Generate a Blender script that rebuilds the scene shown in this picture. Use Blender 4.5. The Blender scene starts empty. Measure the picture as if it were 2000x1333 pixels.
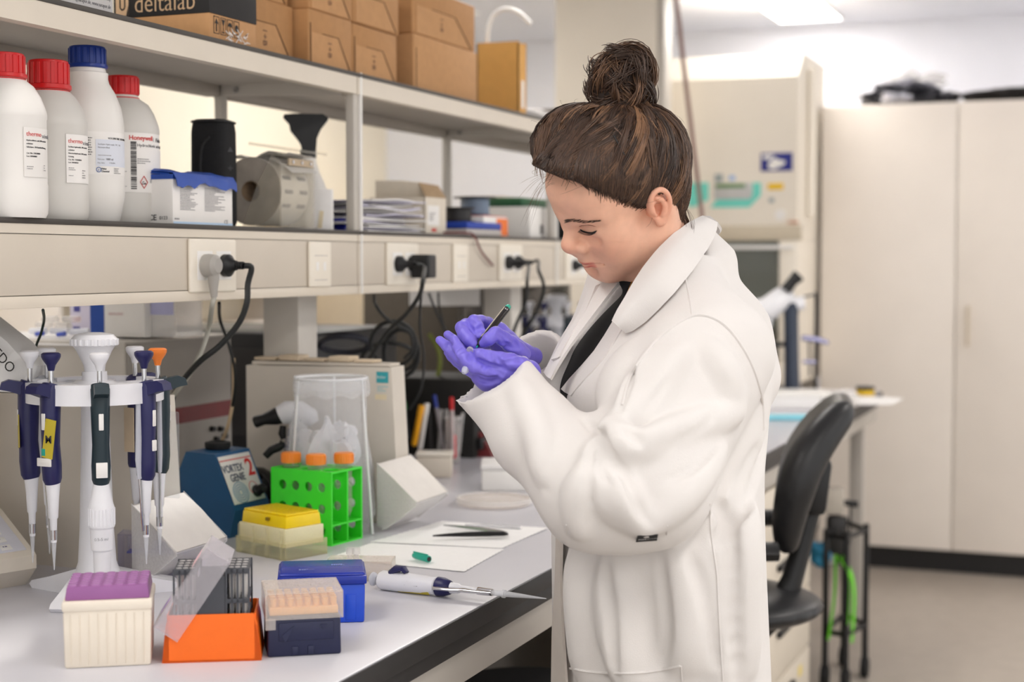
import bpy, bmesh, math, random
import numpy as np
from mathutils import Vector, Matrix
random.seed(7); RNG = np.random.RandomState(7)
SC = bpy.context.scene
COL = SC.collection
PI = math.pi
# ------------------------------------------------------------------ camera
FPX, YAW, PITCH, CAMZ = 3000.0, math.radians(21.77), math.radians(3.01), 1.40
cam_d = bpy.data.cameras.new('camera'); cam = bpy.data.objects.new('camera', cam_d); COL.objects.link(cam)
cam_d.sensor_width = 36.0; cam_d.lens = FPX / 2000 * 36.0
cam.location = (0, 0, CAMZ); cam.rotation_euler = (PI/2 - PITCH, 0, YAW)
cam_d.clip_start = 0.05; cam_d.clip_end = 60
cam_d.dof.use_dof = True; cam_d.dof.focus_distance = 2.2; cam_d.dof.aperture_fstop = 3.4
SC.camera = cam
# ------------------------------------------------------------------ even fill light added through the open right and rear sides, exposure
W = bpy.data.worlds.new('world'); SC.world = W; W.use_nodes = True
bg = W.node_tree.nodes['Background']; bg.inputs[0].default_value = (1.0, 0.985, 0.97, 1); bg.inputs[1].default_value = 1.0
SC.view_settings.view_transform = 'Standard'; SC.view_settings.look = 'None'
SC.view_settings.exposure = 0.47; SC.view_settings.gamma = 1.0; SC.view_settings.use_curve_mapping = False
LAMP = 10.0
SC.cycles.max_bounces = 10; SC.cycles.transparent_max_bounces = 24; SC.cycles.transmission_bounces = 10
SC.cycles.sample_clamp_indirect = 6.0; SC.cycles.caustics_refractive = False; SC.cycles.caustics_reflective = False

# ------------------------------------------------------------------ geometry helpers
_cy, _sy, _cp, _sp = math.cos(YAW), math.sin(YAW), math.cos(PITCH), math.sin(PITCH)
C_R = np.array([_cy, _sy, 0.0]); C_F = np.array([-_sy*_cp, _cy*_cp, -_sp]); C_U = np.cross(C_R, C_F)
def ray(px, py): return (px-1000)/FPX*C_R - (py-666.5)/FPX*C_U + C_F
def at(px, py, d): return np.array([0, 0, CAMZ]) + d*ray(px, py)          # point at depth d
def onX(px, py, X): r = ray(px, py); return np.array([0, 0, CAMZ]) + r*(X/r[0])
def onY(px, py, Y): r = ray(px, py); return np.array([0, 0, CAMZ]) + r*(Y/r[1])
def onZ(px, py, Z): r = ray(px, py); return np.array([0, 0, CAMZ]) + r*((Z-CAMZ)/r[2])
def V(p): return Vector((float(p[0]), float(p[1]), float(p[2])))

class B:
    """collects shapes in one bmesh; build() links it as one mesh object"""
    def __init__(s, M=None): s.bm = bmesh.new(); s.M = M or Matrix()
    def _xf(s, vs, M=None):
        m = s.M @ M if M is not None else s.M
        for v in vs: v.co = m @ v.co
    def box(s, lo, hi, bev=0.0, seg=2, M=None, taper=None):
        lo = Vector(lo); hi = Vector(hi); c = (lo+hi)/2; h = (hi-lo)/2
        r = bmesh.ops.create_cube(s.bm, size=2.0); vs = r['verts']
        for v in vs:
            t = taper if (taper and v.co.z > 0) else (1, 1)
            v.co = Vector((c.x+v.co.x*h.x*t[0], c.y+v.co.y*h.y*t[1], c.z+v.co.z*h.z))
        if bev > 0:
            bev = min(bev, 0.49*min(abs(2*h.x), abs(2*h.y), abs(2*h.z)))
            es = list({e for v in vs for e in v.link_edges})
            r = bmesh.ops.bevel(s.bm, geom=es, offset=bev, segments=seg, affect='EDGES', profile=0.5)
            vs = list({v for f in r['faces'] for v in f.verts} | {v for v in vs if v.is_valid})
        s._xf(vs, M); return s
    def cyl(s, p0, p1, r0, r1=None, n=20, caps=True):
        r1 = r0 if r1 is None else r1
        return s.rings([(p0, r0), (p1, r1)], n, caps)
    def rings(s, pr, n=16, caps=True, sq=None):
        """loft circles (point, radius) along a straight or bent path"""
        P = [Vector(tuple(map(float, p))) for p, r in pr]; R = [r for p, r in pr]
        prev = None; rows = []; up = None
        for i, p in enumerate(P):
            t = (P[min(i+1, len(P)-1)] - P[max(i-1, 0)])
            if t.length < 1e-9: t = Vector((0, 0, 1))
            t.normalize()
            if up is None:
                up = Vector((0, 0, 1)) if abs(t.z) < 0.9 else Vector((1, 0, 0))
            a = (up - t*up.dot(t))
            if a.length < 1e-6: a = t.orthogonal()
            a.normalize(); b = t.cross(a); up = a
            rr = R[i] if isinstance(R[i], tuple) else (R[i], R[i])
            rows.append([s.bm.verts.new(s.M @ (p + a*math.cos(2*PI*k/n)*rr[0] + b*math.sin(2*PI*k/n)*rr[1])) for k in range(n)])
        for i in range(len(rows)-1):
            for k in range(n):
                s.bm.faces.new((rows[i][k], rows[i+1][k], rows[i+1][(k+1) % n], rows[i][(k+1) % n]))
        if caps:
            s.bm.faces.new(rows[0]); s.bm.faces.new(list(reversed(rows[-1])))
        return s
    def tube(s, pts, r, n=8, sub=6):
        return s.rings([(p, r) for p in spline(pts, sub)], n)
    def lathe(s, prof, c=(0, 0, 0), n=32, M=None, sx=1, sy=1):
        """profile [(r, z)] about the local z axis"""
        m = s.M @ (M if M is not None else Matrix.Translation(Vector(c)))
        rows = []
        for r, z in prof:
            if r < 1e-6: rows.append([s.bm.verts.new(m @ Vector((0, 0, z)))])
            else: rows.append([s.bm.verts.new(m @ Vector((r*sx*math.cos(2*PI*k/n), r*sy*math.sin(2*PI*k/n), z))) for k in range(n)])
        for a, b in zip(rows, rows[1:]):
            for k in range(n):
                k2 = (k+1) % n
                if len(a) == 1 and len(b) > 1: s.bm.faces.new((a[0], b[k], b[k2]))
                elif len(b) == 1 and len(a) > 1: s.bm.faces.new((a[k], b[0], a[k2]))
                elif len(a) > 1: s.bm.faces.new((a[k], b[k], b[k2], a[k2]))
        return s
    def prism(s, poly, h0, h1, M=None, axis='z'):
        """extrude a 2-D polygon; axis gives the extrusion axis, the polygon lies in the other two"""
        f = {'z': lambda u, v, h: (u, v, h), 'y': lambda u, v, h: (u, h, v), 'x': lambda u, v, h: (h, u, v)}[axis]
        m = s.M @ M if M is not None else s.M
        a = [s.bm.verts.new(m @ Vector(f(u, v, h0))) for u, v in poly]; b = [s.bm.verts.new(m @ Vector(f(u, v, h1))) for u, v in poly]
        n = len(poly); s.bm.faces.new(a); s.bm.faces.new(list(reversed(b)))
        for k in range(n): s.bm.faces.new((a[k], b[k], b[(k+1) % n], a[(k+1) % n]))
        return s
    def ball(s, c, r, n=20, m=12, M=None):
        r = r if isinstance(r, (tuple, list)) else (r, r, r)
        mm = (Matrix.Translation(Vector(tuple(map(float, c)))) @ (M if M is not None else Matrix()) @ Matrix.Diagonal((r[0], r[1], r[2], 1)))
        x = bmesh.ops.create_uvsphere(s.bm, u_segments=n, v_segments=m, radius=1.0)
        for v in x['verts']: v.co = s.M @ (mm @ v.co)
        return s
    def sheet(s, rows, thick=0.0):
        """grid of points (rows of equal length) as a surface, thickened along its normals"""
        A = np.array([[list(map(float, p)) for p in r] for r in rows]); n, m = A.shape[:2]
        if thick:
            du = np.gradient(A, axis=0); dv = np.gradient(A, axis=1); N = np.cross(du, dv)
            N /= np.linalg.norm(N, axis=2, keepdims=True)+1e-12
            layers = [A+N*thick/2, A-N*thick/2]
        else: layers = [A]
        VV = [[[s.bm.verts.new(s.M @ Vector(L[i, j])) for j in range(m)] for i in range(n)] for L in layers]
        for li, g in enumerate(VV):
            for i in range(n-1):
                for j in range(m-1):
                    q = (g[i][j], g[i+1][j], g[i+1][j+1], g[i][j+1])
                    s.bm.faces.new(q if li == 0 else tuple(reversed(q)))
        if thick:
            a, b = VV
            bd = [(i, 0) for i in range(n)] + [(n-1, j) for j in range(1, m)] + [(i, m-1) for i in range(n-2, -1, -1)] + [(0, j) for j in range(m-2, 0, -1)]
            for k in range(len(bd)):
                (i, j), (i2, j2) = bd[k], bd[(k+1) % len(bd)]
                s.bm.faces.new((a[i][j], b[i][j], b[i2][j2], a[i2][j2]))
        return s
    def build(s, name, mat, parent=None, world=True, smooth=True, ang=38, kind=None, recalc=True):
        if recalc: bmesh.ops.recalc_face_normals(s.bm, faces=s.bm.faces)
        me = bpy.data.meshes.new(name); s.bm.to_mesh(me); s.bm.free()
        return link(name, me, mat, parent, world, smooth, ang, kind)
def link(name, me, mat, parent=None, world=True, smooth=True, ang=38, kind=None):
    if smooth and len(me.polygons):
        me.shade_smooth(); me.set_sharp_from_angle(angle=math.radians(ang))
    if mat is not None: me.materials.append(mat)
    o = bpy.data.objects.new(name, me); COL.objects.link(o)
    if parent is not None: adopt(o, parent, world)
    if kind: o['kind'] = kind
    return o
def wmat(o):
    m = Matrix.LocRotScale(o.location, o.rotation_euler, o.scale)
    return (wmat(o.parent) @ o.matrix_parent_inverse @ m) if o.parent else m
def adopt(o, parent, world=True):
    o.parent = parent
    if world: o.matrix_parent_inverse = wmat(parent).inverted()
def tag(o, label, cat, group=None, kind=None):
    o['label'] = label; o['category'] = cat
    if group: o['group'] = group
    if kind: o['kind'] = kind
    return o
def thing(name, label, cat, loc=(0, 0, 0), rz=0.0, group=None):
    o = bpy.data.objects.new(name, None); COL.objects.link(o); o.empty_display_size = 0.02
    o.location = V(loc); o.rotation_euler = (0, 0, rz)
    return tag(o, label, cat, group)
KIDS = {}
def kids(o): return [c for c in COL.objects if c.parent is o]
def dup(o, loc, rz, label=None, group=None):
    def cp(x, par):
        c = x.copy(); COL.objects.link(c)
        if par is not None: c.parent = par; c.matrix_parent_inverse = x.matrix_parent_inverse.copy()
        for k in kids(x): cp(k, c)
        return c
    r = cp(o, None); r.location = V(loc); r.rotation_euler = (0, 0, rz)
    if label: r['label'] = label
    if group: r['group'] = group
    return r
def struct(o): o['kind'] = 'structure'; return o
def spline(pts, sub=6):
    P = [np.array(list(map(float, p))) for p in pts]
    if len(P) < 3: return P
    P = [2*P[0]-P[1]] + P + [2*P[-1]-P[-2]]; out = []
    for i in range(1, len(P)-2):
        for k in range(sub):
            t = k/sub; a, b, c, d = P[i-1], P[i], P[i+1], P[i+2]
            out.append(0.5*((2*b)+(-a+c)*t+(2*a-5*b+4*c-d)*t*t+(-a+3*b-3*c+d)*t**3))
    out.append(P[-2]); return out
def frame(origin, x, z=None, y=None):
    """matrix with local x along x, and z as close as possible to the given z (or y to the given y)"""
    x = Vector(tuple(map(float, x))).normalized()
    if z is not None:
        z = Vector(tuple(map(float, z))); z = (z-x*z.dot(x)).normalized(); y = z.cross(x)
    else:
        y = Vector(tuple(map(float, y))); y = (y-x*y.dot(x)).normalized(); z = x.cross(y)
    m = Matrix((x, y, z)).transposed().to_4x4(); m.translation = V(origin); return m

# ------------------------------------------------------------------ materials
def lin(c):
    c = [v/255.0 for v in c]; return tuple((v/12.92 if v <= 0.04045 else ((v+0.055)/1.055)**2.4) for v in c)
MATS = {}
def MAT(name, rgb, rough=0.5, metal=0.0, noise=0.03, scale=40.0, bump=0.0, bscale=None, trans=0.0, ior=1.45, alpha=1.0, sss=0.0, spec=0.5, coat=0.0, stretch=None, sheen=0.0, rgb2=None, thin=False):
    if name in MATS: return MATS[name]
    m = bpy.data.materials.new(name); m.use_nodes = True; nt = m.node_tree; N = nt.nodes; L = nt.links
    p = N['Principled BSDF']; c = lin(rgb)
    p.inputs['Base Color'].default_value = (*c, 1); p.inputs['Roughness'].default_value = rough; p.inputs['Metallic'].default_value = metal
    p.inputs['Specular IOR Level'].default_value = spec; p.inputs['IOR'].default_value = ior
    p.inputs['Transmission Weight'].default_value = trans; p.inputs['Alpha'].default_value = alpha; p.inputs['Coat Weight'].default_value = coat
    if sss: p.inputs['Subsurface Weight'].default_value = sss; p.inputs['Subsurface Radius'].default_value = (1.0, 0.4, 0.25); p.inputs['Subsurface Scale'].default_value = 0.006
    if sheen: p.inputs['Sheen Weight'].default_value = sheen
    if noise > 0 or bump > 0 or rgb2:
        tc = N.new('ShaderNodeTexCoord'); mp = N.new('ShaderNodeMapping'); L.new(tc.outputs['Object'], mp.inputs[0])
        if stretch: mp.inputs['Scale'].default_value = stretch
        n = N.new('ShaderNodeTexNoise'); n.inputs['Scale'].default_value = scale; n.inputs['Detail'].default_value = 4; L.new(mp.outputs[0], n.inputs[0])
        cr = N.new('ShaderNodeValToRGB'); e = cr.color_ramp.elements
        c2 = lin(rgb2) if rgb2 else tuple(min(1, v*(1+noise)) for v in c)
        e[0].position = 0.35; e[1].position = 0.65
        e[0].color = (*(c if rgb2 else tuple(v*(1-noise) for v in c)), 1); e[1].color = (*c2, 1)
        L.new(n.outputs[0], cr.inputs[0]); L.new(cr.outputs[0], p.inputs['Base Color'])
        if bump > 0:
            n2 = N.new('ShaderNodeTexNoise'); n2.inputs['Scale'].default_value = bscale or scale*4; n2.inputs['Detail'].default_value = 3; L.new(mp.outputs[0], n2.inputs[0])
            b = N.new('ShaderNodeBump'); b.inputs['Strength'].default_value = bump; b.inputs['Distance'].default_value = 0.002
            L.new(n2.outputs[0], b.inputs['Height']); L.new(b.outputs[0], p.inputs['Normal'])
    MATS[name] = m; return m
def CLEAR(name, rgb=(245, 248, 250), alpha=0.25, rough=0.12):
    """clear plastic sheet: see-through with glossy reflections"""
    if name in MATS: return MATS[name]
    m = bpy.data.materials.new(name); m.use_nodes = True; nt = m.node_tree; N = nt.nodes; L = nt.links
    p = N['Principled BSDF']; p.inputs['Base Color'].default_value = (*lin(rgb), 1); p.inputs['Roughness'].default_value = rough
    p.inputs['Specular IOR Level'].default_value = 0.6
    tr = N.new('ShaderNodeBsdfTransparent'); tr.inputs[0].default_value = (*[0.6+0.4*v for v in lin(rgb)], 1)
    mx = N.new('ShaderNodeMixShader'); ns = N.new('ShaderNodeTexNoise'); ns.inputs['Scale'].default_value = 25
    mr = N.new('ShaderNodeMapRange'); mr.inputs['To Min'].default_value = max(0, alpha-0.06); mr.inputs['To Max'].default_value = alpha+0.06
    L.new(ns.outputs[0], mr.inputs[0])
    fr = N.new('ShaderNodeLayerWeight'); fr.inputs[0].default_value = 0.25; pw = N.new('ShaderNodeMath'); pw.operation = 'POWER'; pw.inputs[1].default_value = 3.0; L.new(fr.outputs['Facing'], pw.inputs[0])
    ad = N.new('ShaderNodeMath'); ad.operation = 'ADD'; ad.use_clamp = True; L.new(mr.outputs[0], ad.inputs[0]); L.new(pw.outputs[0], ad.inputs[1]); L.new(ad.outputs[0], mx.inputs[0])
    L.new(tr.outputs[0], mx.inputs[1]); L.new(p.outputs[0], mx.inputs[2]); L.new(mx.outputs[0], N['Material Output'].inputs[0])
    MATS[name] = m; return m
def EMIT(name, rgb, strength):
    m = bpy.data.materials.new(name); m.use_nodes = True; N = m.node_tree.nodes; p = N['Principled BSDF']
    p.inputs['Base Color'].default_value = (0.8, 0.8, 0.8, 1); p.inputs['Emission Color'].default_value = (*lin(rgb), 1); p.inputs['Emission Strength'].default_value = strength
    return m

# ------------------------------------------------------------------ lettering
_TXT = {}
def text_mesh(body, size, ext=0.0003, bold=0.0, align='LEFT', shear=0.0):
    k = (body, size, ext, bold, align, shear)
    if k not in _TXT:
        cu = bpy.data.curves.new('lettering', 'FONT'); cu.body = body; cu.size = size; cu.extrude = ext; cu.offset = (bold if bold else (-0.012 if size < 0.02 else 0.0))*size; cu.align_x = align; cu.shear = shear; cu.resolution_u = 3
        ob = bpy.data.objects.new('lettering', cu); me = ob.to_mesh()
        _TXT[k] = ([tuple(v.co) for v in me.vertices], [tuple(p.vertices) for p in me.polygons])
        ob.to_mesh_clear(); bpy.data.objects.remove(ob); bpy.data.curves.remove(cu)
    return _TXT[k]
def text(body, size, M, mat, parent, bold=0.0, align='LEFT', name='lettering', world=True, bend=None, shear=0.0, ext=0.0003, sx=1.0):
    """flat lettering in the xy plane of matrix M (x reading direction, y up, z out); bend = radius wraps it round a local y axis"""
    v, f = text_mesh(body, size, ext, bold, align, shear)
    out = []
    for x, y, z in v:
        x *= sx
        if bend: a = x/bend; p = Vector(((bend+z)*math.sin(a), y, (bend+z)*math.cos(a)-bend))
        else: p = Vector((x, y, z))
        out.append(tuple(M @ p))
    me = bpy.data.meshes.new(name); me.from_pydata(out, [], f)
    return link(name, me, mat, parent, world, smooth=False)
def lines_block(M, w, h, n, mat, parent, name='print_lines', seed=0, bend=None, fill=0.45, ragged=True, rows=None):
    """small print too small to read: rows of short dashes of ink"""
    rnd = random.Random(seed); b = B(M); 
    for i in range(n):
        y = h*(1-(i+0.5)/n); t = h/n*fill; x = 0; end = w*(rnd.uniform(0.45, 1) if ragged else 1)
        while x < end:
            l = min(rnd.uniform(0.03, 0.11)*max(w, 0.02)+t*0.6, end-x)
            k = 3 if bend else 1
            for q in range(k):
                xa, xb = x+l*q/k, x+l*(q+1)/k
                pts = [(xa, y), (xb, y), (xb, y+t), (xa, y+t)]
                vs = []
                for px, py in pts:
                    if bend: a = px/bend; p = Vector((bend*math.sin(a)+0.0002*math.sin(a), py, bend*math.cos(a)-bend+0.0004))
                    else: p = Vector((px, py, 0.0004))
                    vs.append(b.bm.verts.new(b.M @ p))
                b.bm.faces.new(vs)
            x += l+t*0.6
    return b.build(name, mat, parent, smooth=False, kind='stuff', recalc=False)
# ================================================================== ROOM
m_wall_c = MAT('cream_paint', (252, 244, 226), 0.7, noise=0.015, scale=3, bump=0.05, bscale=300)
m_wall_w = MAT('cool_white_paint', (243, 245, 253), 0.7, noise=0.015, scale=3, bump=0.05, bscale=300)
m_ceil = MAT('ceiling_paint', (238, 241, 250), 0.8, noise=0.01, scale=4)
m_col = MAT('column_paint', (238, 229, 214), 0.65, noise=0.015, scale=5)
m_floor = MAT('vinyl_floor', (176, 166, 155), 0.28, noise=0.05, scale=14, bump=0.03, bscale=60)
m_white = MAT('white_laminate', (243, 235, 226), 0.4, noise=0.012, scale=6)
m_black = MAT('black_plastic', (22, 22, 24), 0.42, noise=0.1, scale=60)
m_blackrough = MAT('black_rubber', (26, 26, 27), 0.7, noise=0.12, scale=80)
m_dark = MAT('dark_trim', (44, 42, 42), 0.5, noise=0.06, scale=30)
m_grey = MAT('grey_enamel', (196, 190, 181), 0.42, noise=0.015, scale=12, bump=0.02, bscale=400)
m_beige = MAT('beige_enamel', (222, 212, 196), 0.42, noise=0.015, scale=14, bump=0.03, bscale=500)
m_beige2 = MAT('trunking_enamel', (208, 198, 183), 0.5, noise=0.02, scale=10, bump=0.05, bscale=500)
m_boardedge = MAT('dark_board_edge', (62, 56, 50), 0.45, noise=0.12, scale=60, stretch=(1, 0.2, 1))
m_pwhite = MAT('white_plastic', (240, 238, 234), 0.35, noise=0.01, scale=30)
m_ivory = MAT('ivory_plastic', (238, 230, 215), 0.35, noise=0.01, scale=30)
m_cord = MAT('black_cord', (24, 26, 26), 0.5, noise=0.1, scale=90)
m_cordg = MAT('grey_cord', (172, 170, 160), 0.5, noise=0.03, scale=90)
m_steel = MAT('steel', (200, 200, 202), 0.22, metal=1.0, noise=0.03, scale=80)
m_chrome = MAT('chrome', (225, 225, 228), 0.1, metal=1.0, noise=0.02, scale=80)
m_ink = MAT('print_ink', (62, 60, 62), 0.7, noise=0.05)
m_inklight = MAT('grey_ink', (140, 138, 140), 0.7, noise=0.05)
m_red_ink = MAT('red_ink', (205, 40, 32), 0.6, noise=0.05)
m_paper = MAT('paper', (240, 238, 236), 0.8, noise=0.015, scale=60, bump=0.05, bscale=200)
m_teal = MAT('teal_plastic', (38, 172, 148), .35, noise=.03)
m_clear = CLEAR('clear_plastic', alpha=0.10)
m_frost = CLEAR('frosted_plastic', (244, 242, 240), alpha=0.34, rough=0.3)

struct(B().box((-4.1, -3, -0.1), (3.6, 8.1, 0)).build('floor', m_floor))
struct(B().box((-4.1, -3, 2.6), (3.6, 8.1, 2.7)).build('ceiling', m_ceil))
struct(B().box((-4.1, -3, 0), (-3.95, 8.1, 2.6)).build('wall_left', m_wall_c))
struct(B().box((-3.95, 7.95, 0), (3.6, 8.1, 2.6)).build('wall_back', m_wall_w))
struct(B().box((-3.95, 7.935, 0), (3.6, 7.95, 0.09), 0.004).build('baseboard_back', m_dark))
struct(B().box((-2.28, 6.2, 0), (-1.835, 6.32, 2.6), 0.006).build('trim_1', m_col))      # boxed-in column
struct(B().box((-1.835, 6.22, 0), (-1.80, 6.33, 2.6), 0.004).build('trim_2', m_grey))
# ceiling light panels
m_diff = EMIT('lamp_diffuser', (255, 250, 244), LAMP)
lspots = [(-1.48, 7.1), (-1.48, 4.2), (-1.48, 1.0), (0.5, 7.1), (0.5, 4.0), (0.5, 1.0), (0.5, -1.2), (-3.1, 6.3), (-3.1, 3.2), (2.3, 5.2), (2.3, 2.4), (2.3, -0.4)]  # far aisle and far left panels are added to brighten the back wall
llab = ['lit ceiling panel above the tall white cabinet, cut by the top edge of the photo']
for i, (x, y) in enumerate(lspots):
    t = thing('ceiling_light', 'long lit ceiling panel nearest the white hood and the back wall' if i == 0 else 'ceiling panel light outside the picture, '+('', 'second above the shelf', 'nearest above the shelf', 'added above the far aisle to brighten the back wall', 'above the middle of the aisle', 'above the near end of the aisle', 'behind the camera', 'added far along the left wall to brighten the back wall', 'near along the left wall', 'far on the open right side', 'middle on the open right side', 'near on the open right side')[i], 'light', (x, y, 2.6), 0, 'ceiling panel lights')
    b = B(); hw, hl = 0.15, 0.61
    for lo, hi in (((-hw-.015, -hl-.015, -.012), (-hw, hl+.015, -.001)), ((hw, -hl-.015, -.012), (hw+.015, hl+.015, -.001)), ((-hw, -hl-.015, -.012), (hw, -hl, -.001)), ((-hw, hl, -.012), (hw, hl+.015, -.001))): b.box(lo, hi)
    b.build('frame', m_pwhite, t, world=False)
    B().box((-hw, -hl, -.008), (hw, hl, -.002)).build('diffuser', m_diff, t, world=False)

# ================================================================== ISLAND BENCH
m_top = MAT('white_worktop', (202, 201, 207), 0.24, noise=0.012, scale=9, bump=0.01, bscale=300)
m_apron = MAT('grey_apron', (190, 184, 176), 0.4, noise=0.02, scale=12)
XE, YN, YF = -0.857, 0.25, 5.97
t = thing('lab_bench', 'long white topped laboratory island bench with dark edge band', 'bench', (-1.58, 3.1, 0))
B().box((-2.30, YN, 0.872), (XE-.003, YF, 0.90), 0.002).build('worktop', m_top, t)
b = B().box((XE-.003, YN, 0.870), (XE, YF, 0.8985), 0.001); b.build('edge_band', m_dark, t)
B().box((-2.303, YN, 0.870), (-2.30, YF, 0.8985), 0.001).build('edge_band', m_dark, t)
B().box((XE-.05, YN+.02, 0.79), (XE-.02, YF-.03, 0.870), 0.002).build('apron', m_apron, t)
B().box((XE-.0201, YN+.02, 0.845), (XE-.008, YF-.03, 0.870), 0.001).build('dark_rail', m_dark, t)  # dark rail between worktop edge and apron
B().box((-2.28, YN+.02, 0.79), (-2.25, YF-.03, 0.870), 0.002).build('apron', m_apron, t)
B().box((-2.25, YF-.06, 0.79), (XE-.05, YF-.03, 0.870), 0.002).build('apron', m_apron, t)
for y in (0.5, 2.95, 5.85):
    for x in (-0.93, -2.23): B().box((x-.025, y-.025, 0), (x+.025, y+.025, 0.872), 0.003).build('leg', m_apron, t)
B().box((-1.60, YN+.05, 0.15), (-1.57, YF-.05, 0.872)).build('back_panel', MAT('back_panel_shade_grey', (120, 116, 112), .5, noise=.03), t)  # grey darkened, the shade under the bench is put into its colour

# ================================================================== REAGENT SHELF over the bench
XF, XR = -1.42, -1.74
posts = [0.46, 1.595, 2.730, 3.865, 5.0]
t = thing('reagent_shelf', 'two tier beige metal reagent shelf with service trunking running along the bench', 'shelf', (-1.58, 2.73, 0.90))
Y0, Y1 = 0.3, 5.02
B().box((XR-.02, Y0, 1.763), (XF+.002, Y1, 1.771), 0.001).build('upper_board', m_boardedge, t)
for a, c in zip(posts, posts[1:]):
    b = B(); b.box((XF-.003, a+.002, 1.729), (XF, c-.002, 1.763)); b.box((XF-.022, a+.002, 1.729), (XF-.003, c-.002, 1.732)); b.build('upper_fascia', m_beige, t)
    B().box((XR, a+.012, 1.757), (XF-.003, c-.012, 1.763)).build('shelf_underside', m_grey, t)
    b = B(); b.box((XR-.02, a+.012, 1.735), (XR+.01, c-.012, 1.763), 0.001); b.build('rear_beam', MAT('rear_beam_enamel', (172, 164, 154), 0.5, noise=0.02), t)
for y in posts:
    B().box((XF-.022, y-.008, 1.459), (XF-.004, y+.018, 1.757), 0.001).build('upright', m_grey, t)
    B().box((XF-.004, y+.0115, 1.333), (XF+.002, y+.0175, 1.772), 0.0006).build('upright_strip', m_pwhite, t)
    B().box((XR-.008, y-.004, 1.459), (XR+.010, y+.018, 1.757), 0.001).build('upright', m_grey, t)
    b = B(); b.prism([(XR+.014, 1.757), (XF-.03, 1.757), (XF-.03, 1.727), (XR+.014, 1.737)], y-.012, y+.004, axis='y'); b.build('bracket', m_grey, t)
    bo = B(); bo.cyl((XR+.05, y-.0125, 1.747), (XR+.05, y-.016, 1.747), .006, n=10); bo.build('bolt', m_steel, t)
B().box((XR-.02, Y0, 1.451), (XF+.002, Y1, 1.459), 0.001).build('lower_board', m_boardedge, t)
for a, c in zip(posts, posts[1:]):
    B().box((XF-.004, a+.002, 1.4375), (XF, c-.002, 1.451)).build('trunking_rail', m_beige, t)
    B().box((XF-.004, a+.002, 1.333), (XF, c-.002, 1.350), 0.0008).build('trunking_rail', m_beige, t)
    B().box((XF-.006, a+.002, 1.3512), (XF-.0015, c-.002, 1.4363), 0.0006).build('trunking_cover', m_beige2, t)
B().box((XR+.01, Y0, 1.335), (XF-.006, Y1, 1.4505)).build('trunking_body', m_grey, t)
for y in posts:
    B().box((-1.600, y-.065, 0.9), (-1.520, y+.012, 1.335), 0.002).build('column', MAT('column_enamel', (206, 201, 193), 0.45, noise=0.015), t)
# ================================================================== THINGS ON THE LOWER SHELF
ZS, ZU = 1.4592, 1.7712
m_hdpe = MAT('natural_polyethylene', (236, 233, 228), 0.38, noise=0.015, scale=12, bump=0.03, bscale=60)
m_hdpe_g = MAT('filled_polyethylene', (214, 211, 205), 0.36, noise=0.015, scale=12)
m_redcap = MAT('red_cap_plastic', (204, 22, 26), 0.32, noise=0.03)
m_bluecap = MAT('blue_cap_plastic', (18, 52, 138), 0.32, noise=0.03)
m_label = MAT('label_paper', (243, 240, 236), 0.6, noise=0.01)
m_labelb = MAT('label_blue_tint', (222, 226, 236), 0.6, noise=0.01)
m_royal = MAT('royal_blue', (28, 66, 172), 0.5, noise=0.04)
m_bluebox = MAT('blue_card', (40, 78, 168), 0.45, noise=0.05, scale=30)
m_orange = MAT('orange_print', (240, 120, 40), 0.55, noise=0.03)
def Yat(px, py, X): return float(onX(px, py, X)[1])
def Xat(px, py, Y): return float(onY(px, py, Y)[0])
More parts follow.
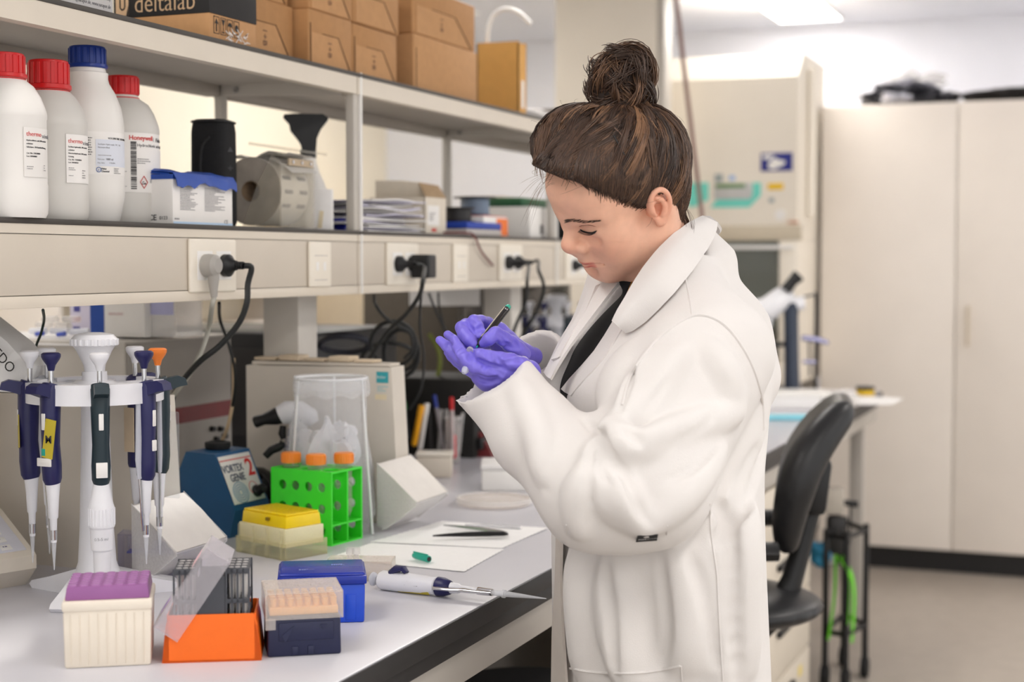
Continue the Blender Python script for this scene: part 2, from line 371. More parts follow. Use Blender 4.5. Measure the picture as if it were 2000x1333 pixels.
def bottle(cxp, topy, d, rpx, label, capm, cap_w, style, ztop_cap, body_m):
    c = at(cxp, 430, d); cx, cy = c[0], c[1]; r = rpx*d/FPX; H_ = float(at(cxp, topy, d)[2])-ZS; hc = ztop_cap*d/FPX; rc = cap_w/2*d/FPX
    t = thing('reagent_bottle', label, 'bottle', (cx, cy, ZS), 0, 'plastic reagent bottles on the lower shelf')
    hb = H_-hc
    if style == 'taper': prof = [(0, 0), (r*.80, 0), (r*.86, .004), (r*.99, .040), (r, .048), (r, hb*.62), (r*.985, hb*.66), (r*.93, hb*.74), (r*.78, hb*.83), (r*.60, hb*.90), (rc*1.10, hb*.93), (rc*1.12, hb*.965), (rc*1.02, hb*.97), (rc*.96, hb), (rc*.9, hb+hc*.5), (0, hb+hc*.5)]
    else: prof = [(0, 0), (r*.93, 0), (r*.985, .006), (r, .016), (r, hb*.235), (r*.985, hb*.25), (r*.985, hb*.70), (r, hb*.715), (r, hb*.745), (r*.97, hb*.78), (r*.86, hb*.865), (r*.70, hb*.94), (rc*1.02, hb*.985), (rc*.94, hb), (rc*.86, hb+hc*.5), (0, hb+hc*.5)]
    B().lathe(prof, (0, 0, 0), 48).build('bottle_body', body_m, t, world=False, ang=50)
    b = B(); b.lathe([(0, hb+hc), (rc*.90, hb+hc), (rc*.965, hb+hc*.97), (rc*.985, hb+hc*.9), (rc*.985, hb+hc*.18)], (0, 0, 0), 40)
    for k in range(18):
        a = 2*PI*k/18; b.box((-.0010, -.0028, hb+hc*.14), (.0012, .0028, hb+hc*.90), .0005, 1, M=Matrix.Rotation(a, 4, 'Z') @ Matrix.Translation((rc*.985, 0, 0)))
    b.lathe([(rc*.985, hb+hc*.18), (rc*1.10, hb+hc*.15), (rc*1.12, hb+hc*.02), (rc*1.05, hb-.001), (rc*.9, hb-.001)] if style != 'slim' else [(rc*.985, hb+hc*.18), (rc*1.0, hb+hc*.1), (rc*.9, hb+hc*.05)], (0, 0, 0), 40)
    b.build('screw_cap', capm, t, world=False, ang=30)
    rb = B(); rb.lathe([(rc*.9, hb-.0005), (rc*1.03, hb-.002), (rc*1.03, hb-.009), (rc*.9, hb-.010)], (0, 0, 0), 40); 
    if style != 'taper': rb.build('tamper_ring', capm, t, world=False)
    to_cam = math.atan2(-cy, -cx)
    def sm(px, py):        # surface frame at a pixel
        th = math.asin(max(-.98, min(.98, (px-cxp)/rpx))); a = to_cam+th
        o = Vector((math.cos(a), math.sin(a), 0)); tx = Vector((-math.sin(a), math.cos(a), 0))
        z = float(at(px, py, d-r*.8)[2])-ZS
        m = Matrix((tx, Vector((0, 0, 1)), o)).transposed().to_4x4(); m.translation = o*(r*1.000+.0006)+Vector((0, 0, z)); return m, th
    def lab(x0, y0, x1, y1, mat=m_label, off=.0003, nm='label'):
        m0, t0 = sm(x0, y0); m1, t1 = sm(x1, y1); z1, z0 = m0.translation.z, m1.translation.z
        rows = []
        for k in range(9):
            a = to_cam+t0+(t1-t0)*k/8; rr = r+off; rows.append([(rr*math.cos(a), rr*math.sin(a), z0), (rr*math.cos(a), rr*math.sin(a), z1)])
        B().sheet(rows, .0002).build(nm, mat, t, world=False)
    def tx(s, px, py, size, mat=m_ink, bold=0, shear=0): text(s, size*(.84 if size < 8 else .94)*d/FPX, sm(px, py)[0], mat, t, bold=bold, world=False, bend=r, shear=shear)
    def blk(px, py, w, h, n, mat=m_inklight, seed=0): lines_block(sm(px, py)[0], w*d/FPX, h*d/FPX, n, mat, t, bend=r, seed=seed, fill=.38).matrix_parent_inverse = Matrix()
    return t, r, lab, tx, blk, sm
# first and second bottle
t, r, lab, tx, blk, sm = bottle(13, 107, 2.15, 79, 'white plastic bottle with red cap at the left end of the bottle row', m_redcap, 78, 'round', 47, m_hdpe)
lab(46, 248, 92, 345, m_hdpe, .0002); tx('thermo', 51, 265, 13.5, m_red_ink); tx('scientific', 80, 267, 12.5, m_inklight)
for i, s in enumerate(('Hydrochloric acid, 1N standard', 'solution', 'Salzsäure, 1N Standard Lösung')): tx(s, 51, 275+i*6.5, 5.2)
for i, s in enumerate(('Cat. No: 124210010', 'Lot: A0460083')): tx(s, 51, 300+i*6, 4.8)
blk(51, 332, 26, 8, 2, seed=3); blk(82, 334, 8, 14, 3, seed=4)
t, r, lab, tx, blk, sm = bottle(99, 121, 2.286, 73, 'white plastic bottle with red cap, second in the row with a white label', m_redcap, 78, 'round', 56, m_hdpe_g)
lab(129, 262, 171, 357); tx('thermo', 133, 279, 13, m_red_ink); tx('scientific', 160, 281, 12, m_inklight)
for i, s in enumerate(('Sodium hydroxide, 1N standard', 'solution', 'Natriumhydroxid, 1N Standard', 'Lösung')): tx(s, 133, 288+i*6.3, 5.0)
for i, s in enumerate(('Cat. No: 124260010', 'Lot: A0460231')): tx(s, 133, 313+i*5.6, 4.6)
blk(133, 334, 16, 7, 2, seed=5); blk(158, 349, 12, 18, 4, seed=6); blk(133, 345, 16, 3, 1, seed=7)
t, r, lab, tx, blk, sm = bottle(175, 94, 2.396, 68, 'taller white plastic bottle with blue cap in the bottle row', m_bluecap, 70, 'taper', 41, m_hdpe)
lab(173, 258, 242, 341); lab(188, 273, 242, 325, m_labelb, .0007); tx('VOLUMETRIC SOLUTION', 211, 272, 6.2)
for i, s in enumerate(('Sodium Hydroxide 1M (1N)', 'Noncertified')): tx(s, 192, 284+i*6, 5.6)
blk(192, 306, 48, 3, 1, seed=8); tx('Volume:', 191, 313, 5); tx('1000 ml', 206, 313, 6.2, bold=.012); tx('Exp date:', 191, 320, 4.6); tx('17.06.2024', 212, 319.5, 4)
blk(174, 306, 11, 36, 8, m_ink, seed=9); blk(221, 340, 20, 12, 4, m_ink, seed=11)
m_fblue = MAT('logo_blue', (30, 90, 170), .5, noise=.03)
b = B(sm(193, 332)[0]); b.rings([((.0036*math.cos(a), .0036*math.sin(a), .0003), .0005) for a in np.linspace(0, 2*PI, 25)], 5); b.build('logo_ring', m_fblue, t, world=False)
tx('F', 191, 335, 7, m_fblue, shear=.2); tx('Fisher', 198, 331.5, 5.2, bold=.02); tx('Chemical', 198, 336.5, 5.2, bold=.02)
t, r, lab, tx, blk, sm = bottle(243, 151, 2.53, 69, 'white plastic bottle with red cap and a barcode label, last in the row', m_redcap, 62, 'slim', 40, m_hdpe_g)
lab(243, 260, 311, 376); tx('Honeywell', 253, 274, 13, m_red_ink, bold=.016); tx('|', 298, 274, 10, m_inklight); tx('Fluka', 302, 276, 12.5, m_ink, shear=.25)
tx('Hydrochloric acid solution', 268, 287, 9.0)
b = B(sm(256, 370)[0]); rr_ = random.Random(5); y = 0
while y < 88:
    h = rr_.choice((.8, 1.2, 2.0, 3.0)); b.box((0, y*2.53/FPX, 0), (11*2.53/FPX, (y+h)*2.53/FPX, .0003)); y += h+rr_.choice((.8, 1.2, 1.8))
b.build('barcode', m_ink, t, world=False, kind='stuff')
blk(268, 322, 36, 12, 3, seed=12); blk(243, 338, 9, 3, 1, seed=13); blk(243, 367, 10, 3, 1, seed=14)
q = .0100; b = B(sm(280, 356)[0])
for a0, a1 in (((0, q), (q*.68, 0)), ((q*.68, 0), (0, -q)), ((0, -q), (-q*.68, 0)), ((-q*.68, 0), (0, q))): b.rings([((a0[0], a0[1], .0003), .0006), ((a1[0], a1[1], .0003), .0006)], 5)
b.build('hazard_diamond', m_red_ink, t, world=False)
b = B(sm(280, 356)[0]); b.box((-.004, -.0035, .0002), (.004, -.0022, .0005)); b.box((-.003, .0005, .0002), (.0006, .0016, .0005), M=Matrix.Rotation(.5, 4, 'Z')); b.box((.0012, -.001, .0002), (.0035, .0002, .0005), M=Matrix.Rotation(-.5, 4, 'Z')); b.build('hazard_sign', m_ink, t, world=False)
blk(291, 358, 16, 8, 3, m_ink, seed=15)

# carton of gloves with torn blue lid
t = thing('glove_carton', 'white carton with torn blue lid and small print beside the last bottle', 'carton', (-1.50, 2.2, ZS))
B().box((-1.565, 2.113, ZS), (-1.435, 2.292, ZS+.080), .0012).build('carton_body', m_label, t)
b = B(); rows = []
for i in range(15):
    y = 2.112+.181*i/14; w = .004*math.sin(i*1.3)+.003*math.sin(i*.7); dr = .022-(.005 if 4 < i < 9 else 0)+.003*math.sin(i*1.9)
    rows.append([(-1.50, y, ZS+.086+w), (-1.455, y, ZS+.086+w*.5), (-1.434, y, ZS+.083), (-1.427-.002*math.sin(i), y+.003*math.sin(i), ZS+.072), (-1.425+.002*math.sin(i*1.2), y, ZS+.083-dr)])
b.sheet(rows, .0012).build('torn_lid', m_bluebox, t)
B().sheet([[(-1.565, 2.108, ZS+.081), (-1.50, 2.11, ZS+.084), (-1.44, 2.113, ZS+.080)], [(-1.565, 2.12, ZS+.084), (-1.50, 2.12, ZS+.094), (-1.45, 2.122, ZS+.086)]], .0012).build('lid_flap', m_bluebox, t)
B().box((-1.566, 2.1118, ZS+.0725), (-1.434, 2.2925, ZS+.0805)).build('blue_rim', m_bluebox, t)
fx = frame((-1.4348, 2.113, ZS), (0, 1, 0), z=(1, 0, 0))
for k, (y0, y1) in enumerate(((.020, .075), (.092, .155))): lines_block(fx @ Matrix.Translation((y0, .022, 0)), y1-y0, .040, 16, m_inklight, t, seed=20+k)
text('CE', .010, fx @ Matrix.Translation((.152, .003, .0002)), m_inklight, t); lines_block(fx @ Matrix.Translation((.004, .004, 0)), .018, .006, 1, m_inklight, t, seed=33)
B().box((-1.4349, 2.114, ZS+.0002), (-1.4344, 2.291, ZS+.004)).build('pale_blue_strip', MAT('pale_blue', (190, 215, 240), .5, noise=.02), t)
fy = frame((-1.565, 2.1128, ZS), (1, 0, 0), z=(0, -1, 0))
text('CE', .013, fy @ Matrix.Translation((.083, .006, .0002)), m_ink, t, bold=.01); text('0123', .008, fy @ Matrix.Translation((.104, .007, .0002)), m_ink, t)
# blue folder edge behind it
p = at(315, 330, 2.72); t = thing('blue_binder', 'narrow blue binder spine standing behind the bottles', 'binder', (p[0], p[1], ZS)); h = float(at(315, 290, 2.72)[2])-ZS
b = B(); b.prism([(-.03+.004*math.cos(a)*0, 0), (.06, 0), (.06, h-.006), (.054, h), (-.03, h)], -.008, .008, axis='y', M=Matrix.Translation((p[0]-.05, p[1], ZS)) @ Matrix.Rotation(-.4, 4, 'Z')); b.build('cover', m_royal, t)
# upright black loudspeaker
p = at(419, 435, 2.79); t = thing('portable_speaker', 'upright black portable speaker with carry cord behind the white carton', 'speaker', (p[0], p[1], ZS), .15)
h = float(at(419, 236, 2.79)[2])-ZS; b = B(); n = 28
for (z, s) in (): pass
def rsq(w, l, k, n=28): return [(w*math.copysign(abs(math.cos(a))**k, math.cos(a)), l*math.copysign(abs(math.sin(a))**k, math.sin(a))) for a in np.linspace(0, 2*PI, n, endpoint=False)]
prof = [(.90, 0), (1, .010), (1, h*.5), (.985, h-.022), (.93, h-.008), (.80, h)]
rws = []
for s, z in prof: rws.append([b.bm.verts.new((x*s, y*s, z)) for x, y in rsq(.036, .036, .55)])
for a, c in zip(rws, rws[1:]):
    for k in range(n): b.bm.faces.new((a[k], a[(k+1) % n], c[(k+1) % n], c[k]))
b.bm.faces.new(rws[-1]); b.build('speaker_body', MAT('black_cloth', (24, 24, 26), .85, noise=.15, scale=300, bump=.15, bscale=700), t, world=False)
B().rings([((x*1.01, y*1.01, h-.004), .0022) for x, y in rsq(.034, .034, .55)+[rsq(.034, .034, .55)[0]]], 6).build('top_rim', m_black, t, world=False)
sa = math.atan2(-p[1], -p[0])-.15; o = Vector((math.cos(sa), math.sin(sa), 0)); tx_ = Vector((-math.sin(sa), math.cos(sa), 0))
def sp(u, z, k=.0385): return o*k+tx_*u+Vector((0, 0, z))
B().tube([sp(-.016, h-.040), sp(-.008, h-.034, .042), sp(-.020, h-.05, .041), sp(-.024, h-.085, .041), sp(-.022, h-.10)], .0022).build('carry_cord', m_blackrough, t, world=False)
b = B(); b.rings([(sp(-.018+.007*math.cos(a), h-.115+.007*math.sin(a), .0375), .0016) for a in np.linspace(0, 2*PI, 17)], 6); b.build('power_button', m_dark, t, world=False)
m_btn = MAT('button_print', (70, 70, 72), .6, noise=.03)
b = B(); b.box((.0, -.0045, -.0008), (.0008, .0045, .0008)); b.box((0, -.0008, -.0045), (.0008, .0008, .0045)); 
bm_ = b.build('plus_mark', m_btn, t, world=False); bm_.location = sp(.029, h-.088, .036); bm_.rotation_euler = (0, 0, sa)
b = B(); b.prism([(-.005, -.004), (.005, -.004), (0, .005)], 0, .0008, axis='x'); bm_ = b.build('triangle_mark', m_btn, t, world=False); bm_.location = sp(.029, h-.055, .036); bm_.rotation_euler = (0, 0, sa)
# film roll in a clear dispenser
p = at(520, 440, 2.93); px_, py_ = p[0], p[1]
t = thing('film_dispenser', 'clear acrylic dispenser holding a wide roll of sealing film', 'dispenser', (px_, py_, ZS), .0)
m_acr = CLEAR('acrylic', (240, 236, 226), .15, .06); m_roll = MAT('film_roll', (222, 218, 212), .55, noise=.02); m_rolls = MAT('roll_side', (164, 156, 146), .7, noise=.12, scale=30)
rz = ZS+.070; yc = py_; RR = .064
b = B(); b.rings([((px_, yc-.052, rz), RR), ((px_, yc+.052, rz), RR)], 48, caps=False); b.build('film_roll', m_roll, t)
b = B(); M_ = Matrix.Translation((px_, yc-.0525, rz)) @ Matrix.Rotation(PI/2, 4, 'X'); b.lathe([(.019, -.001), (.019, .002), (.022, .003), (RR, 0), (RR, -.002)], n=48, M=M_); b.build('roll_side', m_rolls, t)
b = B(); M_ = Matrix.Translation((px_, yc+.0525, rz)) @ Matrix.Rotation(-PI/2, 4, 'X'); b.lathe([(.019, -.001), (.019, .002), (RR, 0), (RR, -.002)], n=48, M=M_); b.build('roll_side', m_rolls, t)
b = B(); b.rings([((px_, yc-.056, rz), .019), ((px_, yc+.056, rz), .019)], 24, caps=False); b.build('core', MAT('card_core', (150, 128, 104), .8, noise=.06), t)
for k in range(3):
    for q in range(2): text('PARAFILM', .011, frame((px_, yc-.040+.055*q, rz), (0, 1, 0), z=(1, 0, 0)) @ Matrix.Rotation(-.35+.42*k, 4, 'X') @ Matrix.Translation((0, 0, RR+.0004)), m_inklight if k else m_ink, t, bold=.02, sx=.62)
B().box((px_-.055, yc-.065, ZS), (px_+.075, yc+.065, ZS+.004), .001).build('base_plate', m_acr, t)
for s in (-.062, .058): b = B(); b.prism([(px_-.015, ZS+.004), (px_+.066, ZS+.004), (px_+.066, ZS+.125), (px_+.050, ZS+.135), (px_+.02, ZS+.085)], yc+s, yc+s+.004, axis='y'); b.build('side_plate', m_acr, t)
B().box((px_+.066, yc-.062, ZS+.004), (px_+.070, yc+.062, ZS+.120), .0008).build('front_plate', m_acr, t)
B().box((px_+.0701, yc-.040, ZS+.118), (px_+.075, yc+.050, ZS+.131), .001).build('blade_bar', MAT('tan_bar', (196, 176, 148), .5, noise=.04), t)
for k in range(3): b = B(); b.cyl((px_+.0751, yc-.028+.033*k, ZS+.1245), (px_+.077, yc-.028+.033*k, ZS+.1245), .0035, n=12); b.build('screw', m_steel, t)
B().box((-.060, -.055, -.0025), (.045, .060, .0025), .001, M=Matrix.Translation((px_+.055, yc, ZS+.150)) @ Matrix.Rotation(.16, 4, 'Y')).build('clear_lid', m_acr, t)
m_film = CLEAR('film', (232, 230, 226), .55, .3)
B().sheet([[(px_-.05+.012*k, yc-.05+.004*math.sin(k), ZS+.132+.006*math.sin(k*1.1)+.001*k), (px_-.05+.012*k, yc+.05, ZS+.136+.005*math.cos(k*1.3))] for k in range(12)], .0006).build('loose_film', m_film, t)
B().sheet([[(px_+.015+.010*k, yc-.048, ZS+.133-.0015*k*k*.4), (px_+.015+.010*k, yc+.045, ZS+.137-.0015*k*k*.4)] for k in range(8)], .0006).build('loose_film', m_film, t)
# white wash bottle with black squeeze head, paper wrapped in front
p = at(603, 445, 3.14); t = thing('squeeze_bottle', 'white conical bottle with a wide black trigger head behind the shelf post', 'bottle', (p[0], p[1], ZS))
B().lathe([(0, 0), (.040, 0), (.043, .005), (.044, .050), (.041, .075), (.032, .100), (.022, .122), (.0165, .140), (.0145, .158), (0, .158)], n=36).build('bottle_body', m_hdpe, t, world=False)
ca = math.atan2(-p[1], -p[0])+PI/2; hm = Matrix.Rotation(ca, 4, 'Z')
b = B(hm); b.rings([((0, 0, .150), .0165), ((0, 0, .166), .0165)], 20)
b.prism([(-.013, .164), (.016, .164), (.018, .190), (.026, .208), (.040, .226), (.041, .231), (.030, .238), (-.030, .238), (-.048, .236), (-.050, .230), (-.038, .217), (-.036, .204), (-.020, .184), (-.015, .176)], -.012, .012, axis='y')
b.build('trigger_head', m_black, t, world=False, ang=30)
p = at(624, 447, 3.02); t = thing('folded_paper', 'folded white paper card with a strip of tape, propped on the shelf edge', 'paper', (p[0], p[1], ZS))
m2 = Matrix.Translation(V(p)) @ Matrix.Rotation(math.atan2(-p[1], -p[0])+PI/2, 4, 'Z'); m2.translation.z = ZS
B(m2).sheet([[(-.027, .004*math.sin(z*30), z), (0, -.002, z), (.024, .003, z), (.027, .012, z)] for z in (.001, .03, .06, .0805)], .0012).build('paper_card', m_paper, t)
B(m2).box((-.004, -.0035, .004), (.004, -.0025, .038), M=Matrix.Rotation(.12, 4, 'Y')).build('tape_strip', MAT('masking_tape', (226, 212, 180), .7, noise=.03), t)
# blue clip behind the post
p = at(668, 446, 3.17); t = thing('blue_clamp', 'bright blue plastic clamp lying left of the shelf post', 'clamp', (p[0], p[1], ZS))
b = B(); b.box((-.015, -.035, 0), (.025, .022, .012), .003); b.box((-.012, -.030, .0125), (.02, .02, .030), .004); b.build('clamp_body', MAT('bright_blue', (24, 38, 176), .35, noise=.04), t, world=False)
b = B(); b.cyl((.0255, -.02, .008), (.028, -.02, .008), .005, n=10); b.cyl((.0205, .01, .022), (.024, .01, .022), .006, n=10); b.build('clamp_knobs', MAT('bright_blue2', (34, 52, 200), .35, noise=.04), t, world=False)
# pile of papers
rp = random.Random(11); z = ZS+.0006
for k in range(15):
    c = (-1.535+rp.uniform(-.012, .012), 2.93+rp.uniform(-.03, .03)); w, l = .095+rp.uniform(-.012, .004), .16+rp.uniform(-.03, .02); th = rp.choice((.0015, .002, .003)); up = rp.uniform(.002, .012)*(k > 4); lift = rp.uniform(.002, .009)*(1 if k > 6 else .3)
    a = rp.uniform(-.10, .12); rows = []
    for i in range(7):
        u = -1+2*i/6; rows.append([(w*v_, l*u, z+lift*max(0, v_)**2*(.5+.5*math.sin(u*3+k))+up*max(0, u)**2*.5) for v_ in (-1, -.4, .2, .7, 1)])
    M_ = Matrix.Translation((c[0], c[1], 0)) @ Matrix.Rotation(a, 4, 'Z')
    o = B(M_).sheet(rows, th).build('paper_sheaf', MAT('lilac_paper', (212, 208, 226), .75, noise=.03) if k % 3 == 1 else m_paper, None)
    tag(o, 'white sheaf of papers in the untidy pile right of the shelf post', 'paper', 'papers piled on the lower shelf'); z += th+.0022
# open beige carton with lid up
t = thing('open_carton', 'beige cardboard carton with its lid folded up behind the pile of papers', 'carton', (-1.52, 3.17, ZS)); m_bcard = MAT('beige_card', (226, 216, 200), .75, noise=.03)
b = B(); X0, X1, Ya, Yb, hh = -1.600, -1.462, 3.135, 3.25, .083
for lo, hi in (((X0, Ya, ZS), (X1, Ya+.002, ZS+hh)), ((X0, Yb-.002, ZS), (X1, Yb, ZS+hh)), ((X0, Ya, ZS), (X0+.002, Yb, ZS+hh)), ((X1-.002, Ya, ZS), (X1, Yb, ZS+hh)), ((X0, Ya, ZS), (X1, Yb, ZS+.002))): b.box(lo, hi)
b.build('carton_body', m_bcard, t)
B().sheet([[(X0, Ya+.03, ZS+hh), (X0+.004, Ya+.02, ZS+hh+.040)], [(-1.53, Ya+.03, ZS+hh), (-1.53, Ya+.02, ZS+hh+.038)], [(X1, Ya+.04, ZS+hh), (X1-.03, Ya+.03, ZS+hh+.034)]], .002).build('lid_flap', m_bcard, t)
B().sheet([[(X1, Ya+.005, ZS+hh), (X1-.03, Ya+.03, ZS+hh+.034)], [(X1, Yb, ZS+hh), (X1-.02, Yb, ZS+hh+.030)]], .002).build('lid_flap', MAT('card_brown', (176, 150, 118), .8, noise=.04), t)
fy = frame((X0, Ya-.0004, ZS), (1, 0, 0), z=(0, -1, 0)); lines_block(fy @ Matrix.Translation((.01, .055, 0)), .09, .018, 3, m_inklight, t, seed=41)
fx = frame((X1+.0004, Ya, ZS), (0, 1, 0), z=(1, 0, 0)); B(fx).box((.012, .02, 0), (.075, .065, .0004)).build('label', m_label, t); lines_block(fx @ Matrix.Translation((.022, .028, .0005)), .04, .02, 4, m_inklight, t, seed=42)
B(fx).box((.035, .006, 0), (.06, .013, .0004)).build('red_mark', m_red_ink, t)
# blue tray, spools, boxes in front of the head
def cyl_thing(nm, lab, cat, p, parts):
    t = thing(nm, lab, cat, p)
    for n_, prof, m in parts: B().lathe(prof, n=32).build(n_, m, t, world=False)
    return t
ya = Yat(900, 430, -1.50)
t = thing('blue_case', 'flat royal blue case under the black spool', 'case', (-1.50, ya, ZS)); B().box((-.06, -.10, .016), (.06, .115, .032), .003).build('case_lid', m_royal, t, world=False); B().box((-.06, -.10, 0), (.06, .115, .0155), .003).build('case_base', MAT('grey_board', (196, 190, 186), .6, noise=.03), t, world=False)
m_spoolb = MAT('grey_blue_wire', (112, 130, 152), .4, noise=.08, scale=200, stretch=(1, 1, 6)); m_spoolk = MAT('black_wire', (40, 38, 38), .5, noise=.1, scale=200)
cyl_thing('wire_spool', 'black wire spool lying on the blue case', 'spool', (-1.505, ya-.01, ZS+.0322), [('flange', [(0, 0), (.043, 0), (.043, .003), (0, .003)], m_black), ('winding', [(.030, .003), (.034, .005), (.034, .031), (.030, .033)], m_spoolk), ('flange', [(0, .033), (.043, .033), (.043, .036), (0, .036)], m_dark)])
t = thing('small_carton', 'small white carton with orange end under the grey blue spool', 'carton', (-1.50, Yat(958, 455, -1.47), ZS)); q = Yat(948, 455, -1.47)
B().box((-1.545, q-.07, ZS), (-1.445, q+.085, ZS+.048), .001).build('carton_body', m_label, t); B().box((-1.4452, q+.012, ZS+.002), (-1.4442, q+.084, ZS+.044)).build('orange_end', m_orange, t); B().box((-1.545, q-.069, ZS+.0482), (-1.447, q+.084, ZS+.0500)).build('orange_lid', MAT('red_orange', (214, 84, 44), .5, noise=.03), t)
cyl_thing('wire_spool', 'grey blue wire spool on top of the small carton', 'spool', (-1.50, q+.005, ZS+.0502), [('flange', [(0, 0), (.042, 0), (.042, .003), (0, .003)], m_spoolb), ('winding', [(.030, .003), (.036, .005), (.036, .042), (.030, .044)], m_spoolb), ('flange', [(0, .044), (.054, .044), (.054, .047), (0, .047)], m_dark)])
q = Yat(1030, 455, -1.50)
t = thing('white_carton', 'white carton with a dark stripe beside the orange ended carton', 'carton', (-1.52, q, ZS)); B().box((-1.60, q-.10, ZS), (-1.455, q+.11, ZS+.082), .002).build('carton_body', m_label, t); B().box((-1.4552, q-.02, ZS+.01), (-1.4545, q+.0, ZS+.035)).build('dark_stripe', m_dark, t)
t = thing('green_case', 'dark green case lying on the white carton', 'case', (-1.53, q, ZS+.0822)); b = B(); b.box((-.055, -.095, 0), (.05, .10, .012), .002); b.build('case_base', MAT('dark_green', (34, 84, 54), .5, noise=.05), t, world=False); B().box((-.055, -.095, .0122), (.05, .10, .024), .003).build('case_lid', MAT('mid_green', (60, 110, 74), .5, noise=.05), t, world=False)
t = thing('beige_carton', 'plain beige carton behind the spools against the back of the shelf', 'carton', (-1.69, Yat(1000, 380, -1.69), ZS)); B().box((-.045, -.14, 0), (.03, .14, .125), .002).build('carton_body', m_bcard, t, world=False); B().box((-.02, -.1405, .1249), (.002, .1405, .1256)).build('tape_strip', MAT('masking_tape', (226, 212, 180), .7, noise=.03), t, world=False)
q = Yat(1094, 460, -1.47); t = thing('black_case', 'small black case at the far shelf post in front of the face', 'case', (-1.50, q+.05, ZS)); B().box((-.05, -.04, 0), (.045, .09, .055), .004).build('case_base', m_black, t, world=False); B().box((-.05, -.04, .0555), (.045, .09, .068), .004).build('case_lid', m_dark, t, world=False)
# red and black lead hanging over the trunking
P = [onX(866, 440, -1.44), onX(905, 443, -1.417), onX(925, 460, -1.411), onX(940, 492, -1.412), onX(963, 520, -1.413)]; P[0][2] = ZS+.003; P[1][2] = ZS+.004
t = thing('test_lead', 'red and black twin wire hanging from the shelf over the trunking', 'cable', P[0]); off = np.array([0, .0025, .001])
B().tube(P, .0018, 6).build('red_wire', MAT('red_wire', (120, 30, 24), .5, noise=.05), t); B().tube([v+off for v in P], .0018, 6).build('black_wire', m_cord, t)

# ================================================================== THINGS ON THE UPPER SHELF
m_kraft = MAT('kraft_card', (178, 132, 86), .78, noise=.04, scale=60, bump=.05, bscale=400); m_kraft2 = MAT('kraft_card_light', (190, 144, 98), .78, noise=.04, scale=60); m_kdark = MAT('kraft_slot', (84, 58, 36), .9, noise=.05)
m_kraftx = MAT('orange_card', (222, 168, 92), .7, noise=.03, scale=40)
t = thing('printed_carton', 'white carton with printed address lines on the upper shelf, left', 'carton', (-1.52, 1.78, ZU)); B().box((-1.62, 1.60, ZU), (-1.44, 1.968, ZU+.18), .001).build('carton_body', MAT('grey_white_card', (208, 205, 204), .7, noise=.02), t)
fx = frame((-1.4396, 1.60, ZU), (0, 1, 0), z=(1, 0, 0))
for i, s in enumerate(('info@sarapor.de, www.sarapor.de', 'Cube GmbH, Am Marienbusch 2, 60488 Mosel, Germany', 'reagents')): text(s, .0085, fx @ Matrix.Translation((.362, .010+.012*i, 0)), m_inklight, t, align='RIGHT', sx=.8)
# black and brown delivery carton
X0, X1 = -1.62, -1.43; Ya, Yb = 2.218, 2.366; zk = float(onX(416, 26, X1)[2]); zt = ZU+.17
t = thing('delivery_carton', 'black over brown carton with large pale lettering on the upper shelf', 'carton', (-1.52, 2.29, ZU))
B().box((X0, Ya, ZU), (X1, Yb, zk), .001).build('brown_base', m_kraft2, t); B().box((X0-.001, Ya-.001, zk), (X1+.001, Yb+.001, zt), .001).build('black_sleeve', MAT('black_card', (36, 34, 34), .7, noise=.06), t)
fy = frame((X0, Ya-.0014, zk), (1, 0, 0), z=(0, -1, 0)); m_pl = MAT('pale_lettering', (206, 172, 136), .7, noise=.03)
text('deltalab', .046, fy @ Matrix.Translation((.041, .0075, 0)), m_pl, t, bold=-.010, sx=.86)
b = B(fy); b.box((.004, .004, 0), (.030, .07, .0004)); b.build('logo_square', m_pl, t)
b = B(fy); b.box((.012, .020, .0005), (.0145, .07, .001)); b.box((.0215, .020, .0005), (.024, .07, .001)); b.rings([((.018+.0048*math.cos(a), .020+.006*math.sin(a), .0007), .0012) for a in np.linspace(PI, 2*PI, 12)], 6); b.prism([(.026, .004), (.030, .004), (.030, .020), (.027, .010)], .0005, .001); b.build('logo_tube', MAT('black_card', (36, 34, 34)), t)
fx = frame((X1+.0006, Ya, ZU), (0, 1, 0), z=(1, 0, 0)); h0 = zk-ZU
for k in range(4):
    x0 = .012+.021*k; b = B(fx)
    for lo, hi in (((x0, .010, 0), (x0+.017, .0112, .0003)), ((x0, .038, 0), (x0+.017, .0392, .0003)), ((x0, .010, 0), (x0+.0011, .0392, .0003)), ((x0+.0159, .010, 0), (x0+.017, .0392, .0003))): b.box(lo, hi)
    cxm = x0+.0085
    if k == 0: b.prism([(cxm-.0055, .027), (cxm+.0055, .027), (cxm, .036)], 0, .0003); b.box((cxm-.0016, .014, 0), (cxm+.0016, .0268, .0003))
    elif k == 1: b.prism([(cxm-.005, .036), (cxm+.005, .036), (cxm+.001, .026), (cxm-.001, .026)], 0, .0003); b.box((cxm-.0007, .016, 0), (cxm+.0007, .0258, .0003)); b.box((cxm-.004, .0135, 0), (cxm+.004, .0155, .0003))
    elif k == 2: b.prism([(cxm+.006*math.cos(a), .027+.007*math.sin(a)) for a in np.linspace(0, PI, 10)], 0, .0003); b.box((cxm-.0006, .016, 0), (cxm+.0006, .0268, .0003))
    else: b.prism([(cxm+.005*math.cos(a), .027+.006*math.sin(a)) for a in np.linspace(0, 2*PI, 12, endpoint=False)], 0, .0003); b.box((cxm-.003, .015, 0), (cxm+.003, .018, .0003))
    b.build('handling_mark', MAT('black_card', (36, 34, 34)), t)
rp = random.Random(4); b = B(fx)
for k in range(26):
    x, y = rp.uniform(.05, .12), rp.uniform(.003, .024); b.box((-.006, -.0006, 0), (.006, .0006, .0003), M=Matrix.Translation((x, y, .0004)) @ Matrix.Rotation(rp.uniform(-.9, .9), 4, 'Z'))
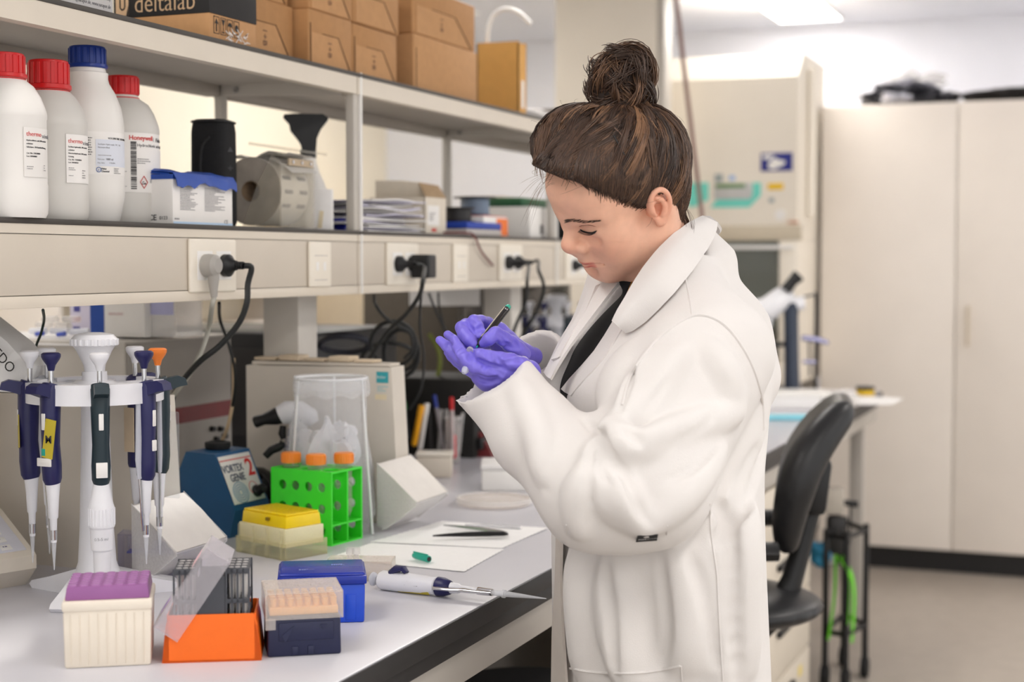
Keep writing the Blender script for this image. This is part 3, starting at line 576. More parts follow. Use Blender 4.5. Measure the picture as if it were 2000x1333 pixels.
b.build('torn_label_scraps', m_label, t, kind='stuff')
# kraft boxes
def kraft(nm_label, X1, Ya, Yb, z0, z1, dx=.16, tab=True, mark=True, mat=m_kraft, slot=False, seedy=0):
    t = thing('kraft_box', nm_label, 'box', (X1-dx/2, (Ya+Yb)/2, z0), 0, 'brown kraft boxes on the upper shelf')
    B().box((X1-dx, Ya, z0), (X1, Yb, z1), .0035, 3).build('box_body', mat, t)
    L, Hh = Yb-Ya, z1-z0; f = frame((X1+.0003, Ya, z0), (0, 1, 0), z=(1, 0, 0))
    if tab:
        b = B(f); e = [(L*.30, Hh*.60), (L*.66, Hh*.60), (L*.93, 0.004)]
        b.box((e[0][0], e[0][1]-.0006, 0), (e[1][0], e[1][1]+.0006, .0006)); dxx, dyy = e[2][0]-e[1][0], e[2][1]-e[1][1]; ln = math.hypot(dxx, dyy)
        b.box((0, -.0014, 0), (ln, .0014, .0007), M=Matrix.Translation((e[1][0], e[1][1], 0)) @ Matrix.Rotation(math.atan2(dyy, dxx), 4, 'Z')); b.build('tab_slot', m_kdark, t)
        B(f).prism([(L*.05, .003), (L*.90, .003), (L*.65, Hh*.585), (L*.05, Hh*.585)], 0, .0012).build('tuck_flap', m_kraft2 if mat is m_kraft else m_kraft, t)
    if slot: B(f).box((L*.03, .004, 0), (L*.03+.0025, Hh*.75, .0007)).build('tab_slot', m_kdark, t)
    if mark: text('1+B', .020*min(1, Hh/.1), f @ Matrix.Translation((L*.42, Hh*.50, .0014)) @ Matrix.Rotation(-PI/2, 4, 'Z'), MAT('stamp_ink', (96, 66, 52), .7, noise=.1), t)
    return t
zA = float(onX(573, 15, -1.47)[2]); yA1 = Yat(573, 15, -1.47)
kraft('brown kraft box with a slanted tuck tab right of the black and brown carton', -1.47, 2.372, yA1, ZU, zA)
kraft('brown kraft box stacked above the first tuck tab box, cut by the frame', -1.48, 2.374, yA1-.002, zA+.001, zA+.10)
yb0, yb1, yc1 = Yat(601, 15, -1.44), Yat(688, 44, -1.44), Yat(775, 63, -1.44); zB = float(onX(601, 15, -1.44)[2])
yb0 = max(yb0, yA1+.004)
kraft('lower kraft box with a tuck tab, just left of the shelf post strip', -1.44, yb0, yb1-.001, ZU, zB, slot=True)
kraft('lower kraft box with a tuck tab above the shelf post strip', -1.44, yb1+.001, yc1, ZU, zB-.002, slot=True)
kraft('upper kraft box lying on the left of two lower boxes', -1.445, yb0+.01, yb1+.01, zB+.001, zB+.10)
kraft('upper kraft box with a slanted slot lying beside another upper box', -1.445, yb1+.012, yc1+.02, zB+.001, zB+.10, mark=False)
yd0, yd1 = Yat(808, 66, -1.44), Yat(932, 100, -1.44); zD = float(onX(808, 64, -1.44)[2]); zE = float(onX(932, 18, -1.44)[2])
yd0 = max(yd0, yc1+.03)
kraft('wide kraft box without tab standing on the shelf beside the orange carton', -1.44, yd0, yd1, ZU, zD, tab=False, mark=False, slot=True, mat=m_kraft2)
kraft('top kraft box of the right hand stack with a stamped mark', -1.445, yd0+.004, yd1-.002, zD+.001, zE+.006)
# orange carton with white hose
X1 = -1.45; Ya = Yat(1013, 80, X1); Yb = Yat(1028, 90, X1); zt = float(onX(1013, 80, X1)[2]); X0 = Xat(931, 80, Ya)
t = thing('hose_carton', 'tall orange brown carton on the upper shelf with a white hose', 'carton', (-1.5, Ya, ZU))
b = B()
for lo, hi in (((X0, Ya, ZU), (X1, Ya+.003, zt)), ((X0, Yb-.003, ZU), (X1, Yb, zt)), ((X0, Ya, ZU), (X0+.003, Yb, zt)), ((X1-.003, Ya, ZU), (X1, Yb, zt-.004)), ((X0, Ya, ZU), (X1, Yb, ZU+.003))): b.box(lo, hi)
b.build('carton_body', m_kraftx, t); B().box((X1, (Ya+Yb)/2-.008, ZU+.02), (X1+.0008, (Ya+Yb)/2+.010, ZU+.09)).build('white_label', m_label, t)
hy = (Ya+Yb)/2
def hpnt(px, py): return onY(px, py, hy)
P = [hpnt(953, 130), hpnt(952, 80), hpnt(956, 48), hpnt(968, 26), hpnt(988, 18), hpnt(1012, 24), hpnt(1036, 46)]
o = B().tube(P, .0062, 10).build('white_hose', m_pwhite, None); tag(o, 'bent white plastic hose rising out of the orange brown carton', 'hose')
# crumpled plastic and dark crate further along
def crumple(nm, lab, cat, c, r, mat, seed, n=26, m=16, rough=.35, flat=1.0):
    rr = np.random.RandomState(seed); b = B(); K = [(rr.normal(size=3)*rr.uniform(2.5, 8), rr.uniform(0, 6), rr.uniform(.3, 1)) for _ in range(14)]
    b.ball((0, 0, 0), 1.0, n, m)
    for v in b.bm.verts:
        d = np.array(v.co); s = 1+rough*sum(a*math.sin(k @ d+p) for k, p, a in K)/4
        q = d*s*np.array(r); v.co = Vector((q[0], q[1], max(q[2], -r[2]*flat)))
    for v in b.bm.verts: v.co += Vector((c[0], c[1], c[2]+r[2]*flat))
    o = b.build(nm, mat, None, ang=25); return tag(o, lab, cat)
p = onX(1058, 215, -1.46); crumple('plastic_bag', 'crumpled clear plastic bag on the upper shelf beside the hose carton', 'bag', (-1.475, p[1], ZU), (.030, .16, .016), m_frost, 5)
p = onX(1100, 205, -1.58); t = thing('dark_crate', 'dark plastic crate on the upper shelf behind the crumpled bag', 'crate', (-1.60, p[1]+.1, ZU)); b = B()
for lo, hi in (((-.10, -.25, 0), (.09, .25, .004)), ((-.10, -.25, 0), (-.095, .25, .07)), ((.085, -.25, 0), (.09, .25, .07)), ((-.10, -.25, 0), (.09, -.245, .07)), ((-.10, .245, 0), (.09, .25, .07))): b.box(lo, hi)
b.build('crate_body', MAT('crate_grey', (112, 104, 98), .6, noise=.1), t, world=False); b = B()
for k in range(6): b.box((-.08, -.22+.08*k, .0045), (.07, -.16+.08*k, .055+.01*(k % 2)), .003)
b.build('crate_contents', m_dark, t, world=False, kind='stuff')
# ================================================================== SOCKETS AND CABLES on the trunking
XT = XF-.0015; ZB = 0.9
def plate(x0, y0, x1, y1, label, mods, cat='socket', grp='plates on the service trunking'):
    a = onX(x0, y1, XT); c = onX(x1, y0, XT); Ya, Yb, z0, z1 = a[1], c[1], float(onX((x0+x1)/2, y1, XT)[2]), float(onX((x0+x1)/2, y0, XT)[2])
    t = thing('wall_socket' if mods else 'data_plate', label, cat, (XT, (Ya+Yb)/2, z0), 0, grp)
    B().box((XT, Ya, z0), (XT+.007, Yb, z1), .005, 3).build('cover_plate', m_ivory, t)
    cs = []
    for k in range(mods):
        yc = Ya+(Yb-Ya)*(k+.5)/mods if mods > 1 else (Ya+Yb)/2; yc = (Ya+Yb)/2+(yc-(Ya+Yb)/2)*.82; zc = (z0+z1)/2; hw = min(.0225, (Yb-Ya)*.5/max(mods, 1)*.8)
        B().box((XT+.0068, yc-hw, zc-.024), (XT+.0080, yc+hw, zc+.024), .0006).build('socket_insert', m_pwhite, t)
        b = B(); M_ = Matrix.Translation((XT+.0082, yc, zc)) @ Matrix.Rotation(PI/2, 4, 'Y'); b.lathe([(hw*.86, 0), (hw*.84, .0006), (hw*.78, -.002), (0, -.002)], n=24, M=M_); b.build('socket_face', m_ivory, t); cs.append(np.array([XT+.008, yc, zc]))
    if not mods:
        yc, zc = (Ya+Yb)/2, (z0+z1)/2; w = (Yb-Ya)*.30
        b = B(); b.box((XT+.007, yc-w, zc+.016), (XT+.0074, yc+w, zc+.0168)); b.box((XT+.007, yc-w, zc-.0300), (XT+.0074, yc+w, zc-.0292)); b.build('groove', m_inklight, t)
        for q in (-.35, .35): B().box((XT+.0066, yc+q*w*1.6-.0045, zc-.012), (XT+.0078, yc+q*w*1.6+.0045, zc+.004), .0004).build('shutter', m_pwhite, t)
    return t, cs
def cable(nm, lab, pts, r, mat, n=8, cat='cable'):
    o = B().tube(pts, r, n, 7).build(nm, mat, None); return tag(o, lab, cat)
def plug(lab, c, mat, kind='straight', r=.018, rdir=(0, 1, 0)):
    t = thing('power_plug', lab, 'plug', c); c = np.array(c); x = np.array([1., 0, 0]); d = np.array(rdir, float)
    if kind == 'straight':
        b = B(); b.rings([(c, r), (c+x*.010, r), (c+x*.013, r*.80), (c+x*.019, r*.5), (c+x*.025, r*.42)], 24); b.build('plug_body', mat, t); b = B()
        e = c+x*.025
        for k in range(3): b.rings([(e+x*(.0005+.0048*k), .0068), (e+x*(.0035+.0048*k), .0064)], 14)
        b.build('strain_relief', mat, t); return t, e+x*.0145
    b = B(); b.rings([(c, r), (c+x*.008, r*1.02), (c+x*.020, r*.95), (c+x*.026, r*.62)], 24)
    b.rings([(c+x*.014, (.010, .010)), (c+x*.014+d*.022, (.0095, .0095)), (c+x*.013+d*.040, (.0068, .0068)), (c+x*.013+d*.052, (.0055, .0055))], 14)
    b.build('plug_body', mat, t); return t, c+x*.013+d*.052
t, cs = plate(366, 467, 455, 571, 'double power socket with a grey plug and a black plug below the white carton', 2)
m_plug = MAT('grey_plug', (168, 164, 158), .45, noise=.02)
_, e = plug('grey angled mains plug in the left half of the nearest double socket', cs[0], m_plug, 'down', .019, (0, .1, -1))
cable('mains_cable', 'grey mains cord falling from the grey plug', [e, onX(414, 600, -1.405), at(408, 640, 2.62), at(396, 680, 2.62), at(374, 725, 2.62), at(345, 765, 2.64), at(320, 800, 2.70), at(300, 860, 2.74)], .0042, m_cordg)
_, e = plug('black mains plug in the right half of the nearest double socket', cs[1], m_black, 'straight', .019)
cable('mains_cable', 'thick black mains cord looping down from the nearest black plug', [e, e+np.array([.010, .006, -.004]), at(484, 556, 2.58), at(482, 592, 2.57), at(466, 632, 2.57), at(430, 675, 2.57), at(392, 705, 2.57), at(362, 737, 2.60), at(340, 770, 2.67), at(330, 830, 2.76)], .0050, m_cord)
plate(600, 472, 641, 561, 'narrow white data outlet plate left of the trunking joint', 0, 'data outlet')
t, cs = plate(752, 475, 812, 557, 'double power socket with a black plug and an adapter, right of the trunking joint', 2)
_, e = plug('black mains plug beside the square adapter', cs[0], m_black, 'straight', .017, )
cable('mains_cable', 'black cord from the plug beside the adapter down to the coiled cables', [e, e+np.array([.016, .012, -.006]), at(826, 545, 3.0), at(820, 575, 3.02), at(795, 612, 3.06), at(760, 645, 3.1), at(735, 680, 3.12), at(715, 712, 3.14)], .0045, m_cord)
c = cs[1]; t = thing('power_adapter', 'square black power adapter plugged into the socket right of the trunking joint', 'adapter', c); B().box((c[0]+.004, c[1]-.008, c[2]-.030), (c[0]+.046, c[1]+.034, c[2]+.020), .004, 3).build('adapter_body', m_black, t); b = B(); b.rings([(c, .015), (c+np.array([.006, 0, 0]), .015)], 20); b.build('plug_face', m_black, t); B().box((c[0]+.0462, c[1]-.002, c[2]-.022), (c[0]+.0466, c[1]+.028, c[2]+.012)).build('rating_label', m_dark, t)
cable('adapter_lead', 'thin black lead hanging straight down from the power adapter', [c+np.array([.03, .01, -.031]), at(823, 575, 3.05), at(820, 640, 3.1), at(828, 700, 3.2), at(822, 760, 3.3), at(800, 800, 3.35)], .0026, m_cord)
plate(882, 477, 910, 552, 'narrow white data outlet plate between two power sockets', 0, 'data outlet')
t, cs = plate(972, 478, 1016, 548, 'double power socket with two black plugs in front of the face', 2)
_, e = plug('first black plug of the pair in front of the face', cs[0], m_black, 'straight', .017); cable('mains_cable', 'black cord of the first plug in front of the face', [e, e+np.array([.012, .01, -.006]), at(1030, 545, 3.55), at(1026, 590, 3.6), at(1006, 640, 3.6), at(990, 690, 3.6)], .0042, m_cord)
_, e = plug('second black plug of the pair in front of the face', cs[1], m_black, 'straight', .017); cable('mains_cable', 'black cord of the second plug making a wide bow', [e, e+np.array([.01, .02, .004]), at(1052, 528, 3.6), at(1062, 560, 3.6), at(1052, 600, 3.62), at(1030, 640, 3.65), at(1004, 685, 3.7)], .0042, m_cord)
t, cs = plate(1102, 492, 1146, 545, 'double power socket partly behind the chin', 2)
plug('black plug just left of the lips', cs[0], m_black, 'straight', .015)
# loose cables under the trunking
cable('thin_cable', 'thin dark cable hanging at the left above the pipette stand', [onX(84, 606, -1.44), at(86, 625, 2.4), at(80, 652, 2.42), at(70, 680, 2.44), at(72, 715, 2.46), at(82, 760, 2.5), at(90, 800, 2.55)], .0022, MAT('dark_green_cord', (26, 44, 38), .5, noise=.05))
cable('thin_cable', 'thin black cable hanging left of the shelf column', [onX(428, 592, -1.47), at(430, 625, 2.85), at(446, 672, 2.86), at(458, 720, 2.88), at(458, 770, 2.9), at(446, 830, 2.95)], .0030, m_cord)
cable('tan_tube', 'tan rubber tube beside the red striped instrument', [at(456, 700, 2.92), at(456, 770, 2.92), at(446, 830, 2.92), at(428, 875, 2.95)], .0035, MAT('tan_rubber', (188, 164, 132), .6, noise=.03))
cable('thin_cable', 'black cable leaving the trunking right of the shelf column', [onX(730, 578, -1.44), at(734, 596, 3.1), at(752, 620, 3.12), at(776, 636, 3.14), at(800, 650, 3.16), at(806, 680, 3.2), at(790, 700, 3.22)], .0034, m_cord)
cable('thin_cable', 'black cable in front of the dark cabinet and the white notice', [onX(838, 574, -1.45), at(848, 600, 3.5), at(866, 640, 3.55), at(884, 680, 3.6), at(900, 720, 3.65)], .0030, m_cord)
cable('thin_cable', 'black cable hanging across the right part of the white notice', [onX(856, 573, -1.45), at(858, 600, 3.6), at(868, 640, 3.62), at(880, 665, 3.65)], .0026, m_cord)
for k, (cx, cy, rx, ry, dd, lab) in enumerate(((672, 672, 48, 16, 3.35, 'thick coil of dark cable lying on the black box behind the shelf column'), (768, 672, 44, 44, 3.25, 'black cable coil hanging in a big loop right of the shelf column'), (784, 690, 34, 46, 3.30, 'second black cable loop behind the big loop'), (760, 700, 52, 30, 3.4, 'flat loop of black cable on the dark box'))):
    P = [at(cx+rx*math.cos(a), cy+ry*math.sin(a), dd+.05*math.sin(a)) for a in np.linspace(0, 2*PI, 22)]
    o = B().rings([(p, .0075 if k == 0 else .0048) for p in P], 8).build('cable_coil', MAT('navy_cable', (30, 32, 44), .45, noise=.1) if k == 0 else m_cord); tag(o, lab, 'cable')
o = B().tube([at(838, 640+12, 4.0), at(858, 690, 4.0), at(856, 730, 4.0), at(838, 758, 4.0), at(815, 768, 4.02)], .0055).build('green_tube', MAT('olive_tube', (110, 118, 40), .5, noise=.05)); tag(o, 'olive green tube curving in front of the dark cabinet', 'tube')

# ================================================================== INSTRUMENTS at the back of the near bench half
m_inst = MAT('warm_grey_casing', (206, 200, 191), .5, noise=.02, scale=12, bump=.02, bscale=300); m_instd = MAT('grey_casing', (156, 150, 142), .5, noise=.02, scale=12)
m_putty = MAT('putty_plastic', (214, 206, 194), .5, noise=.02, scale=14)
# instrument with a dark red stripe
XI, Ya, Yb, zi = -1.755, 2.42, 2.79, 1.246
t = thing('incubator', 'grey box instrument with dark red stripe under the shelf, left', 'instrument', (-1.95, 2.6, ZB))
B().box((-2.20, Ya, ZB), (XI, Yb, zi), .006).build('casing', m_inst, t); B().box((XI, Ya+.004, ZB+.004), (XI+.004, Yb-.004, zi-.004), .002).build('front_panel', m_instd, t)
za, zb = float(onX(440, 782, XI)[2]), float(onX(440, 812, XI)[2]); B().box((XI+.004, Ya+.012, zb), (XI+.0046, Yb-.006, za)).build('red_stripe', MAT('oxblood', (112, 28, 30), .45, noise=.05), t)
B().box((XI+.004, Ya+.012, ZB+.01), (XI+.0044, Yb-.006, zb-.001)).build('control_panel', m_instd, t)
for k, (px, py) in enumerate(((412, 838), (428, 838), (420, 858), (436, 852))): p = onX(px, py, XI+.0044); b = B(); b.rings([(p, .006), (p+np.array([.010, 0, 0]), .005)], 14); b.build('knob', m_black, t)
o = B().sheet([[(-2.19+.06*i, Ya-.012+.06*j, zi+.0012+.004*math.sin(i*1.2+j)*(j > 4)-(.010 if (j == 0 or i == 7) else 0)) for j in range(7)] for i in range(8)], .0012).build('paper_sheet', m_paper); tag(o, 'white paper sheet spread over the top of the red striped instrument', 'paper')
zt_ = zi+.004
def onbox(px, py, Y): return onY(px, py, Y)
def ctn(nm, lab, cat, px0, px1, pyt, Y, dep, mat, z0=zt_, parts=()):
    a, c = onY(px0, pyt, Y), onY(px1, pyt, Y); t = thing(nm, lab, cat, ((a[0]+c[0])/2, Y, z0)); B().box((a[0], Y, z0), (c[0], Y+dep, float(a[2])), .002).build('carton_body', mat, t)
    for n_, m_, u0, u1, v0, v1 in parts: B().box((a[0]+(c[0]-a[0])*u0, Y-.0006, z0+(a[2]-z0)*v0), (a[0]+(c[0]-a[0])*u1, Y, z0+(a[2]-z0)*v1)).build(n_, m_, t)
    return t
t = ctn('kit_carton', 'white and blue kit carton standing on the red striped instrument', 'carton', 176, 282, 585, 2.50, .10, m_label, parts=(('blue_band', MAT('kit_blue', (20, 70, 160), .45, noise=.03), 0, .26, 0, 1),)); text('REAGENT KIT'[:7], .008, frame(onY(212, 616, 2.4992), (1, 0, 0), z=(0, -1, 0)), MAT('faint_red', (225, 190, 190), .6), t)
ctn('printed_box', 'small carton printed in lilac and blue behind the tube bags', 'carton', 136, 177, 592, 2.56, .06, MAT('lilac_card', (214, 208, 226), .6, noise=.03), parts=(('print_block', MAT('print_navy', (80, 80, 150), .6), .2, .5, .72, .9), ('print_block', MAT('print_pink', (196, 120, 140), .6), .15, .5, .4, .55), ('print_block', MAT('print_navy', (80, 80, 150), .6), .15, .48, .1, .25)))
ctn('lilac_tub', 'white tub with lilac lid on the red striped instrument', 'tub', 284, 345, 588, 2.52, .09, m_frost, parts=(('lid', MAT('lilac_lid', (186, 186, 224), .5, noise=.03), 0, .9, .62, 1.0),))
rp = random.Random(9)
for k in range(7):
    p = onY(74+13*k, 650-8*(k % 3), 2.50+.02*(k % 2)); o = B().rings([((p[0]-.018, p[1], zt_+.008+.012*(k % 3)), .006), ((p[0]+.020, p[1]+rp.uniform(-.01, .01), zt_+.009+.012*(k % 3)), .007)], 12).build('tube_bag', m_frost if k % 3 else MAT('white_film', (236, 238, 246), .4, noise=.03), None)
    tag(o, 'small white tube in the loose heap on the red striped instrument', 'tube', 'loose tubes heaped on the instrument')
for k in range(2): p = onY(78+42*k, 648, 2.47); o = B().rings([((p[0]-.010, p[1], zt_+.004), .004), ((p[0]+.008, p[1], zt_+.006), .005)], 10).build('tube_closure', MAT('pale_royal', (80, 100, 200), .4, noise=.03), None); tag(o, ('blue tube cap under the left side of the tube heap', 'blue tube cap under the middle of the tube heap')[k], 'cap')

# upright putty coloured dispensers with a sloping chute
def dispenser(lab, X1, Y, wid, hgt, dep, seed):
    t = thing('chute_dispenser', lab, 'dispenser', (X1-wid/2, Y, ZB), 0, 'putty coloured dispensers')
    b = B(); b.prism([(X1-wid, ZB), (X1+.010, ZB), (X1+.010, ZB+.10), (X1, ZB+hgt), (X1-wid, ZB+hgt-.004)], Y, Y+dep, axis='y'); b.build('housing', m_putty, t)
    b = B(); b.prism([(X1-wid+.01, ZB+hgt-.002), (X1-.006, ZB+hgt+.001), (X1-.006, ZB+hgt+.006), (X1-wid+.01, ZB+hgt+.004)], Y+.006, Y+dep-.006, axis='y'); b.build('lid', m_putty, t)
    # sloping chute with raised sides
    cy0, cy1 = Y-.085, Y+.055
    B().sheet([[(X1+.012, y, ZB+.125), (X1+.045, y, ZB+.100), (X1+.090, y, ZB+.058)] for y in np.linspace(cy0, cy1, 5)], .0025).build('chute', MAT('pale_sheet', (224, 219, 212), .22, noise=.02), t)
    for y in (cy0, cy1): b = B(); b.prism([(X1+.012, ZB+.01), (X1+.030, ZB+.005), (X1+.092, ZB+.052), (X1+.092, ZB+.060), (X1+.012, ZB+.128)], y-.001, y+.001, axis='y'); b.build('chute_side', m_frost, t)
    B().sheet([[(X1+.092, y, ZB+.057), (X1+.060, y, ZB+.028), (X1+.020, y, ZB+.004)] for y in np.linspace(cy0, cy1, 5)], .002).build('chute_bottom', m_frost, t)
    fy = frame((X1, Y-.0006, ZB+hgt), (1, 0, 0), z=(0, -1, 0)); B(fy).box((-.031, -.030, 0), (-.006, -.009, .0005)).build('label', MAT('turquoise_label', (52, 160, 170), .5, noise=.03), t)
    text('BioStor', .0075, fy @ Matrix.Translation((-.030, -.0215, .0006)), m_label, t, sx=.8); lines_block(fy @ Matrix.Translation((-.029, -.048, 0)), .022, .012, 3, MAT('turquoise_print', (130, 190, 196), .6), t, seed=seed); B(fy).box((-.034, -.062, 0), (-.010, -.052, .0004)).build('tape_label', MAT('masking_tape', (226, 212, 180)), t)
    return t
dispenser('putty coloured dispenser with turquoise label behind the pipette stand', -1.417, 2.035, .42, .284, .05, 51)
B().box((-1.400, 2.01, 1.03), (-1.36, 2.014, 1.165), .004).build('clear_flap', m_clear, [o for o in COL.objects if o.name == 'chute_dispenser'][0])
dispenser('putty coloured dispenser with turquoise label behind the bag stand', -1.285, 2.603, .317, .298, .055, 52)
b = B(); rp = random.Random(3)
for k in range(5): x = -1.59+.055*k; b.box((x, 2.612, ZB+.3045), (x+.045, 2.645+.01*(k % 2), ZB+.310+.005*(k % 2)), .002)
o = b.build('tape_scraps', MAT('card_scrap', (214, 196, 170), .8, noise=.05), None, kind='stuff'); o['label'] = 'scraps of tape and card on top of the rear dispenser'; o['category'] = 'scraps'
t = thing('analytical_balance', 'slanted grey white balance hood with dark lettering at the left edge', 'balance', onZ(0, 1040, .9)+np.array([-.12, .02, 0]))
q = [at(-60, 610, 2.30), at(14, 668, 2.28), at(56, 716, 2.27), at(40, 768, 2.27), at(-60, 762, 2.28)]; n_ = -C_F*.02
b = B(); A_ = [b.bm.verts.new(V(v)) for v in q]; C2 = [b.bm.verts.new(V(v+C_F*.12)) for v in q]; b.bm.faces.new(A_); b.bm.faces.new(C2[::-1])
for k in range(5): b.bm.faces.new((A_[k], C2[k], C2[(k+1) % 5], A_[(k+1) % 5]))
b.build('hood', MAT('balance_white', (240, 239, 238), .5, noise=.01), t); hx_ = q[2]-q[1]
text('METTLER TOLEDO', .021, frame(at(19, 731, 2.262), q[2]-q[1], z=-C_F), m_dark, t, align='RIGHT', bold=-.004, ext=.0002)
b = B(); b.box((-.10, -.035, 0), (.02, .0, .30), .01, M=Matrix.Translation(V(onZ(-70, 1110, .9))) @ Matrix.Rotation(YAW, 4, 'Z')); b.build('body', m_inst, t)
# black box, dark cabinet and things at the rear half of the island
t = thing('black_box', 'long black equipment box behind the shelf column with cables on it', 'instrument', (-1.95, 3.3, ZB)); B().box((-2.25, 3.02, ZB), (-1.72, 3.52, 1.235), .008).build('casing', m_black, t); B().box((-2.2, 3.0185, 1.0), (-1.8, 3.02, 1.2), .002).build('front_panel', m_dark, t)
t = thing('dark_cabinet', 'dark brown grey glass fronted cabinet behind the gloved hands', 'cabinet', (-2.05, 4.6, ZB)); B().box((-2.17, 4.2, ZB), (-1.85, 5.2, 1.33), .006).build('casing', MAT('umber_casing', (78, 70, 60), .5, noise=.06), t); B().box((-1.85, 4.22, ZB+.02), (-1.845, 4.70, 1.31), .002).build('door', MAT('umber_glass', (62, 56, 50), .12, noise=.05), t); B().box((-1.85, 4.71, ZB+.02), (-1.845, 5.18, 1.31), .002).build('door', MAT('umber_glass', (62, 56, 50)), t); B().box((-2.15, 4.195, ZB+.08), (-1.88, 4.2, ZB+.10)).build('rail', m_instd, t)
a, c = at(800, 566, 4.05), at(937, 597, 4.05); o = B().sheet([[at(800, y, 4.12) for y in (560, 580, 597)], [at(868, y, 4.10) for y in (560, 580, 598)], [at(937, y, 4.06) for y in (560, 580, 597)]], .001).build('white_notice', m_paper); tag(o, 'white paper notice hanging behind the cables under the trunking', 'paper')
t = thing('dark_rack', 'low black rack of gear between the pen jar and the hands', 'rack', (-1.62, 3.67, ZB)); B().box((-1.80, 3.55, ZB), (-1.52, 3.79, ZB+.20), .006).build('casing', MAT('soot', (34, 32, 30), .6, noise=.1), t); 
for k in range(5): B().box((-1.519, 3.56+.045*k, ZB+.02), (-1.505, 3.595+.045*k, ZB+.05+.02*(k % 3)), .003).build('switch_block', m_dark if k % 2 else m_black, t)
for k in range(3): b = B(); b.rings([(np.array([-1.504, 3.60+.07*k, ZB+.14]), .012), (np.array([-1.495, 3.60+.07*k, ZB+.14]), .010)], 14); b.build('connector', m_instd, t)
# ================================================================== BENCH TOP THINGS, front
# ---- pipette stand and pipettes (local frame: centre of the stand, z from the bench)
m_wp = MAT('white_abs', (238, 238, 242), .32, noise=.01); m_navy = MAT('navy_plastic', (34, 34, 84), .38, noise=.05); m_pgrey = MAT('light_grey_plastic', (196, 198, 206), .4, noise=.02); m_dteal = MAT('dark_teal_plastic', (30, 48, 56), .4, noise=.05)
m_yel = MAT('yellow_tape', (206, 186, 56), .5, noise=.04); m_tip = CLEAR('tip_plastic', (240, 242, 246), .42, .25)
cS = at(191, 1160, 2.30); cS[2] = ZB; ROT = YAW+.34
def make_stand(lab, loc):
    t = thing('pipette_stand', lab, 'stand', loc, ROT)
    b = B()
    for k in range(3):
        a = -PI/2-.42+2*PI*k/3; M_ = Matrix.Rotation(a, 4, 'Z'); pts = [(0, .030), (.08, .026), (.118, .022), (.126, .010), (.126, 0), (0, 0)]
        b.prism([(x, z) for x, z in [(0, 0), (.120, 0), (.126, .006), (.120, .012), (.08, .022), (.02, .040), (0, .042)]], -.026, .026, axis='y', M=M_)
    b.build('base', m_wp, t, world=False, ang=40)
    B().lathe([(0, .002), (.040, .002), (.038, .02), (.028, .05), (.025, .10), (.022, .20), (.020, .29), (.018, .335), (0, .335)], n=32).build('pole', m_wp, t, world=False)
    B().lathe([(0, .300), (.030, .300), (.034, .306), (.034, .316), (.026, .322), (0, .322)], n=32).build('hub', m_wp, t, world=False)
    b = B(); b.lathe([(0, .320), (.013, .320), (.016, .345), (.026, .366), (.030, .372), (.033, .374), (.0335, .384), (.028, .390), (.012, .393), (0, .393)], n=36)
    for k in range(22): b.box((.031, -.0025, .374), (.0355, .0025, .384), .001, 1, M=Matrix.Rotation(2*PI*k/22, 4, 'Z'))
    b.build('knob', m_wp, t, world=False, ang=30)
    for k in range(8):
        a = -PI/2+2*PI*(k+.5)/8; M_ = Matrix.Rotation(a, 4, 'Z'); b = B(M_); da = 2*PI/8*.5-.13
        ro, ri = .100, .082
        b.prism([(ro*math.cos(u), ro*math.sin(u)) for u in np.linspace(-da, da, 7)]+[(ri*math.cos(u), ri*math.sin(u)) for u in np.linspace(da, -da, 7)], .292, .322)
        b.box((.028, -.007, .308), (.085, .007, .318), .002)
        b.build('holder', m_wp, t, world=False, ang=30)
    return t
stand = make_stand('white round pipette stand with eight holders beside the purple tip box', cS)
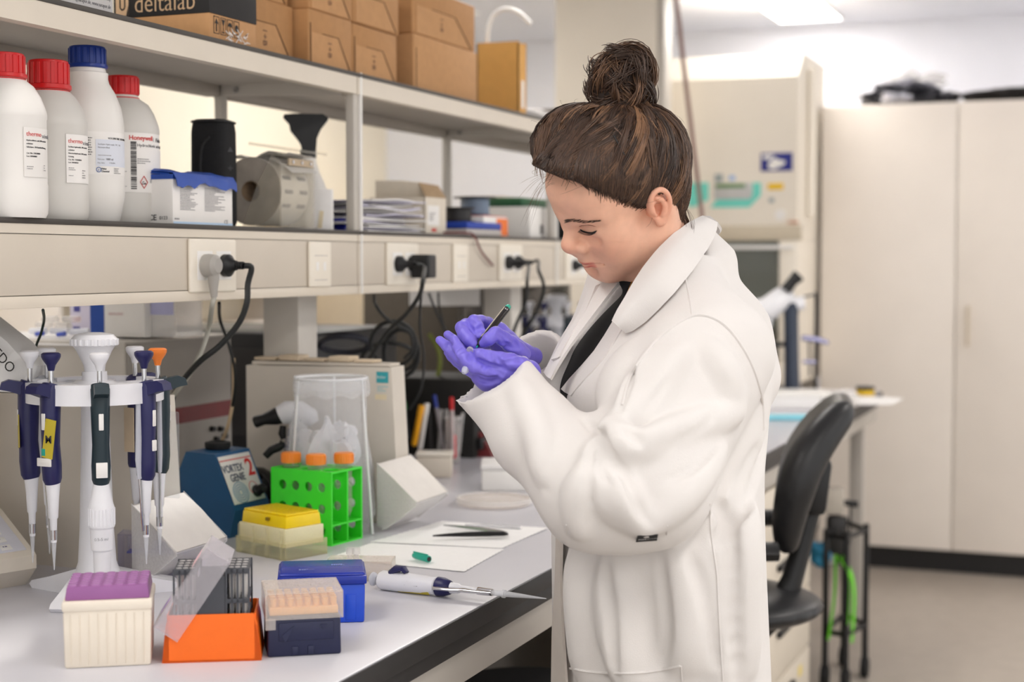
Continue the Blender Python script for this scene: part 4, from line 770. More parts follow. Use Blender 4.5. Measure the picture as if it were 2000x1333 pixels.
def make_pipette(lab, loc, rz, hc, kind, plc, decor=()):
    """hangs at ring radius .103 on local -y before rotation; z 0 at the bench"""
    t = thing('pipette', lab, 'pipette', loc, rz, 'pipettes hanging on the stand')
    R_ = -.092
    def P(x, y, z): return (x, R_-y, z)
    b = B(); b.rings([(P(0, 0, .322), (.0125, .013)), (P(0, .002, .316), (.0145, .0155)), (P(0, .003, .270), (.0130, .0150)), (P(0, .003, .236), (.0120, .0135)), (P(0, .002, .206), (.0135, .0150)), (P(0, .001, .186), (.0130, .0140)), (P(0, 0, .180), (.0110, .0115))], 24)
    b.build('handle', hc, t, world=False)
    b = B(); b.prism([(R_-.008, .322), (R_-.030, .326), (R_-.040, .322), (R_-.043, .312), (R_-.032, .310), (R_-.014, .304)], -.010, .010, axis='x'); b.build('finger_hook', hc, t, world=False, ang=30)
    b = B(); b.rings([(P(0, 0, .322), .0035), (P(0, 0, .346), .0035)], 12); b.build('plunger_rod', m_steel, t, world=False)
    b = B(); b.rings([(P(0, 0, .342), .0045), (P(0, 0, .350), .0065), (P(0, 0, .358), .0120), (P(0, 0, .362), .0138), (P(0, 0, .366), .0138), (P(0, 0, .368), .0110)], 20); b.build('plunger', plc, t, world=False)
    B().box((-.0035, R_-.0185, .258), (.0035, R_-.0160, .282), .0012).build('volume_window', m_pwhite, t, world=False)
    if kind == 'big':
        b = B(); b.rings([(P(0, 0, .181), .0110), (P(0, 0, .150), .0170), (P(0, 0, .146), .0182), (P(0, 0, .118), .0185), (P(0, 0, .115), .0165), (P(0, 0, .085), .0155), (P(0, 0, .082), .0125), (P(0, 0, .050), .0118), (P(0, 0, .048), .0085), (P(0, 0, .006), .0065)], 28)
        for k in range(24): b.box((-.0007, .0178, .120), (.0007, .0193, .145), .0004, 1, M=Matrix.Translation((0, R_, 0)) @ Matrix.Rotation(2*PI*k/24, 4, 'Z'))
        b.build('shaft', m_wp, t, world=False, ang=30); text('0.5-5 ml', .006, Matrix.Translation((-.012, R_-.0172, .100)) @ Matrix.Rotation(PI/2, 4, 'X'), m_inklight, t, world=False)
    else:
        b = B(); b.rings([(P(0, 0, .181), .0105), (P(0, 0, .160), .0085), (P(0, 0, .130), .0068), (P(0, 0, .128), .0052), (P(0, 0, .094), .0042)], 20); b.build('shaft', m_wp, t, world=False)
        B().rings([(P(0, 0, .100), .0038), (P(0, 0, .090), .0034), (P(0, 0, .054), .0008)], 14).build('tip', m_tip, t, world=False)
        b = B(); b.rings([(P(-.012, .0, .300), (.006, .004)), (P(-.015, 0, .21), (.006, .004)), (P(-.012, 0, .182), (.005, .003))], 10); b.build('ejector_arm', m_pgrey, t, world=False)
        b = B(); b.rings([(P(-.012, 0, .184), (.004, .0018)), (P(-.0095, 0, .150), (.0035, .0016)), (P(-.0075, 0, .125), (.004, .0016)), (P(-.0055, 0, .104), (.003, .0014))], 8); b.rings([(P(0, 0, .112), .0052), (P(0, 0, .098), .0050)], 14); b.build('ejector_rail', m_steel, t, world=False)
    for n_, m, z0, z1, w in decor: B().box((-w, R_-.0186, z0), (w, R_-.0156, z1), .0008).build(n_, m, t, world=False)
    return t
D2 = [('lot_label', m_label, .206, .218, .0125), ('teal_sticker', MAT('teal_sticker', (40, 170, 150), .5, noise=.03), .221, .232, .004)]
PIP = [(0, m_dteal, 'big', m_wp, 'dark green pipette with thick white barrel at the front of the stand', [('white_label', m_label, .190, .212, .008)]),
       (-45, m_navy, 'std', m_navy, 'navy pipette with navy plunger and lot label at the front left of the stand', D2),
       (-90, m_navy, 'std', m_wp, 'navy pipette with white plunger at the left side of the stand', []),
       (-135, m_pgrey, 'std', m_wp, 'light grey pipette at the back left of the stand', []),
       (180, m_navy, 'std', m_wp, 'navy pipette with white plunger at the very back of the stand', []),
       (135, m_navy, 'std', m_wp, 'navy pipette with tan tape hanging behind the green one', []),
       (90, m_dteal, 'std', MAT('orange_plunger', (238, 130, 50), .4, noise=.03), 'dark pipette with orange plunger at the right side of the stand', []),
       (45, m_navy, 'std', m_navy, 'navy pipette with grey ejector at the front right of the stand', [('small_sticker', m_label, .222, .238, .004)])]
pips = []
for dg, hc, kind, plc, lab, dec in PIP: pips.append(make_pipette(lab, cS+np.array([0, 0, .0]), ROT+math.radians(dg), hc, kind, plc, dec))
# tapes on pipettes
def on_pip(i, M_): return Matrix.Translation(V(cS)) @ Matrix.Rotation(ROT+math.radians(PIP[i][0]), 4, 'Z') @ M_
B(on_pip(1, Matrix.Translation((.010, -.1095, .246)) @ Matrix.Rotation(.15, 4, 'Y'))).box((-.009, -.001, -.028), (.009, .001, .028)).build('yellow_tape', m_yel, pips[1])
text('M', .016, on_pip(1, Matrix.Translation((.004, -.1112, .240)) @ Matrix.Rotation(PI/2, 4, 'X')), m_ink, pips[1], bold=.004)
B(on_pip(2, Matrix.Translation((.004, -.109, .250)) @ Matrix.Rotation(-.2, 4, 'Y'))).box((-.007, -.001, -.024), (.007, .001, .024)).build('yellow_tape', MAT('dull_yellow_tape', (176, 156, 60), .5, noise=.06), pips[2])
B(on_pip(5, Matrix.Translation((0, -.0775, .240)))).box((-.009, .0, -.034), (.009, .002, .034)).build('tan_tape', MAT('tan_tape', (214, 194, 164), .7, noise=.04), pips[5])
# the same stand again, far down the bench
c2 = at(1086, 814, 4.9); c2[2] = ZB
s2 = dup(stand, c2, ROT, 'second white pipette stand far down the bench, left of the coat')
for i, p in enumerate(pips): dup(p, c2, ROT+math.radians(PIP[i][0]), 'pipette on the far pipette stand behind the gloved hands', 'pipettes on the far stand')

# ---- tip boxes in front; every one stands in its own frame
def bx(px, py, rz): return Matrix.Translation(V(onZ(px, py, ZB))) @ Matrix.Rotation(rz, 4, 'Z')
def rack_thing(nm, lab, M_): return thing(nm, lab, 'rack', M_.translation, M_.to_euler().z)
# white box with purple lid
M_ = bx(211, 1304, YAW+.19); t = rack_thing('tip_box', 'cream white tip box with purple studded top, front left of the bench', M_)
m_cream = MAT('cream_plastic', (232, 222, 206), .42, noise=.02, scale=25); m_purp = MAT('purple_plastic', (148, 92, 148), .38, noise=.03); m_purp2 = MAT('purple_stud', (164, 112, 166), .36, noise=.03)
w, dp, h = .0535, .098, .083
b = B(); b.box((-w*.96, 0, 0), (w*.96, dp, h-.012), .003, taper=(1.03, 1.0)); b.box((-w*1.01, -.002, h-.013), (w*1.01, dp+.002, h), .003)
for k in range(9): b.box((-.0006-w*.82+w*1.64*k/8, -.0012, .004), (.0006-w*.82+w*1.64*k/8, .002, h-.016), .0004, 1)
b.build('box_body', m_cream, t, world=False, ang=30)
b = B(); b.box((-w*.95, .004, h), (w*.95, dp-.004, h+.017), .002, taper=(.95, .95)); b.build('lid', m_purp, t, world=False)
for i in range(7):
    for j in range(6):
        b = B(); x, y = -w*.80+w*1.60*i/6, .014+(dp-.028)*j/5; b.rings([((x, y, h+.0168), .0058), ((x, y, h+.0182), .0050), ((x, y, h+.0185), .0036)], 12); b.build('stud', m_purp2, t, world=False)
# orange box holding grey racks, clear lid tipped open
M_ = bx(414, 1294, YAW+.12); t = rack_thing('sample_box', 'bright orange tapered box holding grey tube racks under a tilted clear lid', M_); m_or = MAT('orange_plastic', (248, 112, 24), .4, noise=.02); m_rk = MAT('charcoal_plastic', (66, 68, 74), .5, noise=.05)
b = B(); b.prism([(-.061, 0), (.061, 0), (.0565, .045), (.054, .0465), (.052, .060), (-.052, .060), (-.054, .0465), (-.0565, .045)], .0, .002, axis='y'); b.prism([(-.061, 0), (.061, 0), (.0565, .045), (.054, .0465), (.052, .060), (-.052, .060), (-.054, .0465), (-.0565, .045)], .086, .088, axis='y')
b.box((-.061, 0, 0), (.061, .088, .003)); b.prism([(.002, 0), (.086, 0), (.086, .060), (.002, .060)], -.0545, -.0525, axis='x'); b.prism([(.002, 0), (.086, 0), (.086, .060), (.002, .060)], .0525, .0545, axis='x')
b.prism([(-.061, 0), (-.0525, 0), (-.0525, .06), (-.0565, .045)], .0, .088, axis='y'); b.prism([(.061, 0), (.0525, 0), (.0525, .06), (.0565, .045)], .0, .088, axis='y')
b.build('box_body', m_or, t, world=False, ang=30)
for i, (x0, x1) in enumerate(((-.046, -.018), (-.016, .016), (.018, .046))):
    b = B(); y0, y1 = .004, .076; zt = .116 if i != 1 else .106
    for lo, hi in (((x0, y0, .050), (x1, y1, .058)), ((x0, y0, .072), (x1, y1, .078)), ((x0, y0, zt-.007), (x1, y1, zt))): b.box(lo, hi, .001)
    for k in range(5): 
        x = x0+(x1-x0)*k/4
        for y in (y0, y1-.002): b.box((x-.0012, y, .050), (x+.0012, y+.002, zt))
    if i == 1: b.prism([(x0, .058), (x1, .058), (x1, .106), (x1-.006, .120), (x0+.006, .120), (x0, .106)], y0-.0015, y0+.0005, axis='y')
    b.build('tube_rack', m_rk, t, world=False, ang=30)
    if i != 1:
        for k in range(3):
            for j in range(4):
                b = B(); x, y = x0+.006+.008*k, y0+.008+.016*j; b.rings([((x, y, .058), .0028), ((x, y, zt+.001), .0034)], 10); b.build('tube', m_frost, t, world=False)
m_lid = CLEAR('clear_lid_plastic', (240, 236, 240), .20, .12)
b = B(); ML = Matrix.Translation((-.070, -.004, .046)) @ Matrix.Rotation(math.radians(-56), 4, 'Y')
b.M = ML; L, dL = .118, .090
b.box((0, 0, 0), (L, dL, .0016), .0006); b.box((0, 0, -.034), (L, .0016, 0)); b.box((0, dL-.0016, -.034), (L, dL, 0)); b.box((0, 0, -.034), (.0016, dL, 0)); b.box((L-.0016, 0, -.034), (L, dL, 0))
b.build('clear_lid', m_lid, t, world=False)
b = B(ML); b.box((.06, .02, .0017), (.10, .07, .0021)); b.build('lid_label', MAT('pink_print', (232, 190, 196), .5, noise=.05), t, world=False); B(ML).box((.012, .030, .0017), (.03, .06, .0021)).build('lid_label', MAT('violet_print', (170, 140, 200), .5, noise=.05), t, world=False)
# navy box with clear lid
M_ = bx(595, 1282, YAW+.22); t = rack_thing('tip_box', 'dark navy tip box with orange tips under a frosted clear lid', M_); m_nb = MAT('navy_box', (30, 34, 66), .42, noise=.04); m_ot = MAT('orange_tips', (244, 186, 110), .4, noise=.03)
w, dp, h = .0465, .078, .052
b = B(); b.box((-w, 0, 0), (w, dp, h), .003, taper=(.98, 1)); b.box((-w*.70, -.0015, .020), (w*.80, .002, .044), .003); b.prism([(-w*.60, .028), (-w*.28, .040), (-w*.52, .018)], -.0028, 0, axis='y'); b.prism([(w*.42, .040), (w*.62, .040), (w*.52, .034)], -.0028, 0, axis='y')
for k in range(2): b.box((-.016+.02*k, -.0015, .002), (-.008+.02*k, .002, .013), .001)
b.build('box_body', m_nb, t, world=False, ang=30)
B().box((-w*.93, .004, h), (w*.93, dp-.004, h+.010), .001).build('tip_plate', m_ot, t, world=False)
for i in range(8):
    for j in range(5): b = B(); x, y = -w*.82+w*1.64*i/7, .012+(dp-.024)*j/4; b.rings([((x, y, h+.010), .0038), ((x, y, h+.020), .0042)], 10); b.build('tip', m_ot, t, world=False)
m_fl = CLEAR('frosted_lid', (248, 242, 236), .22, .2)
b = B(); b.box((-w*1.05, -.004, h-.004), (-w*1.05+.0016, dp+.004, h+.030)); b.box((w*1.05-.0016, -.004, h-.004), (w*1.05, dp+.004, h+.030)); b.box((-w*1.05, -.004, h-.004), (w*1.05, -.0024, h+.030)); b.box((-w*1.05, dp+.0024, h-.004), (w*1.05, dp+.004, h+.030)); b.box((-w*1.05, -.004, h+.0285), (w*1.05, dp+.004, h+.030))
b.box((-w*1.05, -.0045, h-.016), (-w*.78, -.003, h-.002)); b.build('clear_lid', m_fl, t, world=False)
# royal blue box with dark blue lid
M_ = bx(630, 1219, YAW+.13); t = rack_thing('tip_box', 'royal blue tip box with shiny dark blue lid behind the navy box', M_); m_bb = MAT('royal_box', (30, 78, 208), .38, noise=.03); m_bl = MAT('deep_blue_lid', (22, 48, 158), .25, noise=.04)
w, dp, h = .0575, .098, .054
b = B(); b.box((-w, 0, 0), (w, dp, h), .003, taper=(1.02, 1)); b.box((w*.55, -.0012, .004), (w*.80, .002, .040), .003); b.build('box_body', m_bb, t, world=False)
b = B(); b.box((-w*1.06, -.003, h), (w*1.06, dp+.003, h+.012), .002); b.box((-w*1.03, 0, h+.012), (w*1.03, dp, h+.016), .003, taper=(.97, .95)); b.build('lid', m_bl, t, world=False)
for k in range(2): lines_block(Matrix.Translation((-.032+.045*k, .02+.03*k, h+.0163)), .022, .010, 3, MAT('faint_white_print', (150, 165, 220), .5), t, seed=60+k).matrix_parent_inverse = Matrix()
# clear box with blue rack inside, behind the purple one
M_ = bx(308, 1130, YAW+.05); t = rack_thing('rack_box', 'clear plastic box with a blue rack inside behind the purple topped box', M_); w, dp, h = .062, .085, .070
b = B(); b.box((-w, 0, 0), (-w+.0015, dp, h)); b.box((w-.0015, 0, 0), (w, dp, h)); b.box((-w, 0, 0), (w, .0015, h)); b.box((-w, dp-.0015, 0), (w, dp, h)); b.box((-w, 0, h-.0015), (w, dp, h)); b.build('clear_box', CLEAR('lilac_clear', (232, 230, 244), .10, .15), t, world=False)
m_br = MAT('blue_rack', (64, 74, 196), .4, noise=.03); b = B(); b.box((-w*.8, .01, .038), (w*.95, dp-.01, .041)); b.box((-w*.1, .006, .036), (w*.8, .009, .046)); b.build('rack_plate', m_br, t, world=False)
for i in range(5):
    for j in range(3): x = -.005+.0125*i; y = .022+.020*j; B().box((x-.0045, y-.007, .041), (x+.0045, y+.007, .056), .001).build('rack_cell', m_br, t, world=False)
for i in range(5): b = B(); b.rings([((-.048+.010*i, .03, .042), .0042), ((-.048+.010*i, .03, .064), .0045)], 10); b.build('tube', m_frost, t, world=False)
# yellow rack on clear base
M_ = bx(558, 1096, YAW-math.radians(42)); t = rack_thing('tip_box', 'yellow tip rack on a clear cream base in front of the green rack', M_); m_ye = MAT('yellow_plastic', (250, 216, 10), .34, noise=.02); m_cb = CLEAR('cream_clear', (255, 246, 200), .78, .2); m_cb2 = CLEAR('clear_base', (246, 242, 214), .20, .2)
Lx, Ly = .124, .084
b = B(); b.box((-Lx-.004, -.004, 0), (.004, Ly+.004, .004)); 
for lo, hi in (((-Lx-.004, -.004, 0), (.004, -.0025, .028)), ((-Lx-.004, Ly+.0025, 0), (.004, Ly+.004, .028)), ((-Lx-.004, -.004, 0), (-Lx-.0025, Ly+.004, .028)), ((.0025, -.004, 0), (.004, Ly+.004, .028))): b.box(lo, hi)
for k in range(4): b.prism([(-Lx*.95+Lx*.9*k/3-.004, 0), (-Lx*.95+Lx*.9*k/3+.004, 0), (-Lx*.95+Lx*.9*k/3+.002, .05), (-Lx*.95+Lx*.9*k/3-.002, .05)], -.0055, -.004, axis='y')
b.build('clear_base', m_cb2, t, world=False)
B().box((-Lx, 0, .020), (0, Ly, .052), .002).build('tip_tray', m_cb, t, world=False)
b = B(); b.box((-Lx*.97, .003, .052), (-.003, Ly-.003, .072), .002, taper=(.97, .96)); b.box((-Lx*.95, .006, .072), (-.006, Ly-.006, .0755), .0015); b.build('yellow_tray', m_ye, t, world=False)
for i in range(12): 
    for j in range(8): pass
lines_block(Matrix.Translation((-Lx*.92, .010, .0756)), Lx*.84, Ly*.76, 8, MAT('yellow_shadow', (226, 188, 6), .4), t, name='hole_shade_rows', seed=70, ragged=False).matrix_parent_inverse = Matrix(); B().box((-Lx*.42, -.0006, .062), (-Lx*.36, .004, .067)).build('maker_mark', MAT('dark_yellow', (140, 112, 10), .5), t, world=False)  # flat dashes, the shade of the tip holes is painted in their colour
# green rack with three tubes
M_ = bx(648, 1068, YAW-math.radians(30)); t = rack_thing('tube_rack', 'bright green open tube rack with round holes', M_); m_gr = MAT('green_plastic', (66, 232, 56), .36, noise=.02); m_grd = MAT('green_plastic_hole', (26, 150, 28), .4, noise=.02)
Lx, Ly, hz_ = .130, .092, .127
b = B(); hole_r = .0085
def face_with_holes(b, M, L, Hh, th, holes, r):
    """plate in the local xz plane with round holes, built as a grid of cells around each hole"""
    xs = sorted({0, L, *[x for x, z in holes]}); n = 20
    cols = sorted({x for x, z in holes}); rows = sorted({z for x, z in holes}); xe = [0]+[(a+c)/2 for a, c in zip(cols, cols[1:])]+[L]; ze = [0]+[(a+c)/2 for a, c in zip(rows, rows[1:])]+[Hh]
    for i, cx in enumerate(cols):
        for j, cz in enumerate(rows):
            x0, x1, z0, z1 = xe[i], xe[i+1], ze[j], ze[j+1]; ring = []; out = []
            for k in range(n):
                a = 2*PI*(k+.5)/n; dx, dz = math.cos(a), math.sin(a); ring.append((cx+r*dx, cz+r*dz))
                s = min(((x1-cx)/dx if dx > 0 else (x0-cx)/dx) if abs(dx) > 1e-9 else 9, ((z1-cz)/dz if dz > 0 else (z0-cz)/dz) if abs(dz) > 1e-9 else 9); out.append((cx+s*dx, cz+s*dz))
            for cor in ((x1, z1), (x0, z1), (x0, z0), (x1, z0)):
                k = min(range(n), key=lambda q: (out[q][0]-cor[0])**2+(out[q][1]-cor[1])**2); out[k] = cor
            V0 = [[b.bm.verts.new(M @ Vector((p[0], y, p[1]))) for p in L_] for L_ in (ring, out) for y in (0, th)]
            for k in range(n):
                k2 = (k+1) % n
                b.bm.faces.new((V0[0][k], V0[2][k], V0[2][k2], V0[0][k2])); b.bm.faces.new((V0[1][k], V0[1][k2], V0[3][k2], V0[3][k])); b.bm.faces.new((V0[0][k], V0[0][k2], V0[1][k2], V0[1][k])); b.bm.faces.new((V0[2][k], V0[3][k], V0[3][k2], V0[2][k2]))
fh = [(Lx*u, hz_*v) for u in (.17, .39, .61, .83) for v in (.20, .50, .80)]
face_with_holes(b, Matrix.Translation((-Lx, 0, 0)), Lx, hz_, .003, fh, hole_r); b.build('front_wall', m_gr, t, world=False, ang=30)
b = B(); face_with_holes(b, Matrix.Translation((-Lx, Ly-.003, 0)), Lx, hz_, .003, fh, hole_r); b.build('back_wall', m_gr, t, world=False, ang=30)
b = B(); face_with_holes(b, Matrix.Translation((-Lx, Ly*.5, 0)), Lx, hz_, .003, fh, hole_r); b.build('middle_wall', m_gr, t, world=False, ang=30)
b = B(); face_with_holes(b, Matrix.Translation((-Lx, 0, hz_+.003)) @ Matrix.Rotation(-PI/2, 4, 'X'), Lx, Ly, .003, [(Lx*u, Ly*v) for u in (.17, .50, .83) for v in (.27, .73)], .0165); b.build('top_plate', m_gr, t, world=False, ang=30)
B().box((-Lx, .003, .0), (0, Ly-.003, .003)).build('bottom_plate', m_gr, t, world=False); B().box((-Lx, .003, .034), (0, Ly-.003, .037)).build('shelf_plate', m_gr, t, world=False); B().box((-Lx-.003, -.001, 0), (-Lx, Ly+.001, hz_+.004)).build('end_wall', m_gr, t, world=False)
m_ocap = MAT('orange_cap', (250, 146, 52), .36, noise=.02); m_tubec = CLEAR('tube_clear', (240, 236, 224), .16, .12)
for k, (u, v, lab) in enumerate(((.17, .27, 'orange capped tube at the left of the green rack'), (.60, .27, 'orange capped tube at the front right of the green rack'), (.83, .73, 'orange capped tube at the back of the green rack'))):
    p = M_ @ Vector((-Lx+Lx*u, Ly*v, .0375)); tt = thing('centrifuge_tube', lab, 'tube', p, 0, 'orange capped tubes in the green rack')
    B().lathe([(0, .0), (.004, .001), (.0142, .014), (.0146, .100), (.0155, .1005), (.0155, .102), (.0138, .102)], n=28).build('tube_body', m_tubec, tt, world=False)
    b = B(); b.lathe([(0, .1190), (.0155, .1190), (.0172, .1175), (.0176, .101), (.0165, .1005)], n=28)
    for q in range(24): b.box((.0168, -.0008, .103), (.0180, .0008, .1165), .0003, 1, M=Matrix.Rotation(2*PI*q/24, 4, 'Z'))
    b.build('screw_cap', m_ocap, tt, world=False, ang=30); text(('10', '15', '6')[k], .010, Matrix.Translation((0, 0, .085)) @ Matrix.Rotation(math.atan2(-p.y, -p.x)+PI/2, 4, 'Z') @ Matrix.Translation((-.006, -.0148, 0)) @ Matrix.Rotation(PI/2, 4, 'X'), m_inklight, tt, world=False)

# ---- clear waste bag on a wire stand
cB = at(648, 1000, 2.83); cB[2] = ZB; dB = 2.83; zr = float(at(648, 738, dB)[2])-ZB
t = thing('bag_stand', 'white wire stand holding an open clear waste bag behind the green rack', 'bag stand', cB, YAW); m_wire = MAT('white_wire', (232, 234, 234), .35, noise=.02)
rr = .066
b = B(); b.rings([((rr*math.cos(a), rr*math.sin(a), zr), .0022) for a in np.linspace(0, 2*PI, 33)], 8, caps=False); b.build('top_ring', m_wire, t, world=False)
for k, a in enumerate((-2.55, -.45, 1.6)):
    b = B(); b.rings([((rr*math.cos(a), rr*math.sin(a), zr), .0022), ((rr*1.32*math.cos(a), rr*1.32*math.sin(a), .002), .0022)], 8); b.build('leg', m_wire, t, world=False)
b = B(); rp = np.random.RandomState(8); n = 44; rows = []
for i, (z, s, am) in enumerate(((zr-.030, 1.07, .02), (zr-.010, 1.06, .01), (zr+.004, 1.03, .005), (zr+.001, .98, .0), (zr-.05, 1.00, .03), (zr-.11, 1.05, .05), (zr-.17, 1.10, .07), (.03, 1.10, .09), (.006, .95, .08))):
    rows.append([(rr*s*(1+am*math.sin(3*a+i)+am*math.sin(7*a+2*i)*.6)*math.cos(a), rr*s*(1+am*math.sin(3*a+i)+am*math.sin(7*a+2*i)*.6)*math.sin(a), z+.004*math.sin(9*a+i)*(am > .01)) for a in np.linspace(0, 2*PI, n+1)])
b.sheet(rows, 0); b.build('clear_bag', CLEAR('bag_film', (246, 247, 250), .24, .12), t, world=False, ang=50)
crumple('glove_waste', 'crumpled white paper waste inside the clear bag', 'waste', cB+np.array([.0, .0, .085]), (.046, .046, .056), CLEAR('waste_white', (238, 238, 242), .62, .3), 14, 30, 20, .55)
crumple('green_waste', 'pale green crumpled waste at the bottom of the clear bag', 'waste', cB+np.array([.006, -.012, .038]), (.036, .036, .026), MAT('pale_green_waste', (176, 206, 172), .5, noise=.06), 15, 22, 14, .5)
o = B().rings([(cB+C_R*.012-C_F*.045+np.array([0, 0, .105]), .0045), (cB+C_R*.022-C_F*.040+np.array([0, 0, .115]), .0045)], 12).build('pen_end', m_dark); tag(o, 'dark ended tube among the waste in the clear bag', 'tube')

# ---- white pistol shaped pipette controller behind the bag
cP = at(572, 960, 2.90); t = thing('pipette_controller', 'white pistol shaped pipette controller with black nozzle beside the bag stand', 'pipette controller', np.array([cP[0], cP[1], ZB]))
def pp(px, py, d=2.90): return at(px, py, d)
b = B(); b.rings([(pp(547, 812), .0185), (pp(560, 806), .0220), (pp(585, 806), .0225), (pp(606, 818), .0200), (pp(612, 828), .012)], 22); b.rings([(pp(586, 815), .019), (pp(580, 850), .0170), (pp(574, 900), .0165), (pp(570, 950), .0190), (pp(569, 985), .0200)], 22); b.build('housing', m_wp, t); b = B(); _f = pp(569, 985); b.rings([((_f[0], _f[1], ZB+.001), .034), ((_f[0], _f[1], ZB+.014), .032), ((_f[0], _f[1], ZB+.03), .024), (_f, .0215)], 20); b.build('charging_foot', m_pgrey, t)
b = B(); b.rings([(pp(548, 811), .0170), (pp(538, 814), .0165), (pp(515, 820), .0105), (pp(499, 825), .0115), (pp(496, 826), .009)], 20); b.build('nozzle', m_black, t)
b = B(); b.rings([(pp(553, 832), .006), (pp(551, 848), .0075), (pp(554, 858), .005)], 12); b.build('trigger', m_black, t); b = B(); b.rings([(pp(556, 868), .005), (pp(544, 874), .0085), (pp(530, 880), .0080), (pp(518, 892), .007)], 12); b.rings([(pp(548, 868), .0055), (pp(552, 866), .007)], 12); b.build('lever', m_black, t)
text('PIPETBOY acu', .012, frame(pp(562, 902, 2.876), pp(566, 820, 2.876)-pp(562, 902, 2.876), z=-C_F-.25*C_R), MAT('navy_print', (40, 60, 120), .5), t, sx=.85)
# ---- vortex mixer
cV = onZ(412, 1046, ZB); t = thing('vortex_mixer', 'blue wedge shaped vortex mixer with red lettered panel', 'mixer', cV, 0); m_vb = MAT('petrol_blue', (30, 84, 128), .42, noise=.03, scale=30, bump=.03, bscale=300)
V2 = lambda px, py, d: at(px, py, d)
Mv = Matrix.Translation(V(cV)) @ Matrix.Rotation(YAW-.45, 4, 'Z'); t.rotation_euler = (0, 0, YAW-.45)
b = B(); prof = [(-.06, .0), (.062, .0), (.062, .045), (.025, .155), (-.055, .160), (-.062, .15)]
b.prism([(.05, 0), (.062, .05), (.018, .150), (-.045, .152), (-.060, .120), (-.054, 0)], -.012, .095, axis='y'); b.build('body', m_vb, t, world=False, ang=30)
nv = Vector((.100, 0, .044)).normalized(); p0, p1 = Vector((.0605, -.0125, .052)), Vector((.0185, -.0125, .148))
# front panel on the sloping face, turned a little to the viewer
upv = (p1-p0).normalized(); Mp_ = frame(np.array(p0+upv*.006+Vector((.0015, -.0, .0008))), (0, 1, 0), y=upv); b = B(Mp_)
b.box((.004, .002, 0), (.100, .094, .0012), .0004); b.build('panel', MAT('panel_white', (226, 224, 218), .45, noise=.02), t, world=False)
m_pr = MAT('panel_red', (206, 40, 36), .5, noise=.03)
B(Mp_).box((.004, .084, .0012), (.098, .086, .0015)).build('red_rule', m_pr, t, world=False)
text('VORTEX', .0200, Mp_ @ Matrix.Translation((.004, .062, .0014)), MAT('panel_navy', (40, 56, 84), .5, noise=.03), t, world=False, bold=.02, sx=.80); text('GENIE', .0200, Mp_ @ Matrix.Translation((.018, .044, .0014)), MAT('panel_navy', (40, 56, 84)), t, world=False, bold=.02, sx=.80); text('2', .046, Mp_ @ Matrix.Translation((.074, .050, .0014)), m_pr, t, world=False, bold=.02)
b = B(Mp_)
for q in range(4): b.rings([((.034+(.006+.005*q)*math.cos(a), .022+(.006+.0045*q)*math.sin(a), .0014), .0009) for a in np.linspace(0, 2*PI, 25)], 5)
b.build('swirl_print', MAT('panel_teal', (96, 150, 176), .5, noise=.03), t, world=False); b = B(Mp_); b.rings([((.075+.012*math.cos(a), .026+.012*math.sin(a), .0014), .0006) for a in np.linspace(0, 2*PI, 25)], 5); b.build('dial_print', m_pr, t, world=False)
b = B(Mp_); b.rings([((.078, .018, .001), .011), ((.078, .018, .006), .0115), ((.078, .018, .008), .0095), ((.078, .018, .020), .0088)], 20); b.box((.068, .0165, .008), (.088, .0195, .021), .001); b.build('dial_knob', m_black, t, world=False)
p = Mv @ Vector((-.012, .05, .152)); b = B(); b.lathe([(0, .152), (.022, .152), (.024, .156), (.024, .164), (.016, .166), (.012, .160), (0, .158)], n=24, c=(-.02, .05, 0)); b.build('cup_head', m_blackrough, t, world=False)
# black dome behind it
cD = at(500, 960, 2.95); o = thing('dome_lamp', 'shiny black domed device between the vortex mixer and the green rack', 'device', np.array([cD[0], cD[1], ZB])); B().lathe([(0, .0), (.040, .0), (.044, .004), (.046, .04), (.046, .055), (.042, .075), (.032, .092), (.016, .102), (0, .104)], n=36).build('dome', MAT('gloss_black', (20, 20, 22), .12, noise=.05), o, world=False); B().lathe([(.0462, .036), (.0475, .038), (.0475, .044), (.0462, .046)], n=36).build('rim', m_dark, o, world=False)
# pale tube rack with caps behind the blue box
M_ = bx(705, 1136, YAW-.05); t = rack_thing('tube_rack', 'low clear rack with two capped tubes behind the blue box', M_); b = B(); b.box((-.055, 0, 0), (.048, .05, .004)); b.box((-.055, 0, .028), (.048, .05, .031)); b.box((-.055, 0, 0), (.048, .0016, .031)); b.box((-.055, .0484, 0), (.048, .05, .031)); b.box((-.055, 0, 0), (-.0534, .05, .031)); b.box((.0464, 0, 0), (.048, .05, .031)); b.build('rack_body', m_fl, t, world=False)
for x, y in ((-.022, .030), (-.012, .032)): b = B(); b.rings([((x, y, .010), .004), ((x, y, .036), .0045), ((x, y, .037), .0062), ((x, y, .047), .0062)], 14); b.build('tube', m_frost, t, world=False)
